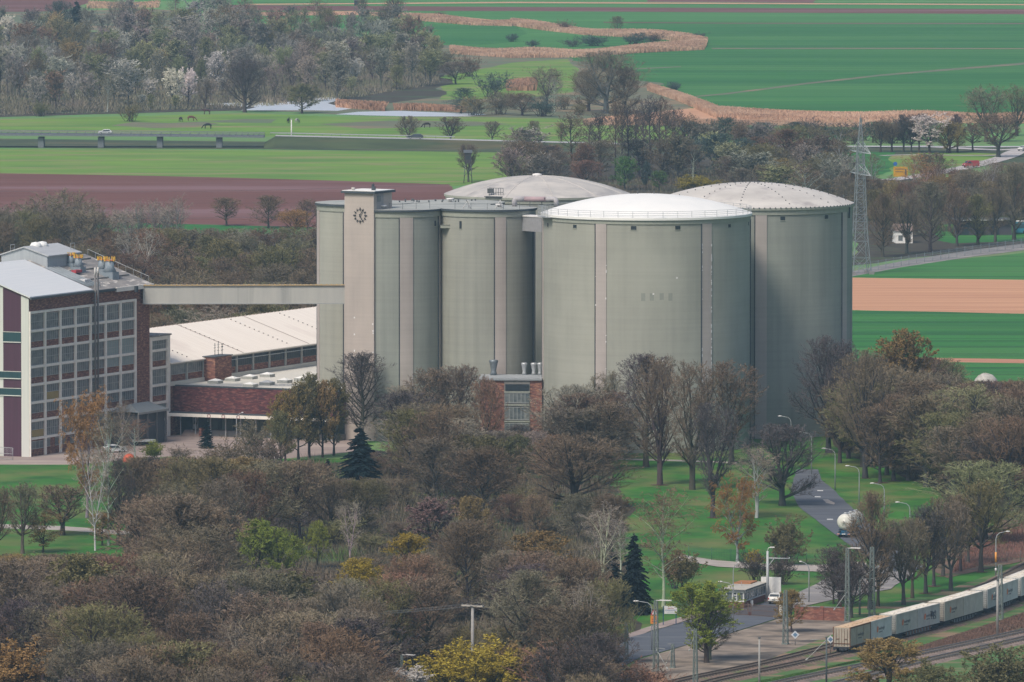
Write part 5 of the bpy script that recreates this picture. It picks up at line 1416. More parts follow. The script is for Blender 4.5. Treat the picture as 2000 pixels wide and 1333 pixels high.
for x in (-.5,.5):
    m = MB(); m.box(x-.06,x+.06,-.06,.06,0,.6); m.build("leg", M_steel, mk)

# ------------------------------------------------------------------ grazing horses and cattle
def beast(label, px, py, rz, col, cat, head_down=True, sc_=1.0, col2=None):
    t = thing(cat, label, cat, G(px,py), rz, "animals grazing in the far pasture")
    V = [(0,0,1.25),(.45,0,1.27),(.85,0,1.3),(-.45,0,1.3),(-.8,0,1.25),                    # spine 0-4
         (1.15,0,1.35 if not head_down else 1.1),(1.45,0,1.7 if not head_down else .7),(1.6,0,1.85 if not head_down else .4),(1.95,0,1.6 if not head_down else .12),   # neck, poll, muzzle 5-8
         (.75,-.2,.95),(.72,-.22,.5),(.72,-.22,.02),(.75,.2,.95),(.8,.22,.5),(.86,.22,.02),
         (-.75,-.22,.95),(-.92,-.24,.55),(-.84,-.24,.02),(-.75,.22,.95),(-.86,.24,.55),(-.74,.24,.02),
         (-.98,0,1.2),(-1.08,0,.7)]
    E = [(0,1),(1,2),(0,3),(3,4),(2,5),(5,6),(6,7),(7,8),(2,9),(9,10),(10,11),(2,12),(12,13),(13,14),(4,15),(15,16),(16,17),(4,18),(18,19),(19,20),(4,21),(21,22)]
    Rd = [.36,.37,.34,.35,.33,.22,.15,.15,.09]+[.15,.08,.07]*2+[.19,.09,.07]*2+[.07,.05]
    me = bpy.data.meshes.new("body"); me.from_pydata(V, E, [])
    o = bpy.data.objects.new("body", me); COL.objects.link(o)
    md = o.modifiers.new("s", 'SKIN'); 
    for i, sv in enumerate(me.skin_vertices[0].data): sv.radius = (Rd[i],Rd[i]); sv.use_root = (i==0)
    o.modifiers.new("d", 'SUBSURF').levels = 1
    dg = bpy.context.evaluated_depsgraph_get(); me2 = bpy.data.meshes.new_from_object(o.evaluated_get(dg))
    COL.objects.unlink(o); bpy.data.objects.remove(o)
    me2.materials.clear(); me2.materials.append(mat("coat_"+cat, col, col2 or tuple(x*.7 for x in col), 1.5, .8))
    for p in me2.polygons: p.use_smooth = True
    b = bpy.data.objects.new("body", me2); COL.objects.link(b); b.parent = t; b.scale = (sc_,)*3
    return t
beast("black horse grazing alone nearest the viaduct", 406, 252, math.radians(175), (.02,.022,.028), "horse", sc_=1.15)
beast("dark horse grazing just left of the brown one", 353, 238.5, math.radians(110), (.035,.03,.03), "horse", sc_=1.05)
beast("brown horse grazing near the dry grass strip", 373, 236.5, math.radians(0), (.16,.06,.045), "horse", sc_=1.1)
beast("dark red-brown cow standing at the wood's edge", 404, 224, math.radians(180), (.07,.03,.035), "cow", False, 1.1)
beast("dark cow seen end-on at the right of the pasture", 563, 241, math.radians(80), (.03,.028,.03), "cow", False, 1.0)
beast("pale grey horse grazing near the pond's left end", 580, 241, math.radians(60), (.38,.37,.36), "horse", sc_=1.0)
beast("dark cow lying low beyond the estate car on the road", 834, 250, math.radians(185), (.035,.022,.025), "cow", True, 1.1)
# ------------------------------------------------------------------ vegetation
M_twig = tinted("twigs", .7); M_bark = tinted("bark", .65, .95); M_leaf = tinted("young_leaves", .75, .8)
M_soilp = mat("leaf_litter", lin(104,84,66), lin(78,64,50), .8)
rnd = random.Random(42)
def rvec():
    while True:
        v = Vector((rnd.uniform(-1,1), rnd.uniform(-1,1), rnd.uniform(-1,1)))
        if .05 < v.length < 1: return v.normalized()
UP = Vector((0,0,1))
ENV = {
 'round': lambda q: max(.12, math.sqrt(max(0, 1-((q-.42)/.60)**2))),
 'vase':  lambda q: (.40+.75*q) if q < .62 else max(.15, .865*math.sqrt(max(0,1-((q-.62)/.40)**2))),
 'egg':   lambda q: max(.12, math.sqrt(max(0, 1-((q-.30)/.72)**2))) * (.55+.9*min(q,.5)),
 'cone':  lambda q: 1.05*(1-q)**.8+.06,
 'column':lambda q: max(.2, min(1, 2.2*q+.45)*math.sqrt(max(0,1-(max(q-.4,0)/.62)**2))),
}
class Proto: pass
def grow(seed, H, R, bole=.2, env='round', nl=18, a0=68, a1=25, up=.10, leaders=1, tw=.030, NC=(6,5,7), droop=0.0, leaf=0, lsize=.22, tr=.22, base_stems=0, clip=False):
    rnd.seed(seed)
    T = MB(); BR = MB(); CV = []; CF = []; LV = []; LF = []
    def strip(p0, p1, p2, w):
        d = p2-p0
        n = d.cross(rvec())
        if n.length < 1e-5: return
        n = n.normalized()*(w*.5); o = len(CV)
        CV.extend((p0-n, p0+n, p1+n*.8, p1-n*.8, p2)); CF.extend(((o,o+1,o+2,o+3),(o+3,o+2,o+4)))
    def leafq(p, s):
        a = rvec(); b = a.cross(rvec())
        if b.length < 1e-4: return
        b.normalize(); a = a*s; b = b*s*.6; o = len(LV)
        LV.extend((p-a, p-b, p+a, p+b)); LF.append((o,o+1,o+2,o+3))
    zc = H*(bole+.50*(1-bole)) if not base_stems else H*.35
    def limb(p, d, L, r, lvl):
        if clip and lvl >= 1:                    # the crown keeps to a rounded outline, as grown trees do
            for _ in range(7):
                e = p+d*L; q_ = (e.x*e.x+e.y*e.y)/(R*R*1.02)+((e.z-zc)/((H-zc) if e.z > zc else (zc-H*bole*.6+.4)))**2
                if q_ < 1.0+.05*lvl*rnd.random(): break
                L *= .78
            if L < .18: return
        n = (5,4,3,2,2)[lvl]
        pts = [p.copy()]; q = p.copy()
        for i in range(n):
            g = up if lvl < 3 else up*.5-droop
            if lvl < 3 and droop: g = up - droop*.4*(i/n)
            d = (d + UP*g*(1.6 if lvl <= 1 else 1.0) + rvec()*(.10,.16,.20,.22,.22)[lvl]).normalized()
            q = q + d*(L/n); pts.append(q.copy())
        if lvl <= 2:
            (BR if lvl == 2 else T).tube(pts, [r*(1-.72*i/n) for i in range(n+1)], (7,5,3)[lvl], caps=False)
        else:
            strip(pts[0], pts[1], pts[2], tw*(1.7 if lvl == 3 else 1.0))
            if lvl == 4 and leaf:
                k = leaf
                while k > 0:
                    if rnd.random() < k: leafq(pts[0].lerp(pts[2], rnd.uniform(.3,1.05))+rvec()*.08, lsize*rnd.uniform(.5,1.3))
                    k -= 1
        if lvl < 4:
            k = NC[lvl-1] if lvl > 0 else 0
            for c in range(k):
                t = .18+.82*(c+rnd.random())/k
                f = t*n; i = min(int(f), n-1); pp = pts[i].lerp(pts[i+1], f-i)
                dd = (pts[i+1]-pts[i]).normalized(); sd = dd.cross(rvec())
                if sd.length < 1e-4: continue
                a = math.radians(rnd.uniform(24,58))
                nd = (dd*math.cos(a)+sd.normalized()*math.sin(a)).normalized()
                limb(pp, nd, L*rnd.uniform(.34,.55)*(1.15-.5*t), max(r*(1-.7*t)*.5, .012), lvl+1)
    if base_stems:
        for k in range(base_stems):
            a = rnd.uniform(0,2*math.pi); th = math.radians(rnd.uniform(4,42)); d = Vector((math.sin(th)*math.cos(a), math.sin(th)*math.sin(a), math.cos(th)))
            limb(Vector((rnd.uniform(-.4,.4)*R*.5, rnd.uniform(-.4,.4)*R*.5, 0)), d, H*rnd.uniform(.6,.98)*math.cos(th)**.4, tr*.4, 1)
    else:
        for l in range(leaders):
            lean = 0 if leaders == 1 else math.radians(rnd.uniform(6,16)); a = 2*math.pi*(l/leaders)+rnd.random()
            d = Vector((math.sin(lean)*math.cos(a), math.sin(lean)*math.sin(a), math.cos(lean)))
            pts = [Vector((0,0,-.2))]; q = Vector((0,0,0)); n = 8; top = H*(.90 if l == 0 else rnd.uniform(.72,.86))
            for i in range(n):
                dd = (d if i > 1 else UP) + rvec()*.05
                q = q + dd.normalized()*(top/n); pts.append(q.copy())
            T.tube(pts, [tr*(1.35 if i == 0 else 1)*(1-.88*(i/n)**.9) for i in range(n+1)], 8, caps=False)
            m = nl//leaders
            for k in range(m):
                q_ = (k+rnd.random()*.8)/m
                z = (bole+(.93-bole)*q_)*top; f = z/top*n; i = min(int(f), n-1); pp = pts[i+0].lerp(pts[i+1], f-i)
                ang = math.radians(a0+(a1-a0)*q_+rnd.uniform(-9,9)); az = k*2.399+rnd.uniform(-.5,.5)
                Lr = R*ENV[env](q_)*rnd.uniform(.8,1.1)/max(math.sin(ang),.5)
                Lr = min(Lr, (H*1.0-z)/max(math.cos(ang),.22)*1.05) if ang < 1.2 else Lr
                dv = Vector((math.sin(ang)*math.cos(az), math.sin(ang)*math.sin(az), math.cos(ang)))
                limb(pp, dv, max(Lr,.8), tr*.48*(1-.7*q_), 1)
    P = Proto(); P.H = H; P.R = R
    # true height, to fit the picture
    zs = [v.z for v in CV]; zs.sort(); P.H = zs[int(len(zs)*.995)] if zs else H
    xs = sorted(abs(v.x) for v in CV); P.R = xs[int(len(xs)*.97)]
    me = bpy.data.meshes.new("crown"); me.from_pydata(CV+[Vector(v) for v in BR.v]+LV, [], CF+[tuple(i+len(CV) for i in f) for f in BR.f]+[tuple(i+len(CV)+len(BR.v) for i in f) for f in LF])
    me.materials.append(M_twig); me.materials.append(M_leaf)
    if LF: me.polygons.foreach_set('material_index', [0]*(len(CF)+len(BR.f))+[1]*len(LF))
    P.crown = me; P.trunk = T.mesh("trunk", M_bark)
    return P
def conifer(seed, H, R, spread=1.0, layers=24, per=9):
    rnd.seed(seed); T = MB(); V = []; F = []
    T.tube([(0,0,-.2),(0,0,H*.55),(0,0,H*.97)], [H*.017,H*.011,.02], 7, caps=False)
    def spray(p, d, L, w):
        s = d.cross(UP).normalized(); o = len(V)
        m = p+d*L*.5; e = p+d*L
        V.extend((p, m+s*w, e, m-s*w, m+Vector((0,0,-w*.6)))); F.extend(((o,o+1,o+4),(o+1,o+2,o+4),(o+2,o+3,o+4),(o+3,o,o+4)))
    for l in range(layers):
        q = l/layers; z = H*(.05+.93*q); r = R*(1-q)**.72+.15
        for k in range(max(4,int(per*(1.2-q*.6)))):
            a = 2*math.pi*(k+rnd.random())/per+l; L = r*rnd.uniform(.55,1.2)
            d = Vector((math.cos(a),math.sin(a),-.18-.25*(1-q)+rnd.uniform(-.1,.12))).normalized(); p = Vector((0,0,z+rnd.uniform(-.2,.2)))
            T.tube([p, p+d*L*.9], [.05,.015], 3, caps=False)
            n = int(4+L*3.2)
            for j in range(n):
                f = .12+.88*j/n; pp = p+d*L*f
                for s in (-1,1,0):
                    sd = d.cross(UP).normalized()*s
                    dd = (d*.8+sd*rnd.uniform(.5,1.0)+Vector((0,0,rnd.uniform(-.35,.12)))).normalized()
                    spray(pp, dd, (.35+.30*L*(1-f)*.5)*spread*rnd.uniform(.7,1.25), .10+.07*spread)
    for k in range(6): spray(Vector((0,0,H*.93)), (UP+rvec()*.35).normalized(), H*.07, .09)
    P = Proto(); P.H = H; P.R = R
    me = bpy.data.meshes.new("crown"); me.from_pydata(V,[],F); me.materials.append(M_leaf)
    P.crown = me; P.trunk = T.mesh("trunk", M_bark); return P
PR = {}
PR['round'] = [grow(100+i, 14, 5.2, .10+.04*(i%3), ('round','egg','vase')[i%3], 28+i%4, 70, 14, .11, 1+(i%3==1)+(i%4==3), .040, NC=(9,7,9), clip=True) for i in range(8)]
PR['lime']  = [grow(200+i, 21, 5.6, .13, 'egg', 34, 62, 12, .17, 1+i%2*2, .036, tr=.34, NC=(8,7,8), clip=True) for i in range(4)]
PR['big']   = [grow(230+i, 18, 8.0, .10, 'round', 33, 78, 12, .13, 3, .040, NC=(9,7,8), tr=.42, clip=True) for i in range(3)]
PR['mop']   = [grow(260+i, 12, 4.2, .26, 'round', 28, 72, 10, .16, 2, .038, NC=(8,7,8), tr=.26, clip=True) for i in range(4)]
PR['far']   = [grow(280+i, 18, 4.0, .22+.07*(i%3), ('egg','column','egg')[i%3], 26, 50, 12, .15, 1+i%2, .10, NC=(6,6,7), tr=.20) for i in range(6)]
PR['shrub'] = [grow(300+i, 4.5, 3.4, 0, 'round', 0, 0, 0, .10, tw=.040, base_stems=18, tr=.10, NC=(6,5,6)) for i in range(4)]
PR['birch'] = [grow(400+i, 17, 3.2, .25, 'egg', 26, 48, 12, .05, 1+(i%2), .030, NC=(6,6,7), droop=.30, tr=.17) for i in range(4)]
PR['weep']  = [grow(450+i, 19, 5.2, .15, 'egg', 34, 60, 12, .10, 2, .042, NC=(7,6,8), droop=.75, leaf=1.3, lsize=.11, tr=.3) for i in range(2)]
PR['leafy'] = [grow(500+i, 12, 4.4, .12, ('round','egg')[i%2], 24, 68, 12, .12, 1+i%3, .04, NC=(8,6,7), leaf=2.8, lsize=.10, clip=True) for i in range(5)]
PR['leafshrub'] = [grow(540+i, 5, 4.0, 0, 'round', 0, 0, 0, .10, tw=.034, base_stems=22, tr=.10, NC=(6,6,6), leaf=2.6, lsize=.08) for i in range(3)]
PR['bloom'] = [grow(570+i, 11, 3.8, .2, 'egg', 22, 60, 14, .12, 2, .04, leaf=2.6, lsize=.13) for i in range(3)]
PR['alder'] = [grow(600+i, 20, 3.0, .38, 'column', 22, 58, 20, .12, 1, .055, NC=(6,5,6), tr=.24) for i in range(4)]
PR['poplar']= [grow(650+i, 22, 5.0, .15, 'egg', 32, 40, 8, .16, 3, .050, NC=(7,5,7), tr=.30) for i in range(2)]
PR['conifer'] = [conifer(700+i, 14, 6.4-1.2*i, 1.6, 30, 13) for i in range(2)] + [conifer(710, 8, 2.4, 1.0, 24, 10)]
NAME = {'far':'marsh_tree','round':'bare_tree','lime':'lime_tree','big':'bare_tree','mop':'avenue_tree','shrub':'bare_shrub','birch':'birch_tree','weep':'weeping_tree','leafy':'budding_tree','leafshrub':'budding_shrub','bloom':'blossoming_tree','alder':'alder_tree','poplar':'poplar_tree','conifer':'conifer_tree'}
TINT = {
 'mauve':(.170,.127,.088),'grey':(.176,.150,.106),'olive':(.170,.155,.075),'red':(.190,.115,.080),'dark':(.095,.080,.080),'ochre':(.25,.18,.075),
 'lime':(.235,.28,.05),'orange':(.30,.17,.07),'yellow':(.34,.265,.04),'white':(.72,.68,.62),'pale':(.27,.235,.195),'green':(.11,.20,.06),'spruce':(.018,.042,.045),
 'yew':(.016,.03,.032),'pink':(.24,.155,.13),'palegreen':(.215,.215,.115),'teal':(.07,.10,.085)}
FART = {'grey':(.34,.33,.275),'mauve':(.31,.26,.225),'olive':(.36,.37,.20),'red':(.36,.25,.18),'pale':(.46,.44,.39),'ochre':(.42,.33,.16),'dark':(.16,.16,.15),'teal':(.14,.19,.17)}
LOOK = {'mauve':'mauve-brown','grey':'grey-brown','olive':'olive-brown','red':'reddish-brown','dark':'dark','ochre':'ochre','lime':'yellow-green','orange':'orange-brown','yellow':'golden yellow','white':'white-flowering','pale':'pale grey','green':'fresh green','pink':'pinkish','palegreen':'pale green','spruce':'blue-green','yew':'blackish green','teal':'dull green'}
NOUN = {'far':'misty bare tree','round':'bare tree','lime':'tall bare tree','big':'broad bare tree','mop':'bare avenue tree','shrub':'bare shrub','birch':'slender birch','weep':'weeping tree','leafy':'budding tree','leafshrub':'budding shrub','bloom':'tree in blossom','alder':'slim upright tree','poplar':'tall feathery tree','conifer':'conifer'}
TREES = []
cnt = {}
KEEP = [(930,1060,850),(770,930,800),(300,560,893),(560,660,900),(655,752,935),(905,945,1225),(770,825,1326),(825,1035,1340),(-10,85,1362),(-10,238,1082),
        (478,575,1112),(555,592,1085),(597,644,1072),(660,740,1130),(760,842,1082),(800,890,1020),(1005,1108,1076),(1040,1200,965),(1200,1275,1150),(1120,1215,1090),(1215,1260,1235),(1225,1330,1225)]
KEEP3 = [(1195,1245,366),(1268,1308,371),(1318,1402,372),(1250,1275,366)]
KEEP4 = [(403,446,152),(325,385,186),(680,706,150),(284,303,184),(440,516,200),(560,622,206),(8,30,84)]
KEEP2 = [(1742,1776,353),(1880,1916,331),(1700,1745,350),(1916,1990,318),(1740,1790,470),(1868,2000,458)]
def fit(x, y, h, w, keep):
    """a tree of the woods stays below what the photograph shows over it"""
    for x0, x1, yb in keep:
        if x0-w*.42 < x < x1+w*.42 and y > yb-4: h = min(h, y-yb)
    return h
def tree(kind, px, pyb, hpx, wpx=None, tint='mauve', label=None, zone=None, var=None, trunk=None, jit=.12):
    i = var if var is not None else cnt.get(kind,0) % len(PR[kind]); cnt[kind] = cnt.get(kind,0)+1
    p = PR[kind][i % len(PR[kind])]
    s = S(pyb); k = hpx/s/p.H; kx = (wpx/s/2/p.R) if wpx else k
    rnd.seed(int(px*31+pyb*17))
    t = bpy.data.objects.new('woodland_tree' if zone == 'lower wood' and kind in ('round','big') else NAME[kind], None); COL.objects.link(t); t.empty_display_size = .5
    t.location = G(px, pyb); t.rotation_euler = (0,0,rnd.uniform(0,6.28)); t.scale = (kx,kx,k)
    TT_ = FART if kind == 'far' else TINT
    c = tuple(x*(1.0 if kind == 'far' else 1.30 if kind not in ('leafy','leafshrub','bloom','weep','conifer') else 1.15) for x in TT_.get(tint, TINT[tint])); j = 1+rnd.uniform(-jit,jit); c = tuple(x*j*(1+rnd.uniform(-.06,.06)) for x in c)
    o = bpy.data.objects.new("crown", p.crown); COL.objects.link(o); o.parent = t; o.color = (*c,1)
    b = bpy.data.objects.new("trunk", p.trunk); COL.objects.link(b); b.parent = t
    tc = trunk or {'birch':(.46,.43,.40),'conifer':(.06,.05,.045)}.get(kind, (.085,.078,.074) if tint not in ('pale','grey') else (.13,.12,.11))
    b.color = (*[x*(1+rnd.uniform(-.15,.15)) for x in tc],1)
    TREES.append((t, kind, tint, px, pyb, label, zone))
    return t
def inside(p, poly):
    x, y = p; r = False
    for i in range(len(poly)):
        x0, y0 = poly[i]; x1, y1 = poly[i-1]
        if (y0 > y) != (y1 > y) and x < (x1-x0)*(y-y0)/(y1-y0)+x0: r = not r
    return r
def scatter(poly, dx, dy, n, seed, taken=()):
    R_ = random.Random(seed); pts = list(taken); out = []
    xs = [p[0] for p in poly]; ys = [p[1] for p in poly]
    for _ in range(n*60):
        q = (R_.uniform(min(xs),max(xs)), R_.uniform(min(ys),max(ys)))
        if not inside(q, poly): continue
        if any(((q[0]-a)/dx)**2+((q[1]-b)/dy)**2 < 1 for a, b in pts): continue
        pts.append(q); out.append(q)
        if len(out) >= n: break
    return sorted(out, key=lambda q: q[1])
def pick(R_, w):
    t = R_.random()*sum(x[1] for x in w)
    for k, v in w:
        t -= v
        if t <= 0: return k
    return w[-1][0]

# --- trees singled out in the photograph -----------------------------------------------
T = tree
T('lime',1262,913,222,96,'dark',"tall dark bare tree before the white-domed silo, leftmost of its row")
T('lime',1289,948,252,104,'mauve',"tall bare tree on the lawn edge, its low boughs spreading over bright grass")
T('lime',1352,957,250,110,'mauve',"tall bare many-limbed tree before the silo's right pink pilaster", var=1)
T('lime',1392,1012,225,90,'dark',"bare tree with thick dark trunk standing lowest on the bright lawn")
T('lime',1428,908,202,104,'mauve',"tall bare mauve tree in front of the joint between the two right silos", var=3)
T('lime',1190,890,164,76,'grey',"smaller bare tree before the white-domed silo's left pink pilaster")
T('big',1124,898,146,140,'pale',"broad pale bare tree at the left foot of the white-domed silo")
T('big',1122,992,142,190,'mauve',"broad vase-shaped bare tree low at centre, dark limbs fanning out", var=1)
T('round',1185,905,118,110,'grey',"grey bare tree with ivy-dark heart between pale tree and lawn row")
T('big',1528,988,160,165,'dark',"wide dark bare tree overhanging the factory road left of the lamps", var=2)
T('birch',1478,1012,140,120,'pale',"pale birch standing among the lawn trees left of the factory road", var=1)
T('weep',1440,1098,170,88,'orange',"orange-brown weeping birch on the lawn by the wire fence", var=1, trunk=(.40,.37,.35))
T('birch',1296,1186,235,110,'red',"tall birch with white-flecked trunk left of the gatehouse, reddish twigs", var=0)
T('birch',1176,1180,200,105,'pale',"white-branched birch beside the dark conifer at lower centre", var=3, trunk=(.58,.56,.53))
T('birch',1212,1120,105,60,'pale',"small white-stemmed birch above the dark conifer's left side", var=2, trunk=(.55,.53,.5))
T('conifer',1238,1200,162,88,'yew',"blackish green conifer beside the company board", var=0)
T('conifer',1196,1150,80,56,'yew',"small blackish conifer tucked left of the larger dark conifer", var=2)
T('conifer',703,962,132,118,'spruce',"large dark blue-green conifer below the clock tower", var=0)
T('conifer',404,876,54,38,'spruce',"small blue spruce in front of the loading dock", var=2)
T('conifer',640,932,36,30,'yew',"tiny dark conifer left of the large blue-green conifer", var=2)
T('leafy',1380,1296,160,126,'lime',"yellow-green leaning willow between the gate road and the tracks", var=1)
T('round',1386,1290,128,92,'grey',"bare grey tree standing inside the yellow-green willow's crown", var=4)
T('leafy',1735,1358,112,140,'ochre',"olive-yellow willow beneath the train at the lower right", var=2)
T('leafshrub',1830,1372,80,130,'olive',"olive budding shrub along the main line at the bottom right")
T('leafshrub',1960,1372,110,150,'olive',"olive scrub in the bottom right corner under the main line", var=1)
T('leafy',1545,1236,84,56,'ochre',"thin ochre-leaved young tree in front of the brick wall's left end", var=3)
T('leafshrub',1472,1112,38,34,'yellow',"golden forsythia beside the orange weeping birch")
T('shrub',1480,1140,64,70,'dark',"dark bare shrub behind the gatehouse roof, beside the forsythia")
T('shrub',1525,1142,66,58,'dark',"dark bare shrub right of the gantry mast behind the gatehouse", var=1)
T('leafshrub',1535,1105,96,62,'olive',"tall olive shrub by the fence behind the gatehouse mast", var=2)
T('leafshrub',1330,1150,76,80,'olive',"olive undergrowth shrub left of the gatehouse under the birch", var=1)
T('round',1640,1185,122,96,'dark',"crooked dark twin-stemmed tree before the pale forecourt, left of the avenue", var=3)
T('round',1628,1180,90,60,'dark',"low crooked dark tree leaning left beside its twin at the forecourt", var=6)
T('mop',1663,1208,112,74,'dark',"forked dark tree right behind the grey mast with long cantilever")
T('lime',1700,1192,232,96,'mauve',"tall bare tree with stout dark trunk behind the train's second container")
T('conifer',1642,1202,24,15,'red',"small round reddish clipped bush behind the train's second container", var=2)
for i,(x,y,h,w) in enumerate([(1715,1186,150,70),(1765,1183,168,84),(1782,1170,158,66),(1808,1160,172,82),(1824,1146,150,64),(1842,1126,158,74),(1857,1155,176,78),(1876,1117,150,66),(1891,1104,138,66),(1916,1118,180,96)]):
    T('mop',x,y,h,w,('mauve','grey','mauve','dark','olive')[i%5],None,'avenue')
T('big',1920,1060,160,190,'palegreen',"broad pale green-tinged tree rising behind the avenue at right")
T('big',1618,885,228,116,'dark',"big dark bare tree against the right rear silo's edge", var=1, trunk=(.05,.05,.055))
T('lime',1640,905,190,70,'dark',"dark upright tree just right of the big one by the rear silo")
T('leafy',1765,880,235,110,'ochre',"ochre-tipped tree rising highest in the grove right of the silos", var=0)
T('big',1690,935,250,130,'mauve',"broad mauve tree whose dark bole stands on the lawn under the grove")
T('round',1719,944,150,90,'mauve',"mauve tree with short thick bole second on the lawn under the grove", var=2)
T('round',1746,940,170,100,'mauve',"mauve tree with slim bole third on the lawn under the grove", var=5)
# factory front
T('weep',170,1012,248,92,'orange',"tall orange-brown weeping tree in front of the factory windows", var=0, trunk=(.30,.26,.24))
T('weep',84,1080,82,70,'ochre',"small ochre weeping tree beside the pale path at left", var=1)
T('weep',200,1066,66,60,'orange',"low orange weeping bush beneath the white birches at left", var=0)
T('birch',186,1076,205,70,'pale',"white-barked birch, nearer of two before the factory lawn", var=1, trunk=(.62,.60,.57))
T('birch',212,1066,262,90,'grey',"white-barked birch, taller of two before the factory's right half", var=2, trunk=(.60,.58,.55))
T('lime',231,1066,170,64,'dark',"dark straight-trunked bare tree right of the white birches", var=2)
T('mop',122,1046,98,104,'mauve',"umbrella-shaped small bare tree on the left lawn", var=1)
T('mop',44,1082,138,74,'grey',"sparse bare tree at the left edge crossing the pale path", var=2)
T('mop',-6,1100,150,60,'mauve',"bare mauve tree cut by the left picture edge", var=3)
for i,(x,y,h,w,t_) in enumerate([(557,905,140,70,'ochre'),(583,898,150,66,'olive'),(604,894,164,64,'olive'),(630,894,150,56,'ochre'),(652,890,150,58,'olive'),(548,912,110,60,'olive')]):
    T('leafy',x,y,h,w,t_,None,'dock')
T('leafy',620,842,96,54,'lime',"fresh yellow-green treetop before the low block's skylights", var=3)
T('lime',706,866,178,92,'dark',"slender dark bare tree in front of the clock tower's foot", var=0)
T('round',846,884,164,120,'grey',"grey bare tree before the seam between the flat-roofed silos", var=0)
T('round',895,884,170,96,'grey',"grey bare tree left of the boiler house ventilators", var=2)
T('round',792,884,130,100,'pale',"pale bare tree before the clock tower silo's broad pilaster", var=5)
T('round',950,888,150,66,'red',"reddish bare tree covering the boiler house's left brick wall", var=3)
T('round',1012,896,66,90,'dark',"dark bare tree below the boiler house window", var=6)
T('birch',762,900,82,90,'pale',"stubby white-limbed tree beside the large blue-green conifer", var=0, trunk=(.52,.5,.47))
for i,(x,y,h,w) in enumerate([(460,912,62,80),(500,905,88,76),(530,915,60,76),(420,904,30,50),(350,900,34,60),(300,898,36,36)]):
    T('shrub' if i != 5 else 'leafshrub',x,y,h,w,('mauve','grey','mauve','mauve','grey','lime')[i],None,'yard')
T('birch',238,900,122,54,'grey',"slim grey birch in front of the grey-roofed shelter", var=3)
T('birch',262,903,84,50,'red',"low reddish birch right of the orange-covered machine", var=0)
# bottom edge
T('leafshrub',925,1360,112,190,'yellow',"big yellow-budding willow bush at the bottom edge under the utility pole")
T('leafshrub',985,1352,92,120,'ochre',"yellow-green bush at the bottom edge, right part of the willow clump", var=1)
T('leafshrub',18,1372,116,140,'orange',"glowing orange bush in the bottom left corner", var=2)
T('bloom',790,1372,70,70,'white',"white blossoming shrub at the bottom edge below the flat lamp", var=1)
T('bloom',845,1075,100,100,'pink',"pale pink-flowering tree in the middle of the lower wood", var=0)
T('shrub',1100,1372,130,170,'red',"reddish bare scrub at the bottom edge left of the gate road")
T('shrub',1180,1376,120,150,'red',"reddish bare scrub at the gate road's lower end", var=2)
T('shrub',1260,1372,80,110,'red',"dry reddish scrub between the gate road and bottom edge", var=3)
T('round',1185,1300,170,110,'olive',"olive-brown tree with twin dark stems at the lower end of the gate road", var=1)
for x,y,h,w,t_,lb in [(500,1140,126,72,'lime',"bright yellow-green tree, larger of two side by side in the lower wood"),(546,1140,108,60,'lime',"bright yellow-green tree, right-hand of two side by side in the lower wood"),(575,1120,72,34,'lime',"small yellow-green treetop right of the bright pair"),
    (620,1110,92,48,'lime',"narrow yellow-green tree in the lower wood's middle"),(700,1220,130,90,'yellow',"golden-topped tree in the lower wood below the conifer"),(800,1130,88,84,'yellow',"gold-green tree beneath the pink-flowering tree"),
    (1055,1150,112,110,'ochre',"ochre-green budding tree at the right of the lower wood"),(270,1230,90,70,'lime',"yellow-green thicket in the lower left wood"),(920,1050,80,70,'ochre',"ochre treetop above the pink-flowering tree's right")]:
    T('leafy',x,y,h,w,t_,lb)
# right-hand roadside row by the pylon road
for i,(x,y,h,w) in enumerate([(1724,503,125,62),(1771,497,120,60),(1817,493,138,66),(1869,482,112,52),(1910,480,100,66),(1944,474,110,52),(1981,470,150,62)]):
    T('lime',x,y,h,w,('mauve','mauve','grey','mauve','olive','mauve','grey')[i],None,'roadside')
for i,(x,y,h) in enumerate([(1648,400,86),(1615,388,70),(1705,380,80),(1786,395,96),(1800,410,90),(1830,405,88),(1745,420,80),(1893,400,80),(1932,402,92),(1860,350,40),(1690,430,60)]):
    T('birch',x,y,h,h*.55,('pale','grey','red','orange','orange','red','grey','pale','pale','red','grey')[i],None,'birches')
# alder row behind the domes
for i,x in enumerate([1118,1150,1172,1202,1215,1228,1244,1256,1272,1290,1302,1318,1334]):
    T('alder',x,(338,330,345,352,342,350,336,346,352,340,348,336,330)[i],(120,100,130,160,150,150,128,140,166,150,140,126,110)[i],(60,56,50,40,44,50,52,40,54,60,46,44,60)[i],('mauve','grey','dark')[i%3],None,'alders')
T('leafy',1220,372,66,46,'green',"fresh green tree just behind the grey-streaked dome, larger of two")
T('leafy',1288,374,40,38,'green',"fresh green tree behind the white dome's apex, smaller of two")
T('leafy',1262,372,56,22,'teal',"thin dull green tree between the two fresh green ones")
T('leafshrub',1360,374,32,84,'yellow',"golden domed shrub peeking over the right rear silo's dome")
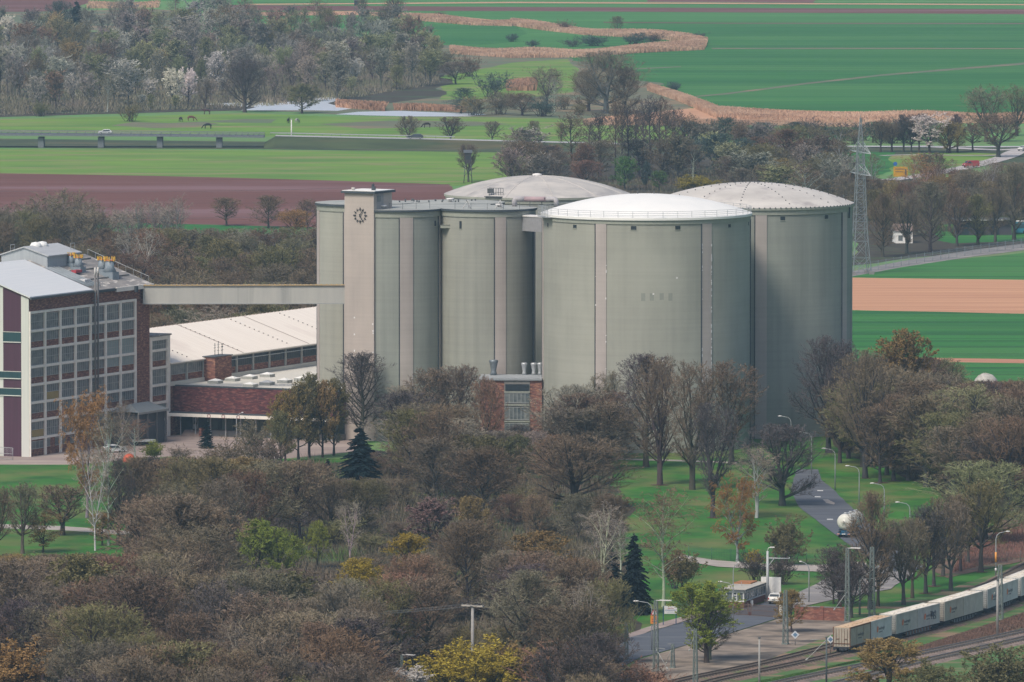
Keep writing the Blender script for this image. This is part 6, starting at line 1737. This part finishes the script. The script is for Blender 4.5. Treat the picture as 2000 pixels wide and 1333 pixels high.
# roadside and marsh
T('mop',797,279,52,44,'grey',"small bare tree left of the dark estate car on the country road", var=0)
T('mop',880,279,50,46,'mauve',"round bare tree right of the dark estate car", var=1)
T('mop',961,281,44,32,'grey',"small bare roadside tree with a nest, right of the round one", var=2)
T('mop',1043,280,44,24,'grey',"thin bare roadside tree, third right of the estate car", var=3)
T('mop',1096,279,38,26,'olive',"thin olive roadside tree, rightmost before the alders", var=0)
T('mop',915,356,74,40,'mauve',"lone dark bare tree beside the hunting stand left of the dome", var=2)
T('round',1025,358,82,90,'mauve',"bare thicket tree right of the lone tree above the grey-streaked dome", var=1)
T('round',1000,352,60,60,'grey',"lower bare thicket tree between lone tree and thicket", var=4)
T('round',1070,350,66,50,'dark',"dark bare tree at the thicket's right end above the grey dome", var=7)
T('big',1184,222,122,120,'grey',"great rounded bare tree standing alone at the marsh edge", var=0, trunk=(.2,.19,.18))
T('big',1150,218,80,66,'mauve',"lower bare tree on the left flank of the great rounded tree", var=1)
T('big',1222,222,90,70,'mauve',"lower bare tree on the right flank of the great rounded tree", var=2)
T('birch',1083,222,72,34,'pale',"single white birch among the marsh bushes", var=0, trunk=(.55,.53,.5))
T('poplar',1068,208,78,60,'grey',"feathery grey tree behind the white marsh birch")
T('round',1206,62,30,26,'olive',"tiny lone tree in the reed ring on the far fields", var=0)
T('poplar',770,28,58,54,'olive',"feathery olive tree standing alone at the top of the photo")
T('mop',708,30,34,22,'grey',"small far tree beside the small hunting stand", var=1)
T('big',756,72,54,44,'dark',"dark crown below the feathery olive tree at top", var=2)
T('poplar',1926,278,112,80,'grey',"tall feathery tree behind the junction at right, left of two")
T('poplar',1986,266,100,66,'olive',"tall feathery tree near the right edge, right of two", var=1)
T('mop',1950,308,84,84,'mauve',"dark-trunked roadside tree inside the junction's curve", var=3)
T('bloom',1815,300,78,56,'white',"large white blossoming tree beside the country road at right", var=2)
T('big',1855,300,62,60,'ochre',"olive-topped spreading tree right of the large white blossom", var=0)
T('mop',1900,296,56,40,'mauve',"bare tree left of the junction behind the olive-topped tree", var=2)
for x,y,h,w,lb in [(424,175,74,44,"round white blossoming tree highest in the far wood"),(340,210,76,36,"white blossoming tree, left of a pair in the far wood"),(368,208,74,30,"white blossoming tree, right of a pair in the far wood"),(693,160,46,26,"cone-shaped white blossoming tree above the pond"),(293,190,36,20,"small white blossoming tree left of the blossoming pair"),(18,90,60,30,"whitish flowering tree at the far left top")]:
    T('bloom',x,y,h,w,'white',lb)
T('big',478,220,104,76,'dark',"dark spreading bare tree standing in front of the far wood", var=1)
T('leafy',590,222,58,62,'palegreen',"pale green flat-topped willow clump at the pond's left end", var=0)
T('big',118,88,86,56,'teal',"dark evergreen-looking crown at the top left, left of two", var=0)
T('conifer',150,92,92,58,'teal',"dark evergreen crown at the top left, right of two", var=0)
T('shrub',255,238,42,52,'olive',"olive shrub standing alone on the pasture before the far wood")
T('shrub',80,228,34,36,'olive',"olive shrub at the far wood's foot near the left edge", var=1)
# --- woods -------------------------------------------------------------------------
taken = [(t[3],t[4]) for t in TREES]
R1 = random.Random(9)
Z1 = [(250,930),(640,915),(760,905),(1000,905),(1190,1000),(1220,1100),(1215,1180),(1150,1290),(1190,1430),(1150,1560),(-60,1560),(-60,1150),(130,1120),(240,1110)]
for x,y in scatter(Z1, 52, 24, 300, 21, taken):
    if len([1 for t in TREES if t[6] == 'lower wood']) > 296: break
    tn = pick(R1, [('mauve',34),('grey',28),('red',11),('olive',12),('dark',8),('ochre',2),('pink',1)])
    h = R1.choice((R1.uniform(10,13),R1.uniform(12,16),R1.uniform(13,17)))*S(y); h0 = h; h = fit(x, y, h, h*.7, KEEP)
    if h < 4.0*S(y): continue
    kd = 'round' if R1.random() < .84 else ('big' if R1.random() < .5 else 'lime')
    if tn == 'lime' or tn in ('ochre','olive') and R1.random() < .35: kd = 'leafy'
    if R1.random() < .03: kd, tn = 'birch', 'pale'
    T(kd, x, y, h, max(h,h0*.5)*R1.uniform(.62,.90) if kd != 'birch' else h*.5, tn, None, 'lower wood', jit=.30)
for x,y in scatter([(260,940),(700,940),(1180,960),(1200,1180),(1150,1300),(700,1330),(0,1330),(0,1130),(240,1100)], 70, 24, 80, 5, []):
    hs = fit(x, y, R1.uniform(3.0,5.0)*S(y), 60, KEEP)
    if hs < 1.8*S(y): continue
    T('shrub', x, y, hs, R1.uniform(6,9)*S(y), pick(R1,[('mauve',3),('grey',3),('dark',2),('olive',3)]), None, 'lower wood')
for x,y in scatter([(680,896),(1060,886),(1190,884),(1190,925),(1060,935),(680,942)], 36, 12, 30, 8, [(703,962)]):
    h = R1.uniform(8.5,12.5)*S(y); h = fit(x, y, h, 60, [(930,1062,842),(655,760,880)])
    if h > 4*S(y): T('round', x, y, h, max(h,80)*R1.uniform(.8,1.1), pick(R1,[('grey',4),('mauve',3),('pale',2),('dark',1)]), None, 'silo foot')
# wood behind the factory
Z2 = [(-30,500),(300,470),(620,485),(640,770),(300,770),(280,640),(-30,640)]
for x,y in scatter(Z2, 36, 18, 92, 31):
    tn = pick(R1, [('mauve',30),('grey',30),('red',8),('olive',18),('orange',2),('pale',8)])
    kd = 'birch' if tn == 'pale' else pick(R1,[('round',7),('lime',3),('poplar',1)])
    h = fit(x, y, R1.uniform(12,17)*S(y), 30, [(215,640,446),(-20,215,412)])
    if h < 3.5*S(y): continue
    T(kd, x, y, h, max(h,70)*R1.uniform(.55,.8), tn, None, 'wood behind the factory')
for x,y,h,w in [(95,500,120,110),(40,505,110,100),(190,505,110,110),(130,495,126,90),(265,520,128,60),(310,520,130,60),(338,524,140,60),(242,515,110,60)]:
    T('poplar',x,y,h,w,'pale' if x > 230 else 'grey',None,'wood behind the factory', trunk=(.30,.29,.28))
for x,y,h,w,tn in [(442,442,56,60,'mauve'),(524,446,64,70,'mauve'),(574,470,60,60,'orange'),(600,460,70,60,'mauve'),(350,560,70,80,'red')]:
    T('round',x,y,h,w,tn,None,'wood behind the factory')
# far marsh wood
Z3 = [(-40,75),(130,80),(330,66),(560,62),(760,84),(850,110),(860,165),(700,190),(620,200),(470,212),(-40,228)]
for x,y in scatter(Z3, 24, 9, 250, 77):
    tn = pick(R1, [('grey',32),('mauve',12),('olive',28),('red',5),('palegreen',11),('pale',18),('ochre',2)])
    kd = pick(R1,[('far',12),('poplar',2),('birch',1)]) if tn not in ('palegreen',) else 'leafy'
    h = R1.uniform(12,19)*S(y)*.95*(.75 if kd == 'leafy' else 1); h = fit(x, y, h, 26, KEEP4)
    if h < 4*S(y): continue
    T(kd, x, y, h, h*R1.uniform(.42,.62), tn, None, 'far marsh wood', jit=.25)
# marsh bushes
for i,(x,y,h,w) in enumerate([(900,222,26,60),(930,226,36,60),(975,224,40,70),(1020,226,40,70),(1060,228,36,60),(995,208,34,60),(890,165,40,60),(920,150,38,50),(960,190,44,70),(850,150,36,60),(870,128,30,50),(1100,215,34,46),(905,205,30,44),(1130,225,22,30)]):
    T('shrub' if i%3 else 'round',x,y,h*1.1,w,('teal','olive','grey','mauve')[i%4],None,'marsh')
for i,(x,y,h,w) in enumerate([(1000,82,16,34),(1105,60,22,32),(1120,92,18,44),(1165,90,22,60),(1240,88,24,70),(1275,86,24,46),(1362,78,16,40),(1040,92,14,30),(1316,180,20,34),(860,32,10,20),(485,26,12,22),(1320,176,16,20)]):
    T('shrub',x,y,h,w,('teal','mauve','dark','teal')[i%4],None,'reed ring')
# hedge belt along the road
for i in range(26):
    x = 1345+i*18; y = 281+R1.uniform(-3,2)-(5 if i%2 else 0); T('shrub' if i%4 else 'round',x,y,R1.uniform(32,50),R1.uniform(40,60),('teal','dark','mauve','teal')[i%4],None,'roadside hedge')
for i,x in enumerate([1742,1765,1780,1795,1850,1870,1720]):
    T('mop',x,298,R1.uniform(56,80),R1.uniform(36,46),('mauve','dark')[i%2],None,'roadside hedge')
# belt behind the domes
Z5 = [(990,330),(1120,350),(1300,345),(1420,310),(1620,320),(1700,350),(1750,400),(1700,440),(1560,420),(1400,400),(1200,395),(1000,385)]
for x,y in scatter(Z5, 30, 13, 74, 13):
    tn = pick(R1, [('mauve',30),('grey',26),('olive',20),('red',12),('ochre',5),('teal',6)])
    kd = pick(R1,[('far',4),('round',3),('lime',1),('birch',1),('leafy',1)]); h = fit(x, y, R1.uniform(9,14)*S(y), 40, KEEP3+KEEP2)
    if h < 3*S(y): continue
    T(kd, x, y, h, max(h,60)*R1.uniform(.6,.95), tn, None, 'belt behind the domes')
Z6 = [(1690,420),(1750,370),(1900,380),(2040,360),(2040,440),(1860,452),(1720,470)]
for x,y in scatter(Z6, 30, 16, 34, 15):
    tn = pick(R1, [('mauve',30),('grey',20),('olive',16),('red',10),('ochre',8)]); h = fit(x, y, R1.uniform(8,13)*S(y), 40, KEEP2)
    if h < 3.5*S(y): continue
    T('round' if R1.random() < .7 else 'mop', x, y, h, h*R1.uniform(.6,.85), tn, None, 'thicket behind the pylon')
# grove right of the silos
Z7 = [(1650,850),(1720,800),(1850,790),(2040,790),(2060,980),(1960,1010),(1880,990),(1800,960),(1700,925),(1655,900)]
for x,y in scatter(Z7, 38, 18, 72, 19, [(1690,935),(1765,880)]):
    tn = pick(R1, [('mauve',40),('grey',16),('dark',14),('red',14),('palegreen',10),('olive',8)])
    h = R1.uniform(12,18)*S(y); h = min(h, (y-700) if x < 1850 else (y-745)); T(pick(R1,[('round',6),('big',3),('lime',2)]), x, y, h, h*R1.uniform(.65,.95), tn, None, 'grove right of the silos')
for x,y,h,w in [(1950,800,44,90),(1995,790,50,70),(1905,800,50,70),(1860,780,50,60)]:
    T('leafshrub',x,y,h,w,'palegreen',None,'grove right of the silos')

for t_ in TREES:
    if t_[6] == 'avenue' or (t_[0].location.z == 0 and t_[5] and 'lawn' in t_[5] and t_[1] in ('lime','round','big')):
        R_ = random.Random(int(t_[3])); c_ = G(t_[3], t_[4]); mb = MB(); r0 = R_.uniform(1.0,1.9)
        mb.poly([(c_.x+r0*R_.uniform(.7,1.25)*math.cos(2*math.pi*k/14), c_.y+r0*R_.uniform(.7,1.25)*math.sin(2*math.pi*k/14), .072) for k in range(14)])
        struct("bare_soil", mb, M_soilp)
# labels of trees: by look, then counted from the left within their row
ORD = "first second third fourth fifth sixth seventh eighth ninth tenth eleventh twelfth thirteenth fourteenth fifteenth sixteenth seventeenth eighteenth nineteenth twentieth".split()
ZP = {'silo foot':'thicket at the silos\' foot','lower wood':'lower left wood','wood behind the factory':'wood behind the factory','far marsh wood':'far marsh wood','belt behind the domes':'belt behind the domes','thicket behind the pylon':'thicket beyond the pylon',
      'grove right of the silos':'grove right of silos','avenue':'avenue behind the train','dock':'clump before the loading dock','yard':'shrubs at the factory yard','roadside':'row along the pylon road','birches':'birches beyond the pylon',
      'alders':'upright row behind the domes','marsh':'marsh bushes by the pond','reed ring':'reed ring on far fields','roadside hedge':'hedge along the country road'}
by = {}
for t, kind, tint, px, pyb, label, zone in TREES:
    if label: tag(t, label, 'shrub' if 'shrub' in kind else 'tree')
    else: by.setdefault((zone, kind, tint), []).append((px, pyb, t))
for (zone, kind, tint), L in by.items():
    ys = sorted(p[1] for p in L); n = len(L)
    nb = 1 if n <= 5 else (2 if n <= 14 else -(-n//14))
    L.sort(key=lambda p: p[1])
    bands = [L[i*n//nb:(i+1)*n//nb] for i in range(nb)]
    names = [''] if nb == 1 else (['rear of ','front of '] if nb == 2 else ['%s row of ' % ORD[k] for k in range(nb)])
    for bnd, nm in zip(bands, names):
        bnd.sort(key=lambda p: p[0])
        for i, (px, pyb, t) in enumerate(bnd):
            where = (nm + ZP[zone]) if nm else ZP[zone]
            lb = "%s %s, %s from left, %s" % (LOOK[tint], NOUN[kind], ORD[i], where) if len(bnd) > 1 else "only %s %s, %s" % (LOOK[tint], NOUN[kind], where)
            tag(t, lb, 'shrub' if 'shrub' in kind else 'tree', "trees of the " + ZP[zone])

# --- reeds and dry grass as masses -----------------------------------------------------
def reeds(name, front, back, n, h, m_, seed, w=.22):
    R_ = np.random.RandomState(seed)
    def along(P, t):
        P = np.array([[*G(x,y)[:2]] for x,y in P]); d = np.r_[0,np.cumsum(np.hypot(*np.diff(P,axis=0).T))]; d /= d[-1]
        return np.c_[np.interp(t,d,P[:,0]), np.interp(t,d,P[:,1])]
    t = R_.rand(n); u = R_.rand(n)[:,None]
    p = along(front,t)*(1-u)+along(back,t)*u
    hh = h*R_.uniform(.75,1.1,n)*(.80+.20*np.sin(p[:,0]*.11+1.3*np.sin(p[:,0]*.037)))*(.62+.38*np.minimum(1,6*np.minimum(u[:,0],1-u[:,0])+.2*R_.rand(n))); a = R_.uniform(0,6.28,n); lx = R_.normal(0,.18,n)*hh; ly = R_.normal(0,.18,n)*hh
    ww = w*R_.uniform(.6,1.3,n); dx, dy = np.cos(a)*ww/2, np.sin(a)*ww/2
    V = np.empty((n*4,3)); z0 = np.zeros(n)
    V[0::4] = np.c_[p[:,0]-dx,p[:,1]-dy,z0]; V[1::4] = np.c_[p[:,0]+dx,p[:,1]+dy,z0]
    V[2::4] = np.c_[p[:,0]+dx*.7+lx,p[:,1]+dy*.7+ly,hh]; V[3::4] = np.c_[p[:,0]-dx*.7+lx,p[:,1]-dy*.7+ly,hh*.96]
    me = bpy.data.meshes.new(name); me.from_pydata(V.tolist(), [], np.arange(n*4).reshape(-1,4).tolist()); me.materials.append(m_)
    o = bpy.data.objects.new(name, me); COL.objects.link(o); o['kind'] = 'stuff'; return o
M_reed = mat("dry_reed", (.56,.36,.25), (.42,.26,.18), (.06,.06,.3), c3=(.64,.44,.32), scale3=(.02,.05,.1), lo3=.45, hi3=.65)
M_reed2 = mat("dry_reed_russet", (.46,.27,.18), (.34,.20,.14), (.1,.1,.3))
reeds("reed_bed", [(880,106),(1000,114),(1130,113),(1250,104),(1376,98)], [(880,96),(1000,100),(1130,102),(1250,94),(1372,84)], 40000, 2.3, M_reed, 1, .26)
reeds("reed_bed", [(996,50),(1060,60),(1150,70),(1280,76),(1340,84),(1378,94)], [(1000,42),(1060,50),(1150,60),(1280,66),(1340,72),(1382,80)], 32000, 2.3, M_reed, 2, .26)
reeds("reed_bed", [(770,36),(850,44),(920,50),(1000,52)], [(780,30),(850,34),(920,42),(1000,44)], 20000, 2.1, M_reed, 3, .26)
reeds("reed_bed", [(1265,178),(1330,200),(1400,232),(1500,238),(1700,240),(1900,242),(2060,242)], [(1270,172),(1345,196),(1400,216),(1500,220),(1700,224),(1900,226),(2060,226)], 60000, 2.2, M_reed, 4, .24)
reeds("reed_bed", [(1140,244),(1260,246),(1400,244),(1700,250)], [(1140,236),(1260,238),(1400,238),(1700,242)], 22000, 1.3, M_reed, 5, .26)
reeds("reed_bed", [(990,178),(1048,178)], [(992,166),(1046,166)], 2600, 3.2, M_reed2, 6, .36)
reeds("reed_bed", [(656,210),(700,214),(752,218)], [(658,202),(700,206),(750,212)], 3000, 3.2, M_reed2, 7, .3)
reeds("reed_bed", [(770,216),(860,218),(910,220)], [(770,212),(860,214),(910,214)], 2600, 2.2, M_reed2, 8, .3)
reeds("reed_bed", [(170,17),(250,17),(310,16)], [(176,10),(250,9),(310,8)], 4000, 2.4, M_reed, 9, .42)
reeds("dry_grass", [(1010,1360),(1160,1360),(1310,1345)], [(1030,1310),(1160,1320),(1290,1322)], 5200, 1.3, M_reed2, 10, .06)
reeds("dead_brush", [(1770,1288),(1860,1262),(2010,1226)], [(1780,1272),(1880,1240),(2010,1196)], 9000, .55, mat("dead_brush",(.20,.12,.095),(.15,.10,.08),.4), 11, .10)
reeds("dead_brush", [(1860,1120),(1940,1102),(2030,1086)], [(1880,1085),(1950,1040),(2030,1010)], 8000, .7, mat("dead_brush_red",(.24,.12,.10),(.17,.10,.08),.4), 12, .10)
reeds("tall_grass", [(1420,1345),(1560,1318),(1700,1290)], [(1520,1330),(1640,1302),(1720,1284)], 9000, .45, mat("tall_grass",(.06,.15,.035),(.09,.16,.04),.4), 13, .08)
def undergrowth(poly, n, h, m_, seed, w):
    R_ = np.random.RandomState(seed); P = []; xs = [p[0] for p in poly]; ys = [p[1] for p in poly]
    while len(P) < n:
        q = (R_.uniform(min(xs),max(xs)), R_.uniform(min(ys),max(ys)))
        if inside(q, poly): g_ = G(*q); P.append((g_.x, g_.y))
    p = np.array(P); hh = h*R_.uniform(.3,1.1,n)*(.55+.45*np.sin(p[:,0]*.35+p[:,1]*.11)*np.cos(p[:,1]*.07-p[:,0]*.2)); a = R_.uniform(0,6.28,n)
    dx, dy = np.cos(a)*w/2, np.sin(a)*w/2; lx = R_.normal(0,.35,n)*hh; ly = R_.normal(0,.35,n)*hh
    V = np.empty((n*3,3)); z0 = np.zeros(n)
    V[0::3] = np.c_[p[:,0]-dx,p[:,1]-dy,z0]; V[1::3] = np.c_[p[:,0]+dx,p[:,1]+dy,z0]; V[2::3] = np.c_[p[:,0]+lx,p[:,1]+ly,hh]
    me = bpy.data.meshes.new("undergrowth"); me.from_pydata(V.tolist(), [], np.arange(n*3).reshape(-1,3).tolist()); me.materials.append(m_)
    o = bpy.data.objects.new("undergrowth", me); COL.objects.link(o); o['kind'] = 'stuff'
M_ug = mat("undergrowth_brown", (.17,.125,.10), (.12,.12,.065), (.08,.08,.1), c3=(.09,.15,.04), scale3=(.05,.05,.1), lo3=.55, hi3=.68)
undergrowth([(250,935),(640,910),(900,884),(1180,884),(1212,960),(1226,1110),(1240,1235),(1150,1290),(1230,1400),(-100,1400),(-100,1140),(240,1110)], 90000, 3.2, M_ug, 21, .16)
undergrowth(Z3, 60000, 3.5, mat("marsh_undergrowth", (.24,.20,.16), (.17,.17,.10), (.03,.03,.1)), 22, .3)
undergrowth([(1650,745),(1760,745),(2100,765),(2100,1000),(2000,1035),(1880,995),(1800,940),(1700,900),(1650,878)], 26000, 2.2, M_ug, 23, .16)
undergrowth(Z5, 16000, 2.5, M_ug, 24, .2); undergrowth(Z6, 12000, 2.2, M_ug, 25, .2); undergrowth(Z2, 16000, 2.5, M_ug, 26, .2)
# --- air -------------------------------------------------------------------------------
hb = MB(); hb.box(-5600,5600,-400,12900,-1.0,137.0)
hm_, ht, hbs = nodes("haze")
ht.nodes.remove(hbs)
pv = ht.nodes.new("ShaderNodeVolumePrincipled")
pv.inputs['Color'].default_value = (.48,.76,1.0,1); pv.inputs['Density'].default_value = HAZE
ht.links.new(pv.outputs[0], ht.nodes["Material Output"].inputs['Volume'])
hz = hb.build("haze", hm_); hz['kind'] = 'stuff'
hz.display_type = 'WIRE'
print('top sheet', max(l for b, l in LAID)*.004)
labs = {}
for o in ALL: labs.setdefault(o['label'], []).append(o)
dups = [k for k, v in labs.items() if len(v) > 1]
if dups: print("DUPLICATE LABELS:", dups[:10])
bad = [k for k in labs if not 4 <= len(k.split()) <= 16]
if bad: print("LABEL LENGTH:", bad[:10])
